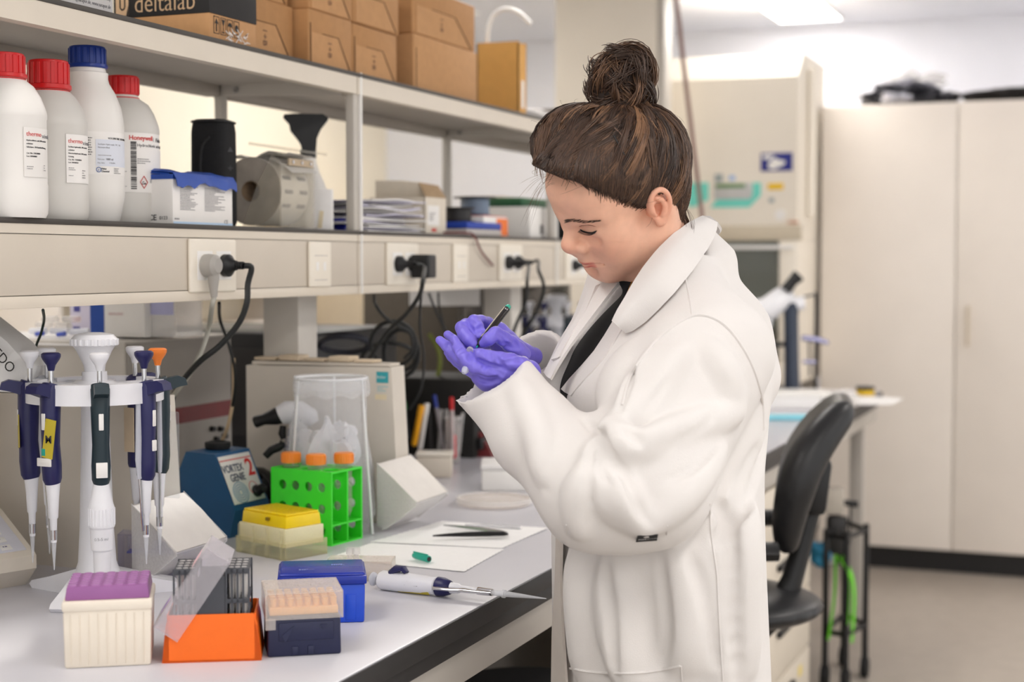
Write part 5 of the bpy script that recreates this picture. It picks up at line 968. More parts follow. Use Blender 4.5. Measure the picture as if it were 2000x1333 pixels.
# ---- paper towels, tweezers, cap
m_tow = MAT('towel_paper', (246, 245, 244), .9, noise=.01, scale=80, bump=.2, bscale=180)
def towel(lab, corners, amp, seed):
    q = [onZ(x, y, ZB) for x, y in corners]; rp = np.random.RandomState(seed); n = 26; rows = []; ph = rp.uniform(0, 6, 8)
    for i in range(n+1):
        u = i/n; row = []
        for j in range(n+1):
            v = j/n; p = (q[0]*(1-u)+q[1]*u)*(1-v)+(q[3]*(1-u)+q[2]*u)*v
            e = min(u, v, 1-u, 1-v); jag = .0022*((i+j) % 2) if e < 1e-6 else 0
            z = .0012+amp*(1+math.sin(5*u+ph[0]+2*v)*.5+math.sin(7*v+ph[1]-3*u)*.5)*.5*(.35+.65*min(1, 5*(.25-abs(e-.25)) if e < .25 else 1))
            p = p+np.array([jag, jag*.6, z]); row.append(p)
        rows.append(row)
    o = B().sheet(rows, .0006).build('paper_towel', m_tow); return tag(o, lab, 'paper towel')
towel('white paper towel lying under the tweezers', [(722, 1061), (862, 1021), (1070, 1034), (978, 1073)], .0030, 1)
towel('white paper towel under the green pen cap', [(640, 1092), (724, 1063), (984, 1075), (905, 1119)], .0026, 2)
def rod(lab, nm, pts, mat, rads, cat, zoff=.004):
    P = [onZ(x, y, ZB+.0065+zoff) for x, y in pts]; t = thing(nm, lab, cat, P[0]); B().rings([(p, r) for p, r in zip(P, rads)], 12).build('lower_arm', mat, t); B().rings([(p+np.array([.0, .0015*math.sin(PI*i/(len(P)-1)), .0015*math.sin(PI*i/(len(P)-1))+.0015]), r) for i, (p, r) in enumerate(zip(P, rads))], 12).build('upper_arm', mat, t); return t
rod('black tweezers lying on the paper towel', 'tweezers', [(845, 1048), (875, 1047), (915, 1046), (955, 1045), (984, 1044), (991, 1045)], m_black, [(.0006, .0008), (.0018, .0022), (.0030, .0036), (.0034, .0044), (.0032, .0046), (.001, .003)], 'tweezers')
rod('silver tweezers behind the black ones', 'tweezers', [(866, 1027), (900, 1031), (940, 1036), (975, 1041), (990, 1043)], m_steel, [(.0006, .0008), (.0014, .0018), (.0022, .0028), (.0026, .0034), (.002, .003)], 'tweezers', .002)
o = B().rings([(onZ(x, y, ZB+.0075), r) for (x, y), r in (((908, 1027), .0022), ((950, 1027), .003), ((985, 1029), .0034), ((1014, 1031), .0036), ((1017, 1032), .002))], 12).build('forceps_sleeve', CLEAR('sleeve_clear', (225, 225, 228), .45, .15)); t = tag(o, 'clear protective sleeve lying beside the silver tweezers', 'sleeve')
a, c = onZ(808, 1085, ZB+.0095), onZ(838, 1093, ZB+.0095); d_ = (c-a)/np.linalg.norm(c-a); t = thing('pen_closure', 'teal green pen cap lying on the paper towel', 'cap', a); B().rings([(a, .0036), (a+d_*.0015, .0046), (a+d_*.010, .0056), (c-d_*.001, .0058), (c, .0052)], 18).build('cap_body', m_teal, t); B().rings([(c, .0040), (c+d_*.0003, .0039)], 14).build('cap_opening', m_dark, t); B().rings([(a+np.array([0, 0, .0055]), .0013), (c-d_*.004+np.array([0, 0, .0065]), .0013)], 8).build('pocket_clip', m_teal, t)
# ---- pipette lying at the bench edge
zL = ZB+.0150
def lp_(px, py, dz=0): return onZ(px, py, zL+dz)
a, e = lp_(742, 1133), lp_(1066, 1170); ax = (e-a)/np.linalg.norm(e-a)
t = thing('lying_pipette', 'white and navy pipette lying on the bench with its tip beyond the edge', 'pipette', a); Lp = np.linalg.norm(e-a); S_ = lambda px: a+ax*Lp*(px-742)/(1066-742)
up = np.array([0, 0, 1.])
B().rings([(S_(743), (.0120, .0125)), (S_(748), (.0146, .0152)), (S_(790), (.0146, .0158)), (S_(830), (.0140, .0150)), (S_(856), (.0130, .0140)), (S_(858), (.0115, .012))], 26).build('handle', m_wp, t)
B().rings([(S_(857), .0115), (S_(860), .0145), (S_(872), .0140), (S_(884), .0105), (S_(886), .008)], 24).build('navy_collar', m_navy, t)
B().rings([(S_(736), .0035), (S_(746), .0035)], 12).build('plunger_rod', m_steel, t); B().rings([(S_(725), .0085), (S_(727), .0105), (S_(731), .0100), (S_(736), .0050)], 18).build('plunger', m_pgrey, t)
b = B(); b.rings([(S_(766)+up*.012, (.006, .008)), (S_(776)+up*.019, (.006, .010)), (S_(790)+up*.021, (.004, .009)), (S_(797)+up*.015, (.003, .006))], 14); b.build('finger_hook', m_navy, t)
b = B(); b.rings([(S_(884), .0085), (S_(900), .0075), (S_(905), .0052), (S_(962), .0040)], 18); b.build('shaft', m_wp, t)
q = np.cross(ax, up); q = q if q @ C_F < 0 else -q
b = B(); b.rings([(S_(860)+q*.0125, (.003, .006)), (S_(884)+q*.0115, (.0026, .006)), (S_(905)+q*.0085, (.003, .0045)), (S_(912)+q*.0075, (.0036, .005)), (S_(940)+q*.006, (.002, .003)), (S_(966)+q*.0045, (.002, .0025))], 12); b.rings([(S_(938), .0058), (S_(942), .0060), (S_(966), .0050)], 16); b.build('ejector', m_chrome, t)
b = B(); b.rings([(S_(964), .0042), (S_(984), .0044), (S_(985), .0060), (S_(990), .0060), (S_(991), .0042), (S_(1010), .0036), (S_(1067), .0007)], 16); b.build('tip', m_tip, t)
text('10-100 µl', .0075, frame(S_(775)+q*.0150+up*.001, ax, z=q+up*.25), m_navy, t); lines_block(frame(S_(805)+q*.0151-up*.002, ax, z=q+up*.25), .034, .003, 1, m_inklight, t, seed=80)
B().sheet([[S_(784)+q*.0135*math.cos(u)-up*.0150*math.sin(u)*1.02, S_(848)+q*.0135*math.cos(u)-up*.0145*math.sin(u)*1.02] for u in np.linspace(.55, 1.1, 5)], .0004).build('yellow_tape', m_yel, t)
# ---- keypad instrument at the left edge
pK = onZ(72, 1148, ZB); _r = YAW-.75; pK = pK-np.array([math.cos(_r)*.02-math.sin(_r)*.16, math.sin(_r)*.02+math.cos(_r)*.16, 0]); t = thing('keypad_console', 'cream console with sloping keypad and one navy key at the left edge', 'console', pK, _r); MK = Matrix.Translation(V(pK)) @ Matrix.Rotation(_r, 4, 'Z')
b = B(); b.prism([(-.16, .0), (-.012, .0), (.020, .030), (.020, .050), (.016, .054), (-.085, .110), (-.16, .118)], -.06, .16, axis='y'); b.build('casing', MAT('console_cream', (226, 217, 202), .45, noise=.02), t, world=False, ang=30)
sl = math.atan2(.056, -.101); Mk2 = frame((.016, .0, .0545), (0, 1, 0), y=(-.101, 0, .056)); B(Mk2).box((-.05, .008, -.001), (.15, .108, .0008), .0006).build('keypad_foil', MAT('keypad_foil', (222, 222, 230), .4, noise=.02), t, world=False)
for i in range(7):
    for j in range(5):
        nk = (i == 2 and j == 0); b = B(Mk2); x, y = -.036+.026*i, .018+.019*j; b.box((x-.009, y-.006, .0008), (x+.009, y+.006, .0024), .0012); b.build('key', MAT('navy_key', (44, 44, 130), .4, noise=.03) if nk else m_pwhite, t, world=False, ang=30)
        if not nk: lines_block(Mk2 @ Matrix.Translation((x-.005, y-.003, .0026)), .010, .005, 1, MAT('key_print', (120, 110, 150), .5), t, seed=90+i*5+j).matrix_parent_inverse = Matrix()
B().box((.0201, -.052, .036), (.0206, -.040, .044)).build('side_sticker', MAT('pale_sticker', (196, 206, 210), .5, noise=.03), t, world=False)
# ---- far things on the bench
t = thing('foam_box', 'low white foam box under the raised elbow', 'box', onZ(1000, 960, ZB)); Mf = Matrix.Rotation(YAW, 4, 'Z'); t.rotation_euler = (0, 0, YAW); b = B(); b.box((-.066, 0, 0), (.10, .12, .045), .004); b.build('box_body', m_pwhite, t, world=False); B().box((-.068, -.002, .0455), (.102, .122, .058), .004).build('lid', m_paper, t, world=False)
t = thing('clear_dish', 'flat clear plastic dish lying in front of the foam box', 'dish', onZ(965, 986, ZB)); B().lathe([(0, .001), (.070, .001), (.074, .004), (.075, .012), (.0735, .012), (.0725, .005), (0, .003)], n=40).build('dish', m_fl, t, world=False); B().lathe([(.0755, .006), (.078, .006), (.078, .016), (.0765, .016), (.0765, .008)], n=40).build('lid_rim', m_frost, t, world=False)
t = thing('cream_box', 'small cream box behind the sloping chute of the rear dispenser', 'box', onZ(855, 934, ZB)); t.rotation_euler = (0, 0, YAW); B().box((-.05, 0, 0), (.032, .07, .048), .004).build('box_body', m_cream, t, world=False); B().box((-.052, -.002, .0485), (.034, .072, .056), .003).build('lid', m_ivory, t, world=False)
# maroon block
t = thing('maroon_block', 'maroon wedge shaped block heater beside the pens', 'block heater', onZ(922, 893, ZB)); t.rotation_euler = (0, 0, YAW-.2); b = B(); b.prism([(-.05, 0), (.052, 0), (.045, .022), (.005, .085), (-.025, .092), (-.05, .06)], 0, .10, axis='y'); b.build('body', MAT('maroon', (116, 36, 40), .45, noise=.05), t, world=False, ang=30); text('WARM', .014, Matrix.Translation((-.020, -.0006, .030)) @ Matrix.Rotation(PI/2, 4, 'X'), m_dark, t, world=False)
b = B(); b.cyl((-.02, -.001, .015), (-.02, -.006, .015), .006, n=14); b.build('knob', m_black, t, world=False)
# pen jar and pens
cJ = onZ(884, 905, ZB); t = thing('pen_jar', 'clear plastic jar holding a red capped pen', 'jar', cJ); B().lathe([(0, .001), (.016, .001), (.018, .003), (.019, .115), (.0175, .115), (.0168, .004), (0, .004)], n=24).build('jar_body', CLEAR('jar_clear', (236, 232, 230), .22, .08), t, world=False); B().lathe([(.0191, .108), (.0205, .110), (.0205, .115), (.0191, .116)], n=24).build('rim', m_frost, t, world=False)
def pen(lab, px0, py0, px1, py1, d, r, body, cap, frac=.22):
    a, c = at(px0, py0, d), at(px1, py1, d); a[2] = max(a[2], ZB+.004); t = thing('pen', lab, 'pen', a); u = (c-a)/np.linalg.norm(c-a); L = np.linalg.norm(c-a)
    B().rings([(a, r*.4), (a+u*.006, r), (a+u*L*(1-frac), r)], 12).build('barrel', body, t); B().rings([(a+u*L*(1-frac), r*1.12), (c-u*.002, r*1.1), (c, r*.8)], 12).build('cap', cap, t)
pen('red capped clear pen standing in the jar', 884, 893, 882, 776, 3.76, .0048, MAT('pen_pale', (206, 192, 190), .4, noise=.03), m_redcap)
pen('second pen with red end lower in the jar', 888, 896, 886, 850, 3.77, .0050, m_redcap, m_redcap)
pen('blue capped pen leaning left of the jar', 868, 885, 848, 772, 3.80, .0045, MAT('pen_grey', (150, 146, 150), .4, noise=.03), MAT('pen_blue', (40, 60, 150), .4, noise=.03))
pen('yellow orange marker leaning beside the white marker', 808, 872, 824, 792, 3.75, .0075, MAT('amber', (246, 176, 30), .4, noise=.03), MAT('amber', (246, 176, 30)))
pen('white marker leaning beside the yellow one', 820, 880, 834, 788, 3.78, .0065, m_pwhite, m_pwhite)
pen('green capped pen left of the markers', 796, 860, 788, 784, 3.9, .0060, MAT('pen_dark', (60, 60, 62), .5), MAT('pen_green', (40, 140, 70), .4, noise=.03))
pen('red marker standing beside the putty dispenser edge', 786, 850, 781, 778, 3.7, .0065, m_redcap, m_redcap)
pen('pink capped pen low among the markers', 806, 850, 806, 800, 3.95, .0060, m_dark, MAT('pink_cap', (226, 60, 110), .4, noise=.03))
for k, (a0, c0, lab) in enumerate((((842, 890), (838, 806), 'dark pen upright behind the white marker'), ((856, 892), (862, 800), 'clear stirring rod left of the jar'), ((896, 890), (904, 806), 'clear rod leaning right out of the jar'), ((874, 892), (872, 800), 'thin clear pipette beside the jar'))): pen(lab, a0[0], a0[1], c0[0], c0[1], 3.8, .0036, m_frost if k else m_dark, m_frost if k else m_black)
# ================================================================== PERSON  (organic shapes grown as implicit surfaces, then meshed)
class Field:
    def __init__(s, lo, hi, h):
        s.lo = np.array(lo, float); s.h = h
        s.n = np.ceil((np.array(hi)-s.lo)/h).astype(int)+1
        s.ax = [(s.lo[i]+h*np.arange(s.n[i])).astype(np.float32) for i in range(3)]
        s.D = np.full(tuple(s.n), 1.0, np.float32)
    def sl(s, lo, hi):
        a = np.clip(np.floor((np.array(lo)-s.lo)/s.h).astype(int), 0, s.n); b = np.clip(np.ceil((np.array(hi)-s.lo)/s.h).astype(int)+1, 0, s.n)
        S = tuple(slice(a[i], b[i]) for i in range(3))
        return S, s.ax[0][S[0]][:, None, None], s.ax[1][S[1]][None, :, None], s.ax[2][S[2]][None, None, :]
    def op(s, d, S, k, mode):
        A = s.D[S]
        if mode == 'add':
            if k > 0: h = np.maximum(k-np.abs(A-d), 0)/k; s.D[S] = np.minimum(A, d)-h*h*k*0.25
            else: s.D[S] = np.minimum(A, d)
        else:
            d = -d
            if k > 0: h = np.maximum(k-np.abs(A-d), 0)/k; s.D[S] = np.maximum(A, d)+h*h*k*0.25
            else: s.D[S] = np.maximum(A, d)
    def cap(s, a, b, ra, rb=None, k=0.02, mode='add'):
        rb = ra if rb is None else rb; a = np.array(a, float); b = np.array(b, float); m = max(ra, rb)+k+3*s.h
        S, X, Y, Z = s.sl(np.minimum(a, b)-m, np.maximum(a, b)+m)
        if s.D[S].size == 0: return s
        v = b-a; L2 = max(float(v@v), 1e-12)
        t = np.clip(((X-a[0])*v[0]+(Y-a[1])*v[1]+(Z-a[2])*v[2])/L2, 0, 1)
        d = np.sqrt((X-a[0]-t*v[0])**2+(Y-a[1]-t*v[1])**2+(Z-a[2]-t*v[2])**2)-(ra+(rb-ra)*t)
        s.op(d, S, k, mode); return s
    def chain(s, pts, k=0.012, mode='add'):
        for (a, ra), (b, rb) in zip(pts, pts[1:]): s.cap(a, b, ra, rb, k, mode)
        return s
    def ell(s, c, r, R=None, k=0.02, mode='add'):
        c = np.array(c, float); R = np.eye(3) if R is None else R; m = max(r)+k+3*s.h      # rows of R: the ellipsoid's axes
        S, X, Y, Z = s.sl(c-m, c+m)
        if s.D[S].size == 0: return s
        q = [(X-c[0])*R[i, 0]+(Y-c[1])*R[i, 1]+(Z-c[2])*R[i, 2] for i in range(3)]
        k0 = np.sqrt(sum((q[i]/r[i])**2 for i in range(3))); k1 = np.sqrt(sum((q[i]/r[i]**2)**2 for i in range(3)))+1e-9
        s.op(k0*(k0-1)/k1, S, k, mode); return s
    def full(s): return s.sl(s.lo, s.lo+s.h*s.n)
    def val(s, p):
        i = (np.asarray(p)-s.lo)/s.h; i0 = np.clip(np.floor(i).astype(int), 0, s.n-2); f = np.clip(i-i0, 0, 1); r = 0
        for a in (0, 1):
            for b in (0, 1):
                for c in (0, 1):
                    r = r+s.D[i0[..., 0]+a, i0[..., 1]+b, i0[..., 2]+c]*(f[..., 0] if a else 1-f[..., 0])*(f[..., 1] if b else 1-f[..., 1])*(f[..., 2] if c else 1-f[..., 2])
        return r
    def hit(s, px, py, d0=1.6, d1=2.7, off=0.0):
        r = ray(px, py); ds = np.arange(d0, d1, s.h*0.5); P = np.array([0, 0, CAMZ])+ds[:, None]*r
        inside = np.all((P > s.lo) & (P < s.lo+s.h*(s.n-1)), axis=1); v = np.where(inside, s.val(P), 1.0)
        w = np.where(v < 0)[0]
        if len(w) == 0: w = [int(np.argmin(v))]
        i = w[0]; d = ds[i]
        if i > 0 and v[i] < 0: d = ds[i-1]+(ds[i]-ds[i-1])*v[i-1]/(v[i-1]-v[i]+1e-9)
        return np.array([0, 0, CAMZ])+(d-off)*r
    def mesh(s, iso=0.0):
        D = s.D-iso; n0, n1, n2 = D.shape; ins = D < 0
        acc = np.zeros((n0-1, n1-1, n2-1, 3), np.float32); cnt = np.zeros((n0-1, n1-1, n2-1), np.float32)
        for axis in range(3):
            o1, o2 = [i for i in range(3) if i != axis]
            sa = [slice(None)]*3; sb = [slice(None)]*3; sa[axis] = slice(0, -1); sb[axis] = slice(1, None)
            A, Bv = D[tuple(sa)], D[tuple(sb)]; cr = (A < 0) != (Bv < 0)
            idx = np.argwhere(cr); t = (A[cr]/(A[cr]-Bv[cr])).astype(np.float32)
            pos = idx.astype(np.float32); pos[:, axis] += t
            for da in (0, 1):
                for db in (0, 1):
                    c = idx.copy(); c[:, o1] -= da; c[:, o2] -= db
                    ok = (c[:, o1] >= 0) & (c[:, o2] >= 0) & (c[:, o1] < acc.shape[o1]) & (c[:, o2] < acc.shape[o2])
                    cc = c[ok]; np.add.at(acc, tuple(cc.T), pos[ok]); np.add.at(cnt, tuple(cc.T), 1)
        vid = np.full(cnt.shape, -1, np.int64); m = cnt > 0; vid[m] = np.arange(m.sum())
        verts = acc[m]/cnt[m][:, None]*s.h+s.lo
        quads = []
        for axis in range(3):
            o1, o2 = (axis+1) % 3, (axis+2) % 3
            sa = [slice(None)]*3; sb = [slice(None)]*3; sa[axis] = slice(0, -1); sb[axis] = slice(1, None)
            A, Bv = ins[tuple(sa)], ins[tuple(sb)]; idx = np.argwhere(A != Bv)
            ok = (idx[:, o1] > 0) & (idx[:, o2] > 0) & (idx[:, o1] < D.shape[o1]-1) & (idx[:, o2] < D.shape[o2]-1); idx = idx[ok]
            if len(idx) == 0: continue
            flip = A[tuple(idx.T)]
            q = []
            for da, db in ((1, 1), (0, 1), (0, 0), (1, 0)):
                c = idx.copy(); c[:, o1] -= da; c[:, o2] -= db; q.append(vid[tuple(c.T)])
            q = np.stack(q, 1); q[~flip] = q[~flip][:, ::-1]; quads.append(q)
        return verts, np.concatenate(quads)
    def build(s, name, mat, parent=None, relax=1, kind=None):
        v, q = s.mesh(); me = mesh_np(name, v, q, relax)
        return link(name, me, mat, parent, True, ang=180, kind=kind), v
def mesh_np(name, v, q, relax=0):
    v = np.asarray(v, np.float64)
    for _ in range(relax):
        e = np.concatenate([q[:, [0, 1]], q[:, [1, 2]], q[:, [2, 3]], q[:, [3, 0]]]); a = np.zeros_like(v); c = np.zeros(len(v))
        for i in range(3): a[:, i] = np.bincount(e[:, 0], v[e[:, 1], i], len(v))+np.bincount(e[:, 1], v[e[:, 0], i], len(v))
        c = np.bincount(e[:, 0], minlength=len(v))+np.bincount(e[:, 1], minlength=len(v)); v = 0.5*v+0.5*a/np.maximum(c, 1)[:, None]
    me = bpy.data.meshes.new(name); me.vertices.add(len(v)); me.vertices.foreach_set('co', v.astype(np.float32).ravel())
    k = q.shape[1]; me.loops.add(len(q)*k); me.loops.foreach_set('vertex_index', q.astype(np.int32).ravel())
    me.polygons.add(len(q)); me.polygons.foreach_set('loop_start', np.arange(0, len(q)*k, k, dtype=np.int32)); me.update(calc_edges=True); me.validate()
    return me
def paint(me, name, vals):
    a = me.color_attributes.new(name, 'FLOAT_COLOR', 'POINT'); v = np.ones((len(vals), 4), np.float32); v[:, :3] = np.asarray(vals, np.float32).reshape(len(vals), -1); a.data.foreach_set('color', v.ravel())

# ---- materials of the person
def skin_mat():
    m = MAT('skin', (226, 176, 150), 0.46, noise=0.035, scale=70, bump=0.08, bscale=900, sss=0.12)
    nt = m.node_tree; N = nt.nodes; L = nt.links; p = N['Principled BSDF']; old = p.inputs['Base Color'].links[0].from_socket
    a = N.new('ShaderNodeAttribute'); a.attribute_name = 'tint'; x = N.new('ShaderNodeMix'); x.data_type = 'RGBA'; x.blend_type = 'MULTIPLY'; x.inputs[0].default_value = 1
    L.new(old, x.inputs[6]); L.new(a.outputs['Color'], x.inputs[7]); L.new(x.outputs[2], p.inputs['Base Color']); return m
m_skin = skin_mat()
m_coat = MAT('white_cotton_coat', (226, 222, 219), 0.85, noise=0.008, scale=30, bump=0.25, bscale=900, sheen=0.15)
m_shirt = MAT('black_knit', (17, 17, 20), 0.9, noise=0.15, scale=300, bump=0.2, bscale=900)
m_glove = MAT('violet_nitrile', (122, 110, 216), 0.40, noise=0.04, scale=60, bump=0.25, bscale=260, stretch=(1, 1, .4))
m_trouser = MAT('grey_trouser_cloth', (92, 90, 92), 0.9, noise=0.1, scale=200)
def hair_mat():
    m = bpy.data.materials.new('brown_hair'); m.use_nodes = True; nt = m.node_tree; N = nt.nodes; L = nt.links; p = N['Principled BSDF']
    a = N.new('ShaderNodeAttribute'); a.attribute_name = 'shade'; cr = N.new('ShaderNodeValToRGB'); e = cr.color_ramp.elements
    e[0].color = (*lin((36, 25, 19)), 1); e[1].color = (*lin((150, 112, 82)), 1); e.new(0.5).color = (*lin((80, 58, 45)), 1)
    L.new(a.outputs['Fac'], cr.inputs[0]); L.new(cr.outputs[0], p.inputs['Base Color']); p.inputs['Roughness'].default_value = 0.42; p.inputs['Specular IOR Level'].default_value = 0.45
    return m
m_hair = hair_mat(); m_hairbase = MAT('dark_hair_mass', (44, 31, 24), 0.6, noise=0.25, scale=60, stretch=(1, 1, 1))

# ---- head frame: x forward out of the face, y to the person's left, z to the crown
def rot_from(yaw, pit, rol):
    Rr, Up, Tw = C_R, np.array([0, 0, 1.0]), -np.array([C_F[0], C_F[1], 0])/np.hypot(C_F[0], C_F[1])
    bs = np.array([Rr, Up, Tw]); cy, sy, cp, sp, cr, sr = math.cos(yaw), math.sin(yaw), math.cos(pit), math.sin(pit), math.cos(rol), math.sin(rol)
    f = np.array([-cy*cp, -sp, sy*cp]); l = np.array([sy, 0, cy]); u = np.cross(f, l)
    return np.array([f, cr*l+sr*u, -sr*l+cr*u]) @ bs
HR = rot_from(math.radians(25.5), math.radians(35), math.radians(-20)); HO = at(1210, 376, 2.143)
def H(x, y, z): return HO+np.array([x, y, z]) @ HR
def toH(P): return (np.asarray(P)-HO) @ HR.T
# ---- body frame
PSI = math.radians(18); FH = np.array([C_F[0], C_F[1], 0])/np.hypot(C_F[0], C_F[1])
BF = -C_R*math.cos(PSI)-FH*math.sin(PSI); BL = -FH*math.cos(PSI)+C_R*math.sin(PSI); P0 = at(1297, 1100, 2.22); P0[2] = 0
def Bd(x, y, z): return P0+BF*x+BL*y+np.array([0, 0, z])

# ------------------------------------------------------------------ head and neck
head = Field(HO-np.array([.17, .17, .21]), HO+np.array([.17, .17, .17]), 0.0022)
def E_(c, r, k=.02, mode='add'): head.ell(H(*c), r, HR, k, mode)
def C_(a, b, ra, rb=None, k=.015, mode='add'): head.cap(H(*a), H(*b), ra, rb, k, mode)
E_((-.006, 0, .034), (.092, .072, .074), .0)
E_((.045, 0, .046), (.050, .058, .046), .03)
E_((.040, 0, -.022), (.050, .056, .066), .03)
for s in (1, -1):
    C_((.004, s*.046, -.062), (.060, s*.014, -.080), .022, .017, .035)
    C_((.002, s*.040, -.066), (.046, s*.012, -.088), .026, .016, .03)
    E_((.052, s*.038, -.022), (.028, .024, .026), .02)
    E_((.044, s*.036, -.056), (.026, .024, .026), .025)
C_((.0635, -.007, -.0825), (.0635, .007, -.0825), .0170, None, .02)
C_((.084, 0, .016), (.1025, 0, -.016), .0075, .0105, .014)
E_((.1030, 0, -.0195), (.0112, .0120, .0110), .008)
for s in (1, -1):
    E_((.0905, s*.0145, -.0245), (.0130, .0080, .0092), .004)
    C_((.086, s*.010, .020), (.064, s*.047, .022), .009, .009, .014)
    E_((.098, s*.031, .003), (.017, .014, .0095), .012, 'sub')
    E_((.0725, s*.031, -.001), (.0135, .0150, .0125), .005)
    C_((.093, s*.020, -.010), (.083, s*.038, -.014), .006, .004, .01, 'sub')
    E_((.0990, s*.0065, -.0325), (.006, .0036, .0028), .003, 'sub')
C_((.085, 0, -.050), (.091, 0, -.036), .011, .012, .014)
for s in (1, -1):
    C_((.0915, s*.004, -.0550), (.0765, s*.0240, -.0605), .0056, .0026, .006)
    C_((.0885, s*.001, -.0648), (.0765, s*.0235, -.0610), .0064, .0026, .006)
    C_((.1005, 0, -.0596), (.0785, s*.0270, -.0605), .0016, .0022, .003, 'sub')
C_((.089, -.006, -.0745), (.089, .006, -.0745), .006, None, .01, 'sub')
NB = at(1322, 560, 2.21)
head.cap(H(-.028, 0, -.035), NB, .047, .058, .03)
for s in (1,): head.cap(H(-.02, .058, -.03), at(1262, 560, 2.17), .016, .012, .03)
tm = Field.mesh(head); hv, hq = tm
me = mesh_np('person', hv, hq, 1)
hl = toH(hv); tint = np.ones((len(hv), 3), np.float32)
def blot(c, r, col, a=1.0, sharp=2.0):
    d = np.sqrt((((hl-np.array(c))/np.array(r))**2).sum(1)); w = np.clip(1-d**sharp, 0, 1)[:, None]*a
    tint[:] = tint*(1-w)+tint*np.array(col)*w
for s in (1, -1):
    blot((.070, s*.040, -.030), (.045, .034, .032), (1.0, .88, .86), .6)
    blot((-.012, s*.080, .004), (.03, .02, .04), (1.0, .84, .80), .8)
    for q in ((.093, s*.004, -.0555), (.089, s*.010, -.0565)): blot(q, (.010, .0085, .0042), (.80, .42, .44), 1.0, 4)
    for q in ((.0905, s*.004, -.0650), (.087, s*.010, -.0640)): blot(q, (.010, .0085, .0050), (.80, .42, .44), 1.0, 4)
blot((.104, 0, -.019), (.019, .018, .015), (1.0, .84, .82), .9)
blot((.078, 0, -.085), (.02, .02, .016), (1.0, .9, .88), .6)
paint(me, 'tint', tint)
person = link('person', me, m_skin, ang=180)
tag(person, 'woman in white lab coat and violet gloves writing on a tiny tube', 'person')
# ears: parts of their own, finer than the head
for s in (1, -1):
    ear = Field(H(-.014, s*.079, -.002)-.045, H(-.014, s*.079, -.002)+.045, 0.0011)
    def ec(a, b, ra, rb=None, k=.003, mode='add'): ear.cap(H(*a), H(*b), ra, rb, k, mode)
    def T(x, z, y=.079): return (x*.80+.0060, s*(y-.002), z*.82-.0035)
    ear.cap(H(*T(-.010, -.010, .066)), H(*T(-.014, .014, .070)), .011, .011, .01)
    ear.ell(H(*T(-.014, .004, .0770)), (.0180, .0060, .0270), HR, .006)
    ear.ell(H(*T(-.009, -.004, .0840)), (.0095, .0100, .0120), HR, .003, 'sub')
    ear.ell(H(*T(-.016, .016, .0860)), (.0110, .0050, .0100), HR, .003, 'sub')
    rim = [T(.004, .002, .080), T(.003, .012, .081), T(.001, .024, .083), T(-.009, .0335, .085), T(-.022, .0325, .087), T(-.0305, .020, .088), T(-.0315, .003, .087), T(-.027, -.012, .085), T(-.018, -.023, .082), T(-.010, -.029, .080)]
    ear.chain([(q, .0030) for q in [H(*r_) for r_ in spline(rim, 4)]], .0025)
    anti = [T(-.011, .021, .082), T(-.019, .013, .084), T(-.0215, .000, .084), T(-.017, -.011, .083), T(-.012, -.016, .082)]
    ear.chain([(q, .0026) for q in [H(*r_) for r_ in spline(anti, 4)]], .003)
    ec(T(.001, .003, .080), T(-.0005, -.006, .081), .0040, .0040)
    ear.ell(H(*T(-.0085, -.0275, .0780)), (.0085, .0050, .0085), HR, .005)
    ear.ell(H(*T(-.0045, -.002, .0800)), (.0034, .0120, .0050), HR, .002, 'sub')
    v, q = ear.mesh(); me = mesh_np('ear', v, q, 1); d = toH(v)
    w = np.clip(1-np.abs(d[:, 2]+.008)/.04, 0, 1)*.5+.35
    paint(me, 'tint', 1-w[:, None]*np.array([.02, .17, .2])); link('ear', me, m_skin, person, True, ang=180)
# eyebrows, lashes
def on_head(px, py, off=0.0): return head.hit(px, py, 1.9, 2.3, off)
def strands(name, paths, rad, parent, mat, shade=None, sides=3, taper=True, kind=None):
    vs, qs, sh = [], [], []
    base = 0
    for i, p in enumerate(paths):
        p = np.asarray(p); n = len(p); t = np.gradient(p, axis=0); t /= np.linalg.norm(t, axis=1, keepdims=True)+1e-9
        a = np.cross(t, np.array([.3, .5, .81])); a /= np.linalg.norm(a, axis=1, keepdims=True)+1e-9; b = np.cross(t, a)
        r = rad[i] if hasattr(rad, '__len__') else rad; u = np.linspace(0, 1, n)
        rr = r*(np.clip(np.minimum(u*6+.4, (1-u)*5+.15), 0, 1) if taper else np.ones(n))
        for k in range(sides):
            an = 2*PI*k/sides; vs.append(p+(a*math.cos(an)+b*math.sin(an))*rr[:, None])
        for k in range(sides):
            k2 = (k+1) % sides; i0 = base+k*n+np.arange(n-1); i1 = base+k2*n+np.arange(n-1); qs.append(np.stack([i0, i1, i1+1, i0+1], 1))
        base += n*sides; sh.append(np.full(n*sides, shade[i] if shade is not None else .3))
    me = mesh_np(name, np.concatenate(vs), np.concatenate(qs)); s = np.concatenate(sh); paint(me, 'shade', np.stack([s, s, s], 1))
    return link(name, me, mat, parent, True, ang=180, kind=kind)
br = [(1101, 434), (1108, 431), (1122, 432), (1138, 434), (1154, 434), (1169, 432)]
paths = []
for i in range(105):
    u = RNG.rand(); k = u*(len(br)-1); j = min(int(k), len(br)-2); f = k-j
    x = br[j][0]*(1-f)+br[j+1][0]*f; y = br[j][1]*(1-f)+br[j+1][1]*f; th = 2.8*(1-u)**.5+.6; y += RNG.uniform(-th, th)
    paths.append([on_head(x+q*RNG.uniform(5, 9), y-q*1.5, .0012) for q in (0, .5, 1)])
strands('eyebrow', paths, .00038, person, m_hair, list(RNG.uniform(.2, .6, len(paths))))
lash = [(1133, 449), (1140, 453), (1150, 455.5), (1159, 455), (1166, 451.5)]
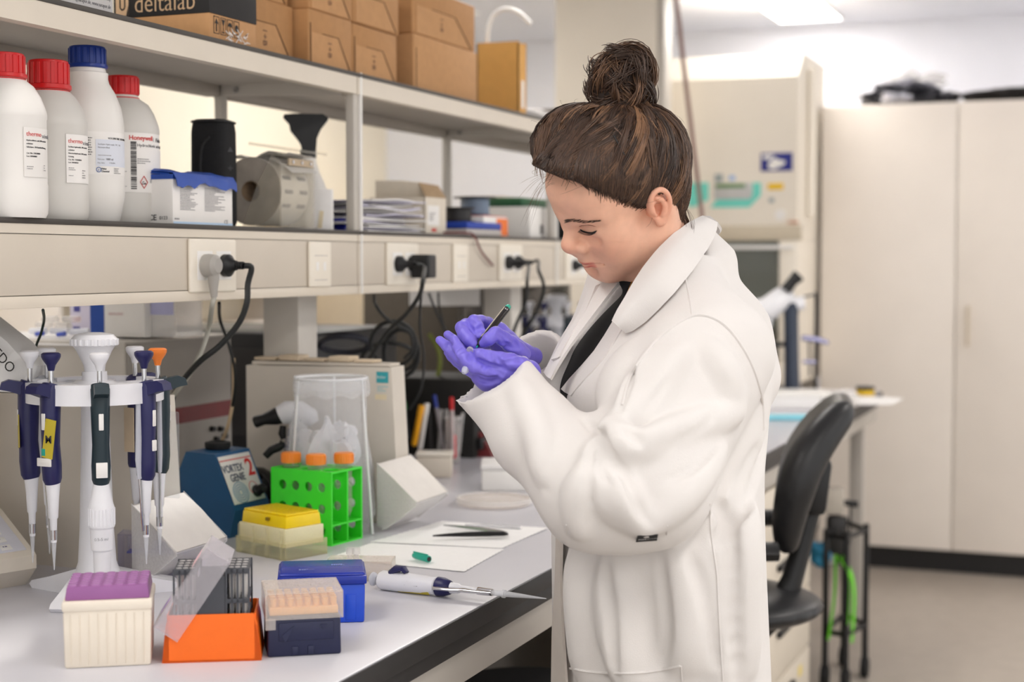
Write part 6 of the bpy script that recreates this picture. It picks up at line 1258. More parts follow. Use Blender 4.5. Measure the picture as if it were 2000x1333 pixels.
lp = spline([on_head(*q, .0012) for q in lash], 6)
paths = [lp, [q+np.array([0, 0, .0007]) for q in lp]]
for i in range(26):
    q = lp[int(i/26*(len(lp)-1))]; paths.append([q, q-C_R*.0026+BL*.003-np.array([0, 0, .0022]), q-C_R*.0055+BL*.005-np.array([0, 0, .0036])])
strands('eyelashes', paths, [.0011]*2+[.00045]*26, person, m_black)
cr_ = spline([on_head(*q, .0004) for q in ((1131, 443), (1140, 440.5), (1152, 440), (1164, 443))], 5)
strands('eyelid_crease', [cr_], .0006, person, MAT('lid_crease', (150, 100, 80), 0.6))
fb = [H(.0905-.004*i, -.014-.007*i, .0265) for i in range(5)]
strands('eyebrow', [[q, q+HR[0]*.005-HR[2]*.001, q+HR[0]*.0075-HR[1]*.002] for q in fb for _ in (0,)]+[[q+HR[2]*.003, q+HR[0]*.005+HR[2]*.001] for q in fb], .0014, person, m_hair, [.15]*10)
fl = [H(.0765, -.036+.006*i, .004-.0006*i) for i in range(4)]
strands('eyelashes', [[q, q+HR[0]*.007-HR[2]*.004] for q in fl], .0008, person, m_black)
# ------------------------------------------------------------------ hair
hairF = Field(HO-np.array([.17, .17, .15]), HO+np.array([.17, .17, .26]), 0.003)
def EH(c, r, k=.02): hairF.ell(H(*c), r, HR, k)
EH((-.008, 0, .038), (.098, .081, .079), 0)
EH((.062, 0, .082), (.056, .056, .034), .03)
EH((-.045, 0, .008), (.056, .068, .072), .03)
EH((-.044, 0, -.028), (.046, .060, .058), .03)
hairF.ell(at(1126, 266, 2.135), (.040, .046, .038), None, .03).ell(at(1090, 290, 2.14), (.036, .04, .030), None, .03)
S, X, Y, Z = hairF.full()
hx, hy, hz = [(X-HO[0])*HR[i, 0]+(Y-HO[1])*HR[i, 1]+(Z-HO[2])*HR[i, 2] for i in range(3)]
# hairline: height above which hair grows, as a function of the place along the head
line = np.interp(hx, [-.12, -.09, -.055, -.034, -.020, -.008, .004, .018, .040, .065, .085, .110], [-.095, -.092, -.080, -.062, -.020, .010, .002, .010, .036, .067, .093, .116])
cut = (line-hz)*0.75
hairF.D[...] = np.maximum(hairF.D, cut.astype(np.float32))
HC = H(-.005, 0, .045)
# radial table of the hair mass around HC
def rad_of(dirs):
    ds = np.arange(.03, .16, .0015); P = HC+dirs[:, None, :]*ds[None, :, None]; v = hairF.val(P)
    ins = v < 0; last = np.where(ins.any(1), ins.shape[1]-1-np.argmax(ins[:, ::-1], axis=1), 0)
    return np.where(ins.any(1), ds[last], 0.0)
def rad_both(dirs):
    ds = np.arange(.03, .16, .0015); P = HC+dirs[:, None, :]*ds[None, :, None]; v = np.minimum(head.val(P), hairF.val(P))
    ins = v < 0; return ds[ins.shape[1]-1-np.argmax(ins[:, ::-1], axis=1)]
hair, _ = hairF.build('hair', m_hairbase, person, relax=2)
bun_c = at(1208, 166, 2.125)
BUP = (bun_c-at(1212, 240, 2.13)); BUP /= np.linalg.norm(BUP)
base_pt = at(1213, 232, 2.115); bdir = base_pt-HC; bdir /= np.linalg.norm(bdir)
def slerp(a, b, t):
    w = math.acos(max(-1, min(1, float(a@b)))); 
    if w < 1e-3: return np.repeat(a[None], len(t), 0)
    return (np.sin((1-t)*w)[:, None]*a+np.sin(t*w)[:, None]*b)/math.sin(w)
paths, rads, shades = [], [], []
rnd = np.random.RandomState(3)
n_lock = 330
for L_ in range(n_lock):
    # a lock starts anywhere on the hair and runs up to the bun
    for _ in range(50):
        d = rnd.normal(size=3); d /= np.linalg.norm(d)
        if rad_of(d[None])[0] > max(.05, rad_both(d[None])[0]-.003) and d @ bdir < .93: break
    else: continue
    swirl = rnd.normal()*0.10; lshade = np.clip(rnd.normal(.46, .24), .05, .98); lift = abs(rnd.normal())*.0035; wave = rnd.uniform(0, 6.3)
    side = np.cross(d, bdir); side /= np.linalg.norm(side)+1e-9
    for k in range(26):
        d2 = d+rnd.normal(size=3)*.045; d2 /= np.linalg.norm(d2)
        t = np.linspace(0, .93+rnd.rand()*.07, 14); q = slerp(d2, bdir, t)
        q = q+side*(swirl*np.sin(t*PI)+.012*np.sin(t*9+wave))[:, None]; q /= np.linalg.norm(q, axis=1, keepdims=True)
        fw = max(0.0, float((d2 @ HR[0])))*.75; q = q+(HR[1]*np.sign(d2 @ HR[1])*.8-HR[0]*.5)*(fw*np.sin(t*PI)**1.2)[:, None]; q /= np.linalg.norm(q, axis=1, keepdims=True)
        r = rad_of(q); r = np.where(r < rad_both(q)-.004, np.nan, r)
        if np.isnan(r).sum() > 7: continue
        r = np.interp(np.arange(14), np.where(~np.isnan(r))[0], r[~np.isnan(r)])
        prof = np.sin(np.clip(t, 0, 1)*PI)
        off = .0006+(lift+rnd.rand()*.0022)*prof+.0014*np.sin(t*7+wave)*prof
        paths.append(HC+q*(r+off)[:, None]); rads.append(rnd.uniform(.0005, .00085)); shades.append(np.clip(lshade+rnd.normal()*.08, .02, 1))
# strands that grow out of the hairline itself and cover its edge
hl_pts = [(.104, .110), (.094, .100), (.082, .088), (.065, .066), (.050, .050), (.036, .034), (.022, .016), (.010, .004), (.002, -.004)]
for i in range(1500):
    u = rnd.rand()*(len(hl_pts)-1); j = int(u); f = u-j; x = hl_pts[j][0]*(1-f)+hl_pts[min(j+1, 8)][0]*f; z = hl_pts[j][1]*(1-f)+hl_pts[min(j+1, 8)][1]*f
    z -= abs(rnd.normal())*.0065-.002
    s_ = 1 if rnd.rand() < .8 else -1
    yy = max(0.004, .062*math.sqrt(max(0, 1-(x/.112)**2))*1.1)*s_*(rnd.uniform(.2, 1) if x > .085 else 1)
    d = H(x, yy, z)-HC; d /= np.linalg.norm(d); t = np.linspace(0, rnd.uniform(.3, .6), 10); q = slerp(d, bdir, t)
    side = np.cross(d, bdir); side /= np.linalg.norm(side)+1e-9; q = q+side*(.10*np.sin(t*3))[:, None]*(1 if s_ > 0 else -1); q /= np.linalg.norm(q, axis=1, keepdims=True)
    hr = rad_both(q)
    paths.append(HC+q*(hr+.0008+.002*np.sin(t*3))[:, None]); rads.append(rnd.uniform(.0003, .0006)); shades.append(np.clip(rnd.normal(.35, .15), .02, .9))
# hair behind the ear running down to the nape and loose wisps on the collar
for i in range(520):
    a = H(-.034-rnd.rand()*.05, .074-rnd.rand()*.02-(rnd.rand()*.02), rnd.uniform(-.005, .03)); b = H(-.030-rnd.rand()*.055, .060-rnd.rand()*.03, -.055-rnd.rand()*.035)
    m = (a+b)/2+HR[1]*.006
    p = np.array(spline([a, m, b], 5)); n = []
    for q in p:
        d = q-HC; L = np.linalg.norm(d); d /= L; ds = np.arange(.04, .17, .0015); vv = np.minimum(head.val(HC+d*ds[:, None]), hairF.val(HC+d*ds[:, None])); w = np.where(vv < 0)[0]
        n.append(HC+d*(min(ds[w[-1]], L+.004)+.001+rnd.rand()*.001) if len(w) else q)
    paths.append(np.array(n)); rads.append(rnd.uniform(.0004, .0007)); shades.append(np.clip(rnd.normal(.42, .16), .02, 1))
strands('hair_strands', paths, rads, hair, m_hair, shades, kind='stuff')
# bun: dark core and looping locks
bunF = Field(bun_c-np.array([.08, .08, .085]), bun_c+np.array([.08, .08, .08]), 0.003)
SD = C_R; DP = np.cross(BUP, SD)
def bp(a, b, c): return bun_c+SD*a+BUP*b+DP*c
bunF.ell(bp(.004, .006, 0), (.032, .034, .030), None, 0).ell(bp(-.014, -.010, 0), (.022, .026, .026), None, .015).cap(bp(0, -.055, 0), bp(.0, -.03, 0), .030, .026, .015).ell(bp(.014, .014, 0), (.021, .022, .022), None, .01)
bun, _ = bunF.build('hair_bun', m_hairbase, person, relax=1)
paths, rads, shades = [], [], []
def loop(c, ax, ra, rb, a0, a1, nlock, spread, sh, rstr=.0007):
    ax = ax/np.linalg.norm(ax); e1 = np.cross(ax, np.array([.31, .2, .93])); e1 /= np.linalg.norm(e1); e2 = np.cross(ax, e1)
    for k in range(nlock):
        t = np.linspace(a0+rnd.normal()*.12, a1+rnd.normal()*.2, 18); o = rnd.normal(size=3)*spread; s1 = 1+rnd.normal()*.06
        w = rnd.normal()*.004
        p = c+o+(e1*ra*s1)*np.cos(t)[:, None]+(e2*rb*s1)*np.sin(t)[:, None]+ax*(w*np.sin(t*2))[:, None]
        paths.append(p); rads.append(rstr*rnd.uniform(.7, 1.2)); shades.append(np.clip(sh+rnd.normal()*.09, .02, 1))
for i in range(120):
    ax = rnd.normal(size=3); ax = ax*np.array([1, 1, 1.])
    c = bp(rnd.normal()*.008+.002, rnd.normal()*.010+.003, rnd.normal()*.006); R_ = rnd.uniform(.025, .036)
    a0 = rnd.uniform(0, 6.28); loop(c, ax, R_, R_*rnd.uniform(.8, 1.05), a0, a0+rnd.uniform(1.6, 3.6), 26, .0032, np.clip(rnd.normal(.42, .17), .06, .9))
# the big lock that sweeps over the top and the side loop
for i in range(6):
    loop(bp(.012, .012, .0), DP+SD*rnd.normal()*.25+BUP*rnd.normal()*.2, .033+rnd.normal()*.003, .036+rnd.normal()*.003, rnd.uniform(0, 6), rnd.uniform(7, 9), 30, .003, rnd.uniform(.35, .65))
for i in range(70):   # swirl at the base
    ang = rnd.uniform(0, 6.28); p = []
    for t in np.linspace(0, 1, 9): a = ang+t*1.6; rr = .036+.004*math.sin(t*3)+rnd.rand()*.001; p.append(bp(rr*math.cos(a), -.054+.03*t, rr*math.sin(a)))
    for k in range(8): paths.append(np.array(p)+rnd.normal(size=3)*.0025); rads.append(.0006); shades.append(np.clip(rnd.normal(.28, .12), .02, .8))
for i in range(150):  # flyaway hairs of the bun
    d = rnd.normal(size=3); d /= np.linalg.norm(d); e = np.cross(d, rnd.normal(size=3)); e /= np.linalg.norm(e)
    a = bun_c+d*.036; l = rnd.uniform(.006, .020); t = np.linspace(0, 1, 8)
    paths.append(a+d*(l*t*.7)[:, None]+e*(l*t*t*1.1)[:, None]+BUP*(-.006*t**2)[:, None]); rads.append(rnd.uniform(.00012, .00028)); shades.append(rnd.uniform(.3, .75))
strands('bun_strands', paths, rads, bun, m_hair, shades, kind='stuff')
# thin flyaway hairs around the head
paths, rads = [], []
for i in range(130):
    d = rnd.normal(size=3); d /= np.linalg.norm(d); r = rad_of(d[None])[0]
    if r < .05: continue
    e = np.cross(d, rnd.normal(size=3)); e /= np.linalg.norm(e); t = np.linspace(0, 1, 8); l = rnd.uniform(.02, .05)
    paths.append(HC+d*(r+.012*np.sin(t*2.6))[:, None]+e*(l*t)[:, None]); rads.append(.00016)
for i in range(14):   # front wisps and nape wisps
    a = H(.10, .02, .09+rnd.rand()*.02); t = np.linspace(0, 1, 9)
    paths.append(a-C_R*(.045*t*rnd.uniform(.5, 1.1))[:, None]+np.array([0, 0, 1])*(-.05*t**2*rnd.uniform(.2, 1.3))[:, None]); rads.append(.00016)
    a = H(-.06, .055, -.05); paths.append(a+C_R*(.012*np.sin(t*2)*rnd.normal())[:, None]-np.array([0, 0, 1])*(.05*t*rnd.uniform(.6, 1.1))[:, None]-FH*(.02*t)[:, None]); rads.append(.00022)
strands('flyaway_hairs', paths, rads, hair, m_hair, [.55]*len(paths), kind='stuff')
def on_hair(px, py, off=.0035): return hairF.hit(px, py, 1.9, 2.3, off)
m_clip = MAT('brown_clip', (112, 86, 72), 0.35, noise=0.03)
for q in ([(1186, 240), (1196, 246), (1208, 257), (1217, 266)], [(1188, 239), (1201, 241), (1213, 251), (1224, 268)]):
    p = [on_hair(*a, .0065) for a in q]; B().rings([(v, (.0012, .0016)) for v in spline(p, 4)], 8).build('hair_clip', m_clip, person)
B().tube([on_hair(1199, 265, .006), on_hair(1209, 283, .006), on_hair(1220, 303, .006)], .0010).build('bobby_pin', m_black, person)
# ------------------------------------------------------------------ lab coat (one continuous cloth body), shirt, trousers, shoes
CZ = np.array([.48, .62, .789, .961, 1.035, 1.11, 1.17, 1.222, 1.302, 1.350, 1.385, 1.44])
CA = np.array([.140, .138, .137, .134, .133, .135, .138, .146, .108, .070, .040, .022])        # half depth
CB = np.array([.225, .215, .205, .200, .198, .195, .190, .184, .160, .115, .070, .040])        # half width
CX = np.array([.006, .006, .008, .014, .016, .018, .012, .012, -.008, -.016, -.022, -.030])
def loft(Fd, zmax, shrink=0.0, p=2.4, zmin=.50):
    S, X, Y, Z = Fd.full()
    x = (X-P0[0])*BF[0]+(Y-P0[1])*BF[1]; y = (X-P0[0])*BL[0]+(Y-P0[1])*BL[1]
    zz = Fd.ax[2]; a = np.interp(zz, CZ, CA)-shrink; b = np.interp(zz, CZ, CB)-shrink; c = np.interp(zz, CZ, CX)
    for _ in range(6):
        a = np.convolve(np.pad(a, 2, 'edge'), np.ones(5)/5, 'valid'); b = np.convolve(np.pad(b, 2, 'edge'), np.ones(5)/5, 'valid'); c = np.convolve(np.pad(c, 2, 'edge'), np.ones(5)/5, 'valid')
    a, b, c = a[None, None, :], b[None, None, :], c[None, None, :]
    r = (np.abs((x-c)/a)**p+np.abs(y/b)**p)**(1/p)
    d = (r-1)*np.minimum(a, b)
    d = np.maximum(d, np.maximum(Z-zmax, zmin-Z)).astype(np.float32)
    return d, x, y, Z
cc = Bd(0, 0, .98)
coat = Field(cc-np.array([.42, .42, .50]), cc+np.array([.42, .42, .47]), 0.0043)
d, bx, by, bz = loft(coat, 1.40); coat.D = d
def W_(px, py, dd): return at(px, py, dd)
# shoulders and yoke
coat.cap(W_(1335, 550, 2.15), W_(1388, 672, 2.065), .042, .070, .03)
coat.cap(W_(1290, 550, 2.25), Bd(-.0, -.160, 1.285), .042, .062, .03)
coat.cap(W_(1348, 480, 2.20), W_(1424, 650, 2.21), .034, .054, .03).cap(W_(1424, 650, 2.21), W_(1450, 735, 2.21), .054, .055, .03)
# opening down the front, through to the shirt
yn = np.interp(bz, [1.185, 1.215, 1.26, 1.31, 1.36, 1.42], [.0, .012, .032, .048, .070, .085]); yf = np.interp(bz, [1.185, 1.215, 1.26, 1.31, 1.36, 1.42], [.0, -.045, -.085, -.10, -.10, -.10])
cutd = np.maximum(np.maximum(by-yn, yf-by), np.maximum(.0-bx, 1.185-bz))
coat.D = np.maximum(coat.D, -cutd.astype(np.float32))
# near sleeve: full upper arm, elbow, forearm with a wide cuff
A0, A1, A2 = W_(1398, 694, 2.075), W_(1262, 945, 1.985), W_(1160, 966, 1.985)
CU = W_(972, 738, 2.10)
slv = Field(cc-np.array([.42, .42, .06]), cc+np.array([.42, .42, .44]), 0.0043)
slv.cap(A0, A1, .080, .077, 0).cap(A1, A2, .074, .060, .05).cap(W_(1330, 700, 2.05), W_(1235, 880, 2.0), .060, .052, .04)
slv.cap(A2, W_(1045, 848, 2.04), .060, .058, .05).cap(W_(1045, 848, 2.04), CU, .057, .049, .02)
slv.cap(W_(1010, 830, 2.06), W_(928, 750, 2.115), .034, .036, .02)
slv.cap(W_(1215, 1000, 1.985), W_(1150, 1000, 1.985), .036, .030, .04)
# cuff end cut square to the arm and hollowed
ad = CU-W_(1045, 848, 2.04); ad /= np.linalg.norm(ad)
S, X, Y, Z = slv.full(); al = (X-CU[0])*ad[0]+(Y-CU[1])*ad[1]+(Z-CU[2])*ad[2]
nrm = ad-.75*C_F; nrm /= np.linalg.norm(nrm); al = (X-CU[0])*nrm[0]+(Y-CU[1])*nrm[1]+(Z-CU[2])*nrm[2]; slv.D = np.maximum(slv.D, (al-.004).astype(np.float32))
coat_fold = []
def ridge(F_, px, r, k, off=0.0, mode='add', dep=None):
    pts = [F_.hit(x, y, 1.75, 2.45) for x, y in px] if dep is None else [at(x, y, dep) for x, y in px]
    rr = ray(1200, 800); rr = rr/np.linalg.norm(rr); pts = spline([p-rr*off for p in pts], 5); n = len(pts)
    F_.chain([(p, r*(.35+.65*math.sin(PI*min(1, .12+.88*i/(n-1))) if True else r)) for i, p in enumerate(pts)], k, mode)
# folds of the near sleeve: soft rolls, then the sharp creases between them
for px, r, o in (([(1234, 806), (1206, 834), (1198, 862), (1212, 890), (1232, 902)], .009, -.005), ([(1184, 838), (1230, 868), (1290, 872)], .010, -.003), ([(1160, 880), (1166, 930), (1196, 985), (1248, 1028)], .010, -.003),
              ([(1206, 930), (1226, 980), (1262, 1034)], .009, -.003), ([(1292, 690), (1246, 760), (1222, 810)], .012, -.003), ([(1384, 680), (1420, 736), (1436, 800)], .010, -.004), ([(1012, 752), (1050, 850), (1060, 930)], .009, -.003),
              ([(1404, 880), (1346, 960), (1282, 1026)], .011, -.004), ([(1440, 810), (1350, 830), (1268, 850)], .009, -.004), ([(1330, 690), (1290, 750), (1262, 810)], .009, -.003), ([(1136, 930), (1126, 980), (1134, 1040)], .009, -.003)):
    ridge(slv, px, r, .022, o)
for px, r in (([(1140, 818), (1156, 836), (1178, 850)], .0055), ([(1180, 852), (1168, 858), (1156, 870)], .0055), ([(1180, 852), (1182, 880), (1202, 912), (1222, 930)], .0075), ([(1214, 912), (1240, 966), (1256, 1000), (1272, 1024)], .0075), ([(1174, 896), (1176, 926), (1188, 946)], .0045),
              ([(1218, 838), (1238, 854), (1254, 868)], .0060), ([(1156, 872), (1150, 930), (1156, 990)], .005), ([(1310, 740), (1270, 790), (1232, 828)], .0045),
              ([(1400, 866), (1356, 912), (1296, 940)], .0045), ([(1246, 700), (1222, 760), (1208, 806)], .006), ([(1174, 838), (1180, 854)], .007), ([(1420, 750), (1380, 830), (1320, 860)], .0035), ([(1062, 956), (1074, 964)], .004)):
    ridge(slv, px, r, .005, .0005, 'sub')
# body folds
for px, r in (([(1275, 680), (1225, 745), (1212, 800)], .014), ([(1240, 740), (1215, 790)], .012), ([(1390, 1010), (1400, 1150), (1412, 1330)], .012), ([(1140, 1080), (1150, 1200), (1150, 1320)], .014), ([(1200, 1110), (1215, 1230), (1235, 1330)], .012), ([(1330, 1080), (1345, 1200), (1340, 1290)], .012), ([(1440, 980), (1446, 1100), (1456, 1300)], .010)):
    ridge(coat, px, r, .040, -.005)
for px, r in (([(1262, 690), (1222, 740), (1205, 790)], .006), ([(1425, 990), (1432, 1150), (1440, 1330)], .005), ([(1290, 1100), (1300, 1230), (1290, 1300)], .004), ([(1480, 880), (1450, 960), (1425, 1040)], .006), ([(1505, 820), (1490, 900), (1450, 1010)], .005), ([(1400, 985), (1420, 1020), (1400, 1060)], .005), ([(1180, 1100), (1190, 1200), (1200, 1320)], .004), ([(1350, 1090), (1380, 1180), (1400, 1300)], .004), ([(1330, 620), (1290, 660), (1250, 720)], .006)):
    ridge(coat, px, r, .014, .0012, 'sub')
# far sleeve
FS = Bd(.0, -.16, 1.285); FE = at(1150, 890, 2.38); FW = W_(1046, 700, 2.235)
coat.cap(FS, FE, .066, .054, .04).cap(FE, FW, .054, .048, .03)
fa = FW-FE; fa /= np.linalg.norm(fa)
# sleeves meet the body in a soft crease
ov = coat.sl(slv.lo, slv.lo+slv.h*(slv.n-1))
S2, X2, Y2, Z2 = ov
G = np.stack(np.meshgrid(coat.ax[0][S2[0]], coat.ax[1][S2[1]], coat.ax[2][S2[2]], indexing='ij'), -1)
coat.op(slv.val(G).astype(np.float32), S2, .010, 'add')
# hollow the cuffs
coat.cap(CU-ad*.085, CU+ad*.06, .030, .0435, .004, 'sub').cap(W_(990, 806, 2.07), W_(915, 738, 2.118), .026, .0325, .004, 'sub')
S, X, Y, Z = coat.full(); al = (X-FW[0])*fa[0]+(Y-FW[1])*fa[1]+(Z-FW[2])*fa[2]; rad2 = np.sqrt(np.maximum((X-FW[0])**2+(Y-FW[1])**2+(Z-FW[2])**2-al**2, 0))
coat.D = np.where((np.abs(al) < .09) & (rad2 < .075), np.maximum(coat.D, (al-.012)), coat.D).astype(np.float32)
coat.cap(FW-fa*.07, FW+fa*.05, .026, .044, .004, 'sub')
# collar room
coat.cap(W_(1290, 470, 2.18), W_(1318, 560, 2.20), .054, .056, .02, 'sub')
coat.cap(W_(1368, 462, 2.215), W_(1392, 510, 2.20), .018, .034, .02).cap(W_(1360, 470, 2.27), W_(1380, 520, 2.28), .020, .034, .02)
coat_o, _ = coat.build('lab_coat', m_coat, person, relax=1)
# shirt
sh = Field(Bd(0, 0, 1.28)-np.array([.27, .27, .22]), Bd(0, 0, 1.28)+np.array([.27, .27, .22]), 0.006)
d, *_r = loft(sh, 1.37, .005, 2.4, 1.08); sh.D = d
sh.cap(W_(1322, 560, 2.21), W_(1268, 505, 2.165), .068, .056, .03)
S, X, Y, Z = sh.full(); na = W_(1268, 500, 2.165)-W_(1322, 560, 2.21); na /= np.linalg.norm(na); q = W_(1262, 538, 2.15)
sh.D = np.maximum(sh.D, ((X-q[0])*na[0]+(Y-q[1])*na[1]+(Z-q[2])*na[2]).astype(np.float32)*.9)
S, X, Y, Z = sh.full(); sh.D = np.maximum(sh.D, np.where(Z < 1.335, .03-((X-P0[0])*BF[0]+(Y-P0[1])*BF[1]), -1.0)).astype(np.float32)
sh.build('black_top', m_shirt, person, relax=1)
# trousers and shoes below the coat
for s, nm in ((1, 0), (-1, 0)):
    leg = Field(Bd(0, s*.095, .45)-np.array([.22, .22, .45]), Bd(0, s*.095, .45)+np.array([.22, .22, .25]), 0.009)
    leg.cap(Bd(.0, s*.085, .66), Bd(.015, s*.09, .47), .090, .068, 0).cap(Bd(.015, s*.09, .47), Bd(-.02, s*.095, .12), .066, .055, .02)
    leg.build('trouser_leg', m_trouser, person, relax=1)
    shoe = Field(Bd(.04, s*.10, .06)-np.array([.2, .2, .06]), Bd(.04, s*.10, .06)+np.array([.2, .2, .1]), 0.006)
    shoe.cap(Bd(-.05, s*.095, .045), Bd(.13, s*.10, .038), .044, .038, 0).cap(Bd(-.03, s*.095, .06), Bd(-.025, s*.095, .12), .044, .05, .03)
    S, X, Y, Z = shoe.full(); shoe.D = np.maximum(shoe.D, (.002-Z)+0*X+0*Y).astype(np.float32); shoe.build('shoe', m_black, person, relax=1)

# ---- collar, lapels, seams, pockets
def on_coat(px, py, off=.0): return coat.hit(px, py, 1.75, 2.5, off)
def rs(poly, n):
    P = np.array(poly, float); s = np.r_[0, np.cumsum(np.linalg.norm(np.diff(P[:, :2], axis=0), axis=1))]; t = np.linspace(0, s[-1], n)
    return np.stack([np.interp(t, s, P[:, k]) for k in range(P.shape[1])], 1)
inner = rs([(1372, 424, 2.20), (1345, 436, 2.150), (1315, 458, 2.118), (1285, 488, 2.100), (1258, 522, 2.092), (1238, 553, 2.092), (1220, 585, 2.092), (1206, 608, 2.094), (1197, 628, 2.096)], 22)
outer = rs([(1400, 436, 0), (1397, 455, 0), (1380, 488, 0), (1352, 530, 0), (1318, 572, 0), (1285, 606, 0), (1258, 630, 0), (1236, 645, 0), (1222, 649, 0)], 22)
rows = []
for i in range(22):
    a = at(*inner[i]); b = on_coat(outer[i][0], outer[i][1], .007); b2 = min(float(np.linalg.norm(b-np.array([0, 0, CAMZ]))), 9)
    if i < 2: b = at(outer[i][0], outer[i][1], 2.19-.01*i)
    m1 = at(*(inner[i]*.7+np.array([outer[i][0], outer[i][1], 0])*.3)[:2], (inner[i][2]*.7+.3*float((b-np.array([0, 0, CAMZ])) @ C_F))-.009)
    m2 = at(*(inner[i]*.35+np.array([outer[i][0], outer[i][1], 0])*.65)[:2], (inner[i][2]*.35+.65*float((b-np.array([0, 0, CAMZ])) @ C_F))-.007)
    rows.append(spline([a, m1, m2, b], 4))
B().sheet(rows, .0045).build('collar', m_coat, person, ang=60)
# back of the collar, round the nape to the far side
bk_i = [(1372, 424, 2.20), (1374, 428, 2.235), (1352, 440, 2.275), (1305, 470, 2.29), (1262, 510, 2.275), (1228, 540, 2.25)]
bk_o = [(1400, 436, 2.19), (1408, 452, 2.245), (1390, 470, 2.31), (1330, 510, 2.33), (1262, 545, 2.31), (1200, 545, 2.28)]
B().sheet([[p, (p+q)/2+np.array([0, 0, .004]), q] for p, q in zip(spline([at(*v) for v in bk_i], 4), spline([at(*v) for v in bk_o], 4))], .004).build('collar', m_coat, person, ang=60)
# far lapel
li = [(1222, 538, 2.19), (1188, 580, 2.17), (1154, 625, 2.155), (1118, 672, 2.145), (1092, 712, 2.135), (1076, 742, 2.13)]
lm = [(1186, 538, 2.215), (1160, 580, 2.19), (1133, 625, 2.17), (1102, 672, 2.155), (1084, 712, 2.143), (1070, 738, 2.135)]
lo_ = [(1150, 536, 2.245), (1140, 572, 2.225), (1122, 622, 2.20), (1094, 668, 2.18), (1076, 706, 2.16), (1064, 730, 2.15)]
B().sheet([spline([at(*a), at(*b), at(*c)], 4) for a, b, c in zip(rs(li, 14), rs(lm, 14), rs(lo_, 14))], .005).build('lapel', m_coat, person, ang=60)
fo = [(1160, 560, 2.21), (1140, 610, 2.185), (1112, 655, 2.165), (1086, 700, 2.15)]
B().sheet([[at(x+14, y-6, d_-.004), at(x+4, y, d_-.012), at(x-8, y+4, d_-.004)] for x, y, d_ in rs(fo, 12)], .004).build('lapel', m_coat, person, ang=60)
# near front edge (placket)
pl = [(1200, 628), (1182, 658), (1162, 688), (1138, 716), (1114, 742), (1098, 762)]
B().sheet([[sh.hit(x-1, y-1, 1.75, 2.5, .002), sh.hit(x+6, y+5, 1.75, 2.5, .008), on_coat(x+18, y+12, .0015)] for k, (x, y) in enumerate(pl)], .003).build('front_edge', m_coat, person)
def seam(px, r=.0014, off=.0006, name='seam'):
    q = spline([(x, y, 0) for x, y in px], 10); P = np.array([on_coat(v[0], v[1], off) for v in q])
    for _ in range(2): P[1:-1] = .25*P[:-2]+.5*P[1:-1]+.25*P[2:]
    B().rings([(p, r) for p in P], 6).build(name, m_coat, person)
seam([(1215, 792), (1230, 740), (1262, 690), (1305, 645), (1350, 618), (1385, 618), (1420, 638), (1452, 680), (1476, 730), (1490, 790), (1492, 840)], .0022)
seam([(1333, 525), (1345, 570), (1352, 616)], .0012)
seam([(1386, 985), (1390, 1050), (1400, 1120), (1404, 1200), (1412, 1330)], .0012)
seam([(1106, 1026), (1107, 1046)], .0008); seam([(1304, 1028), (1303, 1046)], .0008)
seam([(1112, 1306), (1160, 1314), (1230, 1316), (1290, 1310), (1328, 1302)], .0018, .0008, 'pocket_edge'); seam([(1330, 1302), (1332, 1332)], .0012, .0005, 'pocket_edge')
m_tag = MAT('black_woven_tag', (22, 22, 24), 0.8, noise=0.1)
ta, tb, tc, td = on_coat(1245, 1048, .004), on_coat(1285, 1045, .004), on_coat(1283, 1056, .004), on_coat(1242, 1059, .004)
B().sheet([[ta, tb], [td, tc]], .0012).build('maker_tag', m_tag, person)
text('PORTWEST', .0062, frame(td+(ta-td)*.30+(tb-ta)*.06-C_F*.0030, tb-ta, y=ta-td), m_paper, person, ext=.0001, sx=.92, bold=-.02)
B().tube([sh.hit(1236, 546, 1.8, 2.4, .002), sh.hit(1226, 570, 1.8, 2.4, .002), sh.hit(1217, 590, 1.8, 2.4, .002), sh.hit(1210, 604, 1.8, 2.4, .002)], .0007).build('necklace', MAT('gold', (212, 168, 92), .25, metal=1, noise=.02), person)
# open far front panel hanging below, and a fold of grey lining
B().sheet([[at(1098, 1040, 2.16), at(1088, 1042, 2.20)], [at(1096, 1130, 2.16), at(1086, 1130, 2.20)], [at(1100, 1230, 2.16), at(1080, 1235, 2.20)], [at(1108, 1345, 2.16), at(1078, 1345, 2.20)]], .004).build('coat_front_panel', MAT('coat_lining', (206, 198, 190), .85, noise=.02), person)
# ------------------------------------------------------------------ gloved hands, pen and tube (pixel sketches turned into points at their own depth)
def hp(cx, cy, d): return at(820+cx/5.553, 560+cy/5.553, d)
mm = .001
lh_c = hp(620, 800, 2.10)
LH = Field(lh_c-np.array([.12, .12, .09]), lh_c+np.array([.12, .12, .09]), 0.0014)
def fing(F_, pts, k=.0022): F_.chain([(hp(x, y, d), u/7.0*mm) for x, y, d, u in pts], k)
# left hand, palm and wrist
fing(LH, [(1180, 930, 2.098, 120), (1000, 930, 2.092, 128), (860, 960, 2.088, 125), (740, 1000, 2.090, 108), (650, 960, 2.094, 88)], .012)
fing(LH, [(900, 910, 2.100, 110), (760, 900, 2.104, 100), (620, 840, 2.112, 84), (520, 790, 2.120, 70)], .012)
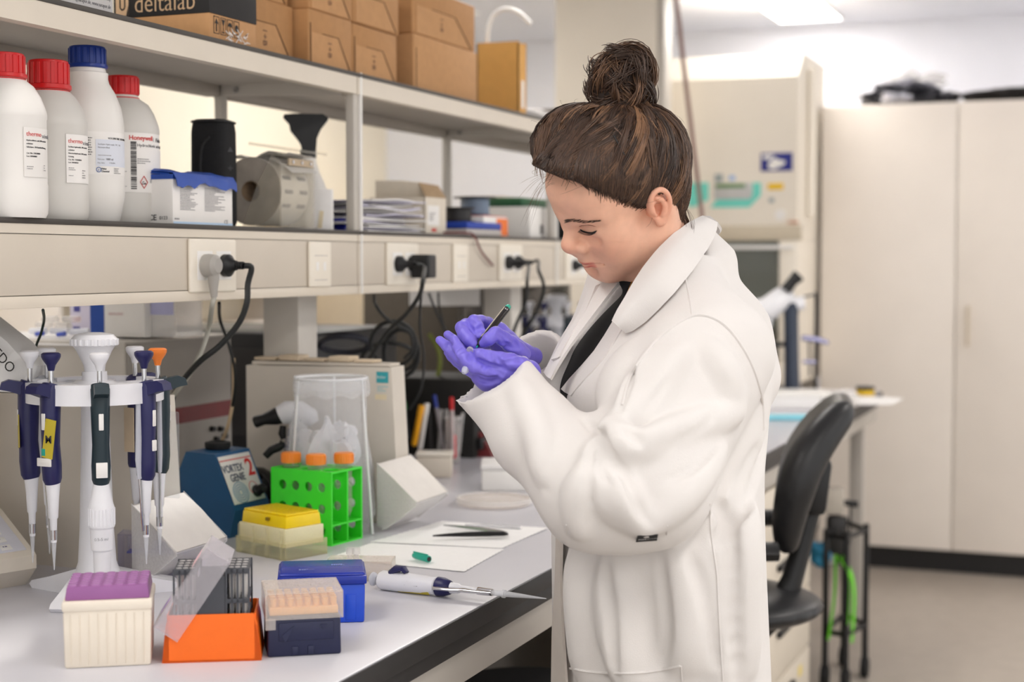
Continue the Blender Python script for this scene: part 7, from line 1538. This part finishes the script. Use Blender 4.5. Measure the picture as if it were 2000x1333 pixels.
# index (nearest), middle, ring, little finger
fing(LH, [(880, 945, 2.076, 84), (720, 912, 2.070, 78), (600, 872, 2.068, 74), (522, 815, 2.070, 68), (462, 742, 2.076, 60), (412, 660, 2.084, 54), (374, 575, 2.092, 42)])
fing(LH, [(560, 850, 2.098, 66), (440, 790, 2.098, 60), (366, 722, 2.103, 56), (292, 648, 2.107, 52), (216, 582, 2.110, 42)])
fing(LH, [(560, 780, 2.124, 62), (450, 680, 2.126, 54), (370, 580, 2.130, 48), (302, 522, 2.134, 42)])
fing(LH, [(600, 940, 2.108, 66), (480, 880, 2.112, 52), (400, 818, 2.116, 47), (338, 764, 2.120, 42), (294, 716, 2.124, 33)])
# thumb lying on top
fing(LH, [(1110, 865, 2.086, 92), (1000, 822, 2.076, 86), (870, 790, 2.068, 72), (760, 766, 2.064, 64), (655, 738, 2.066, 56), (580, 714, 2.070, 36)], .003)
glove_creases = []
def crease(F_, pts, r=.0016, k=.004):
    P = [F_.hit(820+x/5.553, 560+y/5.553, 1.9, 2.4, 0.0004) for x, y in pts]; F_.chain([(p, r) for p in spline(P, 4)], k, 'sub')
for c in ([(520, 780), (560, 730), (566, 716)], [(545, 800), (580, 760)], [(690, 890), (720, 850), (722, 830)], [(610, 850), (650, 800)], [(730, 700), (760, 740), (760, 790)], [(690, 700), (712, 740)], [(860, 800), (900, 850), (915, 900)], [(640, 800), (760, 850), (880, 880)], [(780, 900), (860, 930), (900, 960)],
          [(620, 960), (740, 1000), (850, 990)], [(640, 1010), (760, 1040), (860, 1010)], [(820, 740), (850, 790)], [(400, 690), (450, 650)], [(420, 720), (480, 690)], [(280, 640), (320, 610)], [(300, 665), (345, 630)], [(900, 760), (1000, 740), (1090, 740)], [(940, 820), (1030, 800), (1100, 800)]): crease(LH, c)
v, q = LH.mesh(); lg = link('glove', mesh_np('glove', v, q, 2), m_glove, person, True, ang=180)
# right hand behind it
rh_c = hp(760, 560, 2.145)
RH = Field(rh_c-np.array([.12, .12, .09]), rh_c+np.array([.12, .12, .09]), 0.0014)
fing(RH, [(1230, 760, 2.19, 95), (1110, 725, 2.170, 95), (1000, 660, 2.158, 98), (880, 620, 2.165, 96), (800, 560, 2.178, 80)], .010)
fing(RH, [(960, 560, 2.170, 80), (860, 480, 2.178, 72), (770, 430, 2.182, 60)], .010)
# index finger, middle finger, ring and little finger behind
fing(RH, [(800, 440, 2.176, 62), (740, 390, 2.166, 55), (660, 372, 2.150, 58), (585, 372, 2.138, 60), (622, 432, 2.128, 62), (648, 492, 2.120, 58), (658, 536, 2.116, 36)])
fing(RH, [(720, 470, 2.186, 62), (600, 420, 2.164, 60), (500, 415, 2.144, 62), (456, 448, 2.132, 66), (492, 515, 2.122, 74), (548, 588, 2.112, 66), (590, 634, 2.106, 42)])
fing(RH, [(720, 560, 2.19, 60), (580, 530, 2.170, 56), (480, 555, 2.152, 52), (520, 640, 2.140, 50), (580, 690, 2.132, 38)])
fing(RH, [(760, 620, 2.19, 58), (640, 630, 2.178, 50), (580, 690, 2.165, 44)])
# thumb
fing(RH, [(1120, 735, 2.140, 78), (1060, 680, 2.132, 80), (980, 622, 2.122, 84), (900, 562, 2.110, 74), (822, 512, 2.100, 68), (746, 574, 2.096, 62), (690, 616, 2.098, 44)], .003)
for c in ([(600, 455), (640, 430), (690, 430)], [(610, 480), (650, 455), (690, 460)], [(625, 505), (660, 480)], [(700, 400), (720, 430)], [(850, 520), (900, 560), (930, 600)], [(860, 490), (920, 520), (960, 560)], [(900, 620), (980, 640), (1060, 640)], [(930, 660), (1000, 670), (1080, 670)], [(560, 380), (600, 400)], [(480, 400), (540, 440), (590, 500)], [(960, 530), (1020, 590), (1060, 640)]): crease(RH, c)
v, q = RH.mesh(); link('glove', mesh_np('glove', v, q, 2), m_glove, person, True, ang=180)
# pen: top end cap at upper right, tip between thumb and fingers
pA, pB = hp(955, 225, 2.165), hp(612, 665, 2.098)
pd_ = pB-pA; pl_ = np.linalg.norm(pd_); pd_ /= pl_
pen = thing('marker_pen', 'black marker pen with teal end held in the gloved right hand', 'pen', pB)
B().rings([(pA+pd_*.004, .0046), (pA+pd_*.0045, .0048), (pB-pd_*.016, .0048), (pB-pd_*.012, .0046), (pB-pd_*.008, .0028), (pB-pd_*.004, .0022)], 18).build('barrel', MAT('pen_black', (30, 30, 32), .32, noise=.05), pen)
m_teal = MAT('teal_plastic', (38, 172, 148), .35, noise=.03)
B().rings([(pA-pd_*.0035, .0028), (pA-pd_*.002, .0040), (pA+pd_*.004, .0047)], 18).build('end_cap', m_teal, pen)
B().rings([(pB-pd_*.004, .0012), (pB, .0006)], 8).build('nib', m_teal, pen)
side = np.cross(pd_, C_F); side /= np.linalg.norm(side); outn = np.cross(side, pd_); outn = outn if outn @ C_F < 0 else -outn
Mp = frame(pA+pd_*.012+outn*.00495, pd_, z=outn)
m_wink = MAT('white_ink', (225, 225, 225), .6, noise=.02)
text('S', .0062, Mp @ Matrix.Translation((-.004, -.0022, 0)), m_wink, pen, bend=None)
b = B(Mp); 
for x, rr in ((.0125, .0030), (.0205, .0034), (.0205, .0018)):
    b.rings([((x+rr*math.cos(a), rr*math.sin(a)*.8, -.0006-.0008*abs(math.sin(a))**2), .00025) for a in np.linspace(0, 2*PI, 17)], 5)
b.build('printed_rings', m_wink, pen)
B().rings([(pA+pd_*.006-side*.0040+outn*.0025, .0010), (pB-pd_*.02-side*.0040+outn*.0025, .0010)], 6).build('pale_stripe', MAT('pale_stripe', (190, 180, 165), .5, noise=.03), pen)
# micro tube held in the left hand
tA, tB = hp(600, 740, 2.085), hp(482, 925, 2.062); td_ = (tB-tA)/np.linalg.norm(tB-tA)
tube = thing('micro_tube', 'small clear tube with round tip pinched in the gloved left hand', 'tube', tB)
B().rings([(tA, .0055), (tB-td_*.012, .0055), (tB-td_*.004, .0052), (tB, .0042), (tB+td_*.003, .0022)], 20).build('tube_body', CLEAR('milky_tube', (235, 238, 245), .45, .2), tube)
cp_ = hp(548, 690, 2.070); B().rings([(cp_-td_*.0016, .0050), (cp_+td_*.0016, .0052)], 16).build('tube_lid', m_frost, tube)
# ================================================================== FAR SIDE OF THE ROOM
# tall white two door cabinet
YC = 7.05; XL, XM, XRr, zt = -1.298, -.700, -.10, 2.10
t = thing('tall_cabinet', 'tall white two door cabinet on a black plinth against the back wall', 'cabinet', ((XL+XRr)/2, YC, 0))
B().box((XL, YC+.02, .10), (XRr, YC+.50, zt), .003).build('carcass', m_white, t)
for x0, x1, hx in ((XL+.002, XM-.0025, None), (XM+.0025, XRr-.002, XM+.056)):
    d = B().box((x0, YC, .102), (x1, YC+.019, zt-.004), .003).build('door', m_white, t)
    if hx: b = B(); b.rings([((hx, YC-.022, 1.02), .008), ((hx, YC-.022, 1.20), .008)], 10); b.rings([((hx, YC, 1.04), .006), ((hx, YC-.022, 1.04), .006)], 8); b.rings([((hx, YC, 1.18), .006), ((hx, YC-.022, 1.18), .006)], 8); b.build('handle', MAT('pale_handle', (214, 202, 184), .4, noise=.02), d)
B().box((XL+.01, YC+.03, 0), (XRr, YC+.48, .10)).build('plinth', MAT('plinth_black', (30, 29, 30), .5, noise=.06), t)
t = thing('tall_cabinet', 'second white cabinet standing right of the two door cabinet, out of frame', 'cabinet', (.5, YC, 0)); B().box((XRr+.004, YC+.02, .10), (1.1, YC+.50, zt), .003).build('carcass', m_white, t); B().box((XRr+.006, YC, .102), (.5, YC+.019, zt-.004), .003).build('door', m_white, t); B().box((.505, YC, .102), (1.098, YC+.019, zt-.004), .003).build('door', m_white, t); B().box((XRr+.004, YC+.03, 0), (1.1, YC+.48, .10)).build('plinth', MAT('plinth_black', (30, 29, 30)), t)
# bundles on top
p = onY(1760, 180, YC+.18); t = thing('foil_bundle', 'crumpled black and silver foil bundle on top of the tall cabinet', 'bundle', (p[0], p[1], zt)); m_foil = MAT('silver_foil', (215, 216, 224), .22, metal=1.0, noise=.1, scale=30); m_foilk = MAT('dark_film', (50, 50, 56), .3, noise=.2, scale=30)
def crump(nm, c, r, mat, seed, parent, rough=.5):
    o = crumple(nm, 'x', 'x', (c[0], c[1], c[2]), r, mat, seed, 24, 14, rough); del o['label']; del o['category']; adopt(o, parent); return o
crump('dark_film', (p[0]-.01, p[1], zt), (.19, .13, .045), m_foilk, 31, t); crump('foil', (p[0]+.02, p[1]-.03, zt+.05), (.12, .09, .035), MAT('grey_foil', (150, 150, 160), .3, metal=.6, noise=.2, scale=20), 32, t); crump('foil', (p[0]+.0, p[1]-.13, zt), (.07, .04, .028), m_foil, 33, t); crump('clear_film', (p[0]+.07, p[1]+.02, zt+.07), (.10, .07, .045), m_frost, 34, t); crump('dark_film', (p[0]+.19, p[1], zt), (.06, .06, .03), m_foilk, 36, t)
p = onY(1990, 178, YC+.18); crumple('black_bundle', 'long flat black bundle on top of the tall cabinet at the right edge', 'bundle', (p[0]+.02, p[1], zt), (.26, .12, .034), MAT('black_fabric', (34, 32, 30), .9, noise=.2, scale=60), 35, 40, 14, .22)
# biosafety hood
YH = 6.6; x0, x1 = -1.97, -1.318; m_hood = MAT('hood_cream', (244, 236, 222), .45, noise=.012, scale=6); m_hoodd = MAT('hood_side', (214, 202, 180), .5, noise=.02)
t = thing('safety_hood', 'large cream safety hood with turquoise control panel trim beside the white cabinet', 'hood', ((x0+x1)/2, YH+.35, 0))
b = B(); b.prism([(YH, 1.55), (YH, 2.19), (YH+.10, 2.30), (YH+.62, 2.30), (YH+.62, 1.485), (YH+.02, 1.485)], x0, x1, axis='x'); b.build('upper_casing', m_hood, t, ang=20)
B().box((x0, YH-.002, 1.487), (x1+.02, YH+.018, 1.552), .004).build('front_lip', MAT('lip_beige', (206, 194, 172), .5, noise=.02), t)
B().box((x0+.05, YH-.012, 1.448), (x1-.01, YH+.004, 1.464), .002).build('sash_bar', m_pwhite, t); B().box((x0+.03, YH+.006, 1.10), (x1-.08, YH+.010, 1.485)).build('sash_glass', CLEAR('sash', (200, 206, 200), .14, .05), t)
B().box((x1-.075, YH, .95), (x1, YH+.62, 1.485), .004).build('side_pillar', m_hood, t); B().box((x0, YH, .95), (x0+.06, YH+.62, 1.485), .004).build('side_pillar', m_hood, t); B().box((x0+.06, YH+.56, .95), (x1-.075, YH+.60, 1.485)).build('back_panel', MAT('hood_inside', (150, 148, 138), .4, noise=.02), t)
B().box((x0, YH-.01, .86), (x1, YH+.62, .95), .006).build('work_tray', m_hood, t)
for x in (x0+.05, x1-.05):
    for y in (YH+.05, YH+.56): B().box((x-.03, y-.03, 0), (x+.03, y+.03, .86), .003).build('leg', m_grey, t)
def hbox(px0, py0, px1, py1, nm, mat, dy=.004, off=0.0): a, c = onY(px0, py1, YH), onY(px1, py0, YH); return B().box((a[0], YH-dy-off, a[2]), (c[0], YH-off+.0005, c[2]), .001).build(nm, mat, t)
m_tq = MAT('turquoise_trim', (118, 220, 204), .45, noise=.02)
a, c = onY(1388, 406, YH), onY(1486, 357, YH); b = B(); b.prism([(a[0], a[2]), (c[0]-.05, a[2]), (c[0], a[2]+.05), (c[0], c[2]), (c[0]-.035, c[2]), (c[0]-.035, a[2]+.05), (a[0]+.03, a[2]+.038)], YH-.004, YH, axis='y'); b.build('turquoise_trim', m_tq, t)
a, c = onY(1345, 404, YH), onY(1384, 357, YH); b = B(); b.prism([(a[0], a[2]), (a[0]+.03, a[2]), (c[0], a[2]+.03), (c[0], c[2]), (a[0], c[2])], YH-.004, YH, axis='y'); b.build('turquoise_trim', m_tq, t)
hbox(1395, 357, 1468, 390, 'display_box', MAT('display_grey', (200, 200, 198), .4, noise=.02), .010); hbox(1399, 359, 1457, 368, 'display', MAT('display_green', (104, 142, 84), .3, noise=.03), .004, .010)
hbox(1396, 340, 1412, 356, 'small_sticker', MAT('grey_sticker', (160, 170, 170), .5, noise=.05)); hbox(1424, 343, 1436, 353, 'small_sticker', MAT('sky_sticker', (170, 196, 232), .5, noise=.03))
hbox(1486, 298, 1548, 335, 'blue_sign', MAT('sign_blue', (30, 40, 132), .5, noise=.03)); a = onY(1517, 318, YH)
b = B(); b.prism([(a[0]+.036*math.cos(u)*(1+.25*math.sin(2*u)), a[2]-.004+.022*math.sin(u)*(1+.3*math.cos(3*u))) for u in np.linspace(0, 2*PI, 22, endpoint=False)], YH-.0058, YH-.0038, axis='y'); b.prism([(a[0]-.06, a[2]+.035), (a[0]-.01, a[2]+.035), (a[0]-.03, a[2]+.012), (a[0]-.06, a[2]+.018)], YH-.0058, YH-.0038, axis='y'); b.build('sign_symbol', m_pwhite, t)
hbox(1500, 358, 1530, 371, 'yellow_sticker', MAT('sign_yellow', (240, 196, 20), .5, noise=.03)); hbox(1502, 387, 1512, 396, 'small_sticker', MAT('grey_sticker', (160, 170, 170)))
a = onY(1524, 420, YH); b = B(); b.rings([((a[0], YH, a[2]), .024), ((a[0], YH-.003, a[2]), .024)], 20); b.build('round_sticker', m_label, t); hbox(1540, 432, 1560, 437, 'key_switch', MAT('copper_key', (200, 150, 120), .4, noise=.03), .01)
o = B().rings([((x1+.012, YH+.25, z), (.02, .05)) for z in (1.6, 2.0, 2.24)], 14).build('filter_housing', m_hood, t)
# hose from the ceiling
P = [onY(1300, -160, 6.0), onY(1320, 0, 6.0), onY(1338, 150, 6.0), onY(1356, 300, 6.0), onY(1373, 440, 6.0), onY(1384, 540, 6.0), onY(1388, 600, 6.0)]; P[0][2] = 2.599
o = B().tube(P, .0095, 10).build('gas_hose', MAT('brown_hose', (136, 104, 96), .5, noise=.04)); tag(o, 'brown hose hanging from the ceiling behind the bun', 'hose')
# microscope at the far end of the bench
dM = 5.62; qx = lambda x, y, d=dM: at(x, y, d)
c = qx(1530, 768); c[2] = ZB; t = thing('microscope', 'white and dark blue microscope at the far end of the bench behind the shoulder', 'microscope', c); m_scope = MAT('scope_navy', (44, 54, 72), .4, noise=.04)
B().box((-.13, -.10, 0), (.05, .10, .035), .012, M=Matrix.Translation(V(c)) @ Matrix.Rotation(YAW, 4, 'Z')).build('foot', m_scope, t)
b = B(); b.rings([(qx(1547, 760), (.028, .045)), (qx(1546, 700), (.026, .040)), (qx(1545, 620), (.026, .036)), (qx(1545, 592), (.030, .030))], 16); b.build('arm', m_scope, t)
b = B(); b.rings([(qx(1478, 612), .03), (qx(1500, 604), .045), (qx(1528, 582), .042), (qx(1540, 566), .026)], 20); b.rings([(qx(1478, 600), .028), (qx(1570, 592), .026)], 16); b.build('head', m_wp, t)
for dd in (-.03, .03): b = B(); b.rings([(qx(1534, 568, dM+dd), .022), (qx(1548, 550, dM+dd), .020), (qx(1557, 541, dM+dd), .024), (qx(1560, 538, dM+dd), .024)], 16); b.build('eyepiece', m_black, t)
b = B(); b.rings([(qx(1500, 620), .022), (qx(1500, 640), .018)], 14); b.rings([(qx(1488, 618), .012), (qx(1484, 640), .010)], 12); b.build('objective', m_steel, t); a = qx(1500, 672); B().box((a[0]-.08, a[1]-.06, a[2]-.008), (a[0]+.06, a[1]+.06, a[2]+.006), .002).build('stage', m_black, t)
c = qx(1593, 770, 5.7); c[2] = ZB; t = thing('clamp_stand', 'black clamp stand with small metal clamps beside the microscope', 'stand', c); b = B(); b.rings([(c+np.array([0, 0, .001]), .006), (qx(1594, 572, 5.7), .006)], 10); b.rings([(qx(1594, 575, 5.7), .004), (qx(1560, 582, 5.7), .004)], 8); b.build('rod', m_black, t); B().box((c[0]-.05, c[1]-.08, ZB), (c[0]+.05, c[1]+.05, ZB+.012), .003).build('base_plate', m_dark, t)
b = B(); b.rings([(qx(1566, 660, 5.7), .010), (qx(1596, 664, 5.7), .012), (qx(1618, 670, 5.7), .007)], 10); b.build('clamp_jaw', MAT('violet_steel', (170, 170, 206), .25, metal=.8, noise=.05), t); b = B(); b.rings([(qx(1568, 707, 5.7), .006), (qx(1594, 708, 5.7), .007)], 8); b.build('clamp_jaw', MAT('violet_steel', (170, 170, 206), .25, metal=.8, noise=.05), t); b = B(); b.rings([(qx(1580, 660, 5.7), .004), (qx(1582, 735, 5.7), .004)], 8); b.build('thin_rod', m_dark, t)
# things on the bench end
def block(nm, lab, cat, px_, py_, w, dp, h, mat, rz=0, lid=None):
    p = onZ(px_, py_, ZB); t = thing(nm, lab, cat, p, rz); B().box((-w/2, 0, 0), (w/2, dp, h), .004).build('body', mat, t, world=False)
    if lid: B().box((-w/2, 0, h+.0004), (w/2, dp, h+.010), .003).build('top_sheet', lid, t, world=False)
block('paper_pack', 'thick white pack of wipes on the bench behind the coat', 'pack', 1550, 800, .30, .24, .040, m_paper, YAW, m_pwhite); block('cyan_pad', 'light blue pad lying at the near side of the white pack', 'pad', 1530, 822, .24, .11, .010, MAT('cyan_pad', (120, 196, 214), .6, noise=.03), YAW, None)
o = crumple('clear_bag', 'crumpled clear bag beside the white pack on the bench end', 'bag', onZ(1640, 796, ZB), (.06, .12, .030), m_frost, 41); p = onZ(1682, 786, ZB); o = B().sheet([[p+np.array([-.12+.06*i, -.10+.1*j, .002+.002*math.sin(i*2+j)]) for j in range(4)] for i in range(5)], .0015).build('paper_sheet', m_paper); tag(o, 'white paper sheets near the far corner of the bench', 'paper')
p = onZ(1690, 772, ZB); t = thing('tape_roll', 'small yellow and black roll at the far corner of the bench', 'tape', p); B().lathe([(.012, 0), (.034, 0), (.034, .020), (.012, .020), (.012, 0)], n=24).build('roll', MAT('roll_yellow', (226, 186, 30), .5, noise=.04), t, world=False); B().lathe([(.012, .0202), (.035, .0202), (.035, .032), (.012, .032), (.012, .0202)], n=24).build('roll', m_dark, t, world=False)
# pedestal of drawers under the bench
Xd = -.905; t = thing('drawer_pedestal', 'cream drawer pedestal under the bench behind the coat', 'drawers', (-1.15, 4.3, 0)); B().box((-1.38, 3.85, .02), (Xd, 4.70, .785), .003).build('carcass', m_beige, t)
for k in range(4):
    z0 = .035+.187*k; d = B().box((Xd+.0005, 3.86, z0), (Xd+.020, 4.69, z0+.180), .003).build('drawer', m_beige, t); B().box((Xd+.0203, 4.20, z0+.125), (Xd+.034, 4.42, z0+.142), .003).build('handle', m_black, d); B().box((Xd+.0201, 4.52, z0+.120), (Xd+.0208, 4.57, z0+.150)).build('yellow_sticker', MAT('pale_yellow', (236, 214, 120), .6, noise=.03), d)
# office chair
dC = 3.40; cx = lambda x, y, d=dC: at(x, y, d)
base = cx(1440, 1400, dC); base[2] = 0; t = thing('lab_chair', 'black swivel chair with a curved backrest behind the person', 'chair', base); m_vinyl = MAT('black_vinyl', (30, 30, 32), .38, noise=.06, scale=60, bump=.05, bscale=500)
ctr = spline([cx(x, y) for x, y in ((1645, 796), (1606, 838), (1572, 890), (1552, 950), (1540, 1010), (1538, 1050))], 5); th = [.012, .030, .040, .044, .046, .048, .046, .04]
n = len(ctr); b = B(); dirn = C_F*1.0+C_R*.19; dirn[2] = 0; dirn /= np.linalg.norm(dirn); rows = []
bf = Field(cx(1590, 930)-np.array([.32, .32, .28]), cx(1590, 930)+np.array([.32, .32, .28]), .010)
for i, p in enumerate(ctr):
    u = i/(n-1); wd = .17*(1-.35*abs(u-.5)**1.5*2); r_ = .017+.019*math.sin(PI*min(1, u*.9+.12)); bf.cap(p-dirn*(wd-.03), p+dirn*(wd-.03), r_, r_, .02)
bf.build('backrest', m_vinyl, t, relax=2)
B().box((-.028, -.05, -.060), (.024, .05, .068), .016, M=Matrix.Translation(V(cx(1592, 950))) @ Matrix.Rotation(YAW, 4, 'Z') @ Matrix.Rotation(.12, 4, 'Y')).build('back_bracket', m_black, t)
b = B(); b.rings([(cx(1588, 985), (.020, .024)), (cx(1568, 1060), (.022, .027)), (cx(1548, 1130), (.024, .029)), (cx(1530, 1180), (.032, .036)), (cx(1490, 1218), (.034, .04)), (cx(1440, 1222), (.036, .04))], 14); b.build('back_stem', m_black, t)
sf = Field(cx(1432, 1178)-np.array([.36, .36, .10]), cx(1432, 1178)+np.array([.36, .36, .10]), .012); s0 = cx(1432, 1178); sf.ell(s0, (.20, .20, .042), None, 0); sf.build('seat', m_vinyl, t, relax=2)
b = B(); b.rings([((s0[0], s0[1], s0[2]-.03), .05), ((s0[0], s0[1], s0[2]-.10), .03), ((s0[0], s0[1], .09), .028)], 16); b.build('gas_column', m_black, t)
for k in range(5):
    a = 2*PI*k/5+.3; e = (s0[0]+.24*math.cos(a), s0[1]+.24*math.sin(a)); b = B(); b.rings([((s0[0], s0[1], .105), (.030, .022)), ((e[0], e[1], .075), (.018, .016))], 10); b.build('base_arm', m_black, t); b = B(); b.rings([((e[0]-.012*math.sin(a), e[1]+.012*math.cos(a), .029), .029), ((e[0]+.012*math.sin(a), e[1]-.012*math.cos(a), .029), .029)], 16); b.rings([((e[0], e[1], .05), .010), ((e[0], e[1], .08), .010)], 8); b.build('castor', m_blackrough, t)
for s in (-1, 1): b = B(); q = cx(1505, 905)-dirn*.0; a_ = s0-dirn*.215*s; b.rings([(a_+np.array([0, 0, .0]), .016), (a_+np.array([0, 0, .145]), .016)], 10); b.rings([(a_+np.array([0, 0, .150])-C_R*.10, (.02, .035)), (a_+np.array([0, 0, .155])+C_R*.10, (.02, .035))], 12); b.build('armrest', m_black, t)
# small trolley with green straps beside the pedestal
dT = 5.15; tx = lambda x, y, d=dT: at(x, y, d); base = tx(1640, 1300, dT); base[2] = 0; t = thing('strap_trolley', 'small black trolley with bright green straps under the end of the bench', 'trolley', base); m_lime = MAT('lime_strap', (112, 210, 40), .6, noise=.05)
legs = [(1612, 5.05), (1652, 5.0), (1690, 5.15), (1648, 5.3)]; bm_pts = []
for x, d in legs:
    p = at(x, 1200, d); b = B(); b.rings([((p[0], p[1], .07), .011), ((p[0], p[1], .52), .010)], 8); b.build('leg', m_black, t); b = B(); b.rings([((p[0]-.012, p[1], .034), .033), ((p[0]+.012, p[1], .034), .033)], 16); b.rings([((p[0], p[1], .055), .010), ((p[0], p[1], .08), .010)], 8); b.build('castor', m_blackrough, t); bm_pts.append(p)
for z in (.18, .50):
    for i in range(4): a, c = bm_pts[i], bm_pts[(i+1) % 4]; b = B(); b.rings([((a[0], a[1], z), .009), ((c[0], c[1], z), .009)], 8); b.build('rail', m_black, t)
for (xa, ya, xb, yb, xc, yc, d) in ((1632, 1085, 1630, 1160, 1618, 1250, 5.02), (1648, 1085, 1668, 1150, 1664, 1255, 5.05), (1640, 1090, 1658, 1130, 1656, 1220, 5.0)): B().rings([(p, (.004, .020)) for p in spline([tx(xa, ya, d), tx(xb, yb, d), tx(xc, yc, d)], 6)], 8).build('green_strap', m_lime, t)
B().box((-.03, -.03, 0), (.035, .03, .085), .006, M=Matrix.Translation(V(tx(1625, 1002))) @ Matrix.Rotation(YAW, 4, 'Z')).build('grey_box', MAT('box_grey', (190, 182, 170), .5, noise=.03), t); b = B(); b.rings([(tx(1645, 982), .010), (tx(1675, 986), .012)], 10); b.rings([(tx(1661, 990), .004), (tx(1659, 1065), .004)], 8); b.build('handle', m_black, t)
B().box((-.03, -.03, 0), (.03, .03, .13), .015, M=Matrix.Translation(V(tx(1632, 1082))) @ Matrix.Rotation(YAW, 4, 'Z')).build('motor', m_dark, t); crump('blue_bag', tx(1602, 1112), (.035, .03, .045), MAT('blue_bag', (50, 140, 180), .5, noise=.05), 45, t, .3); crump('white_bag', tx(1616, 1106), (.022, .02, .055), m_frost, 46, t, .3)
# stool and wooden box under the near bench
p = at(1028, 1310, 2.86); t = thing('bench_stool', 'round black stool pushed under the bench left of the coat', 'stool', (p[0], p[1], 0)); zs = .60; B().lathe([(0, zs-.07), (.17, zs-.07), (.185, zs-.05), (.185, zs-.02), (.165, zs), (0, zs+.004)], n=36).build('seat', m_blackrough, t, world=False); B().lathe([(.03, .05), (.03, zs-.071), (0, zs-.071)], n=16).build('column', m_black, t, world=False)
for k in range(5): a = 2*PI*k/5; b = B(); b.rings([((0, 0, .06), .022), ((.24*math.cos(a), .24*math.sin(a), .018), .016)], 10); b.build('base_arm', m_black, t, world=False)
p = at(930, 1330, 2.5); t = thing('wooden_crate', 'brown wooden crate standing under the bench left of the stool', 'crate', (p[0], p[1], 0)); m_wood = MAT('brown_wood', (140, 92, 54), .6, noise=.12, scale=30, stretch=(1, 1, .15))
for k in range(5): B().box((-.15, -.13, .01+.12*k), (.0, -.115, .11+.12*k), .003).build('slat', m_wood, t, world=False); B().box((-.15, .115, .01+.12*k), (.0, .13, .11+.12*k), .003).build('slat', m_wood, t, world=False)
for x in (-.15, -.015):
    for y in (-.115, .095): B().box((x, y, 0), (x+.015, y+.020, .60), .002).build('post', m_wood, t, world=False)
t = thing('dark_filler_box', 'dark box added to deepen the shade under the near bench', 'box', (-1.3, 1.9, 0)); B().box((-.22, -.5, .0), (.12, .5, .50), .01).build('box_body', m_black, t, world=False); B().box((-.23, -.51, .5005), (.13, .51, .54), .01).build('lid', m_dark, t, world=False)  # added dark box, keeps the space under the bench dark
# wall bench and appliances along the left wall
t = thing('side_counter', 'pale wall bench along the far left wall seen under the shelf', 'bench', (-3.6, 5.0, 0)); B().box((-3.945, 1.0, .86), (-3.30, 7.9, .90), .003).build('worktop', m_top, t); B().box((-3.945, 1.0, .10), (-3.34, 7.9, .86)).build('base_cabinets', m_beige, t)
t = thing('beige_oven', 'beige oven with dark seams on the wall bench right of the shelf column', 'oven', (-3.6, 7.0, .9)); B().box((-3.92, 6.55, .90), (-3.40, 7.75, 1.65), .01).build('casing', MAT('oven_beige', (216, 200, 172), .5, noise=.03), t); B().box((-3.40, 6.60, .98), (-3.385, 7.30, 1.60), .006).build('door', MAT('oven_door', (196, 178, 146), .5, noise=.04), t); B().box((-3.40, 7.33, .98), (-3.388, 7.70, 1.60), .004).build('control_panel', m_ivory, t); B().box((-3.384, 6.62, 1.10), (-3.375, 7.28, 1.125), .003).build('handle', m_instd, t)
t = thing('open_shelf_unit', 'cream wall unit with open shelves far behind the red striped instrument', 'cabinet', (-3.8, 5.4, .9))
for z in (.93, 1.10, 1.30): B().box((-3.94, 4.6, z), (-3.62, 6.4, z+.02), .002).build('shelf_board', m_white, t)
for y in (4.6, 5.5, 6.38): B().box((-3.94, y, .902), (-3.62, y+.02, 1.32), .002).build('upright', m_white, t)
rp = random.Random(21)
for k in range(7): y = 4.75+.22*k; r_ = .04+.01*(k % 2); bb = thing('bottle', 'small bottle with coloured cap on the far cream wall unit', 'bottle', (-3.75, y, .951), 0, 'bottles on the far wall unit'); B().lathe([(0, 0), (r_, 0), (r_, .07), (r_*.5, .10), (r_*.5, .12), (0, .12)], n=16).build('bottle_body', m_frost if k % 3 else m_hdpe, bb, world=False); B().lathe([(r_*.6, .115), (r_*.6, .145), (0, .145)], n=14).build('cap', (m_bluecap, m_pwhite, MAT('cap_yellow', (230, 200, 60), .5))[k % 3], bb, world=False)
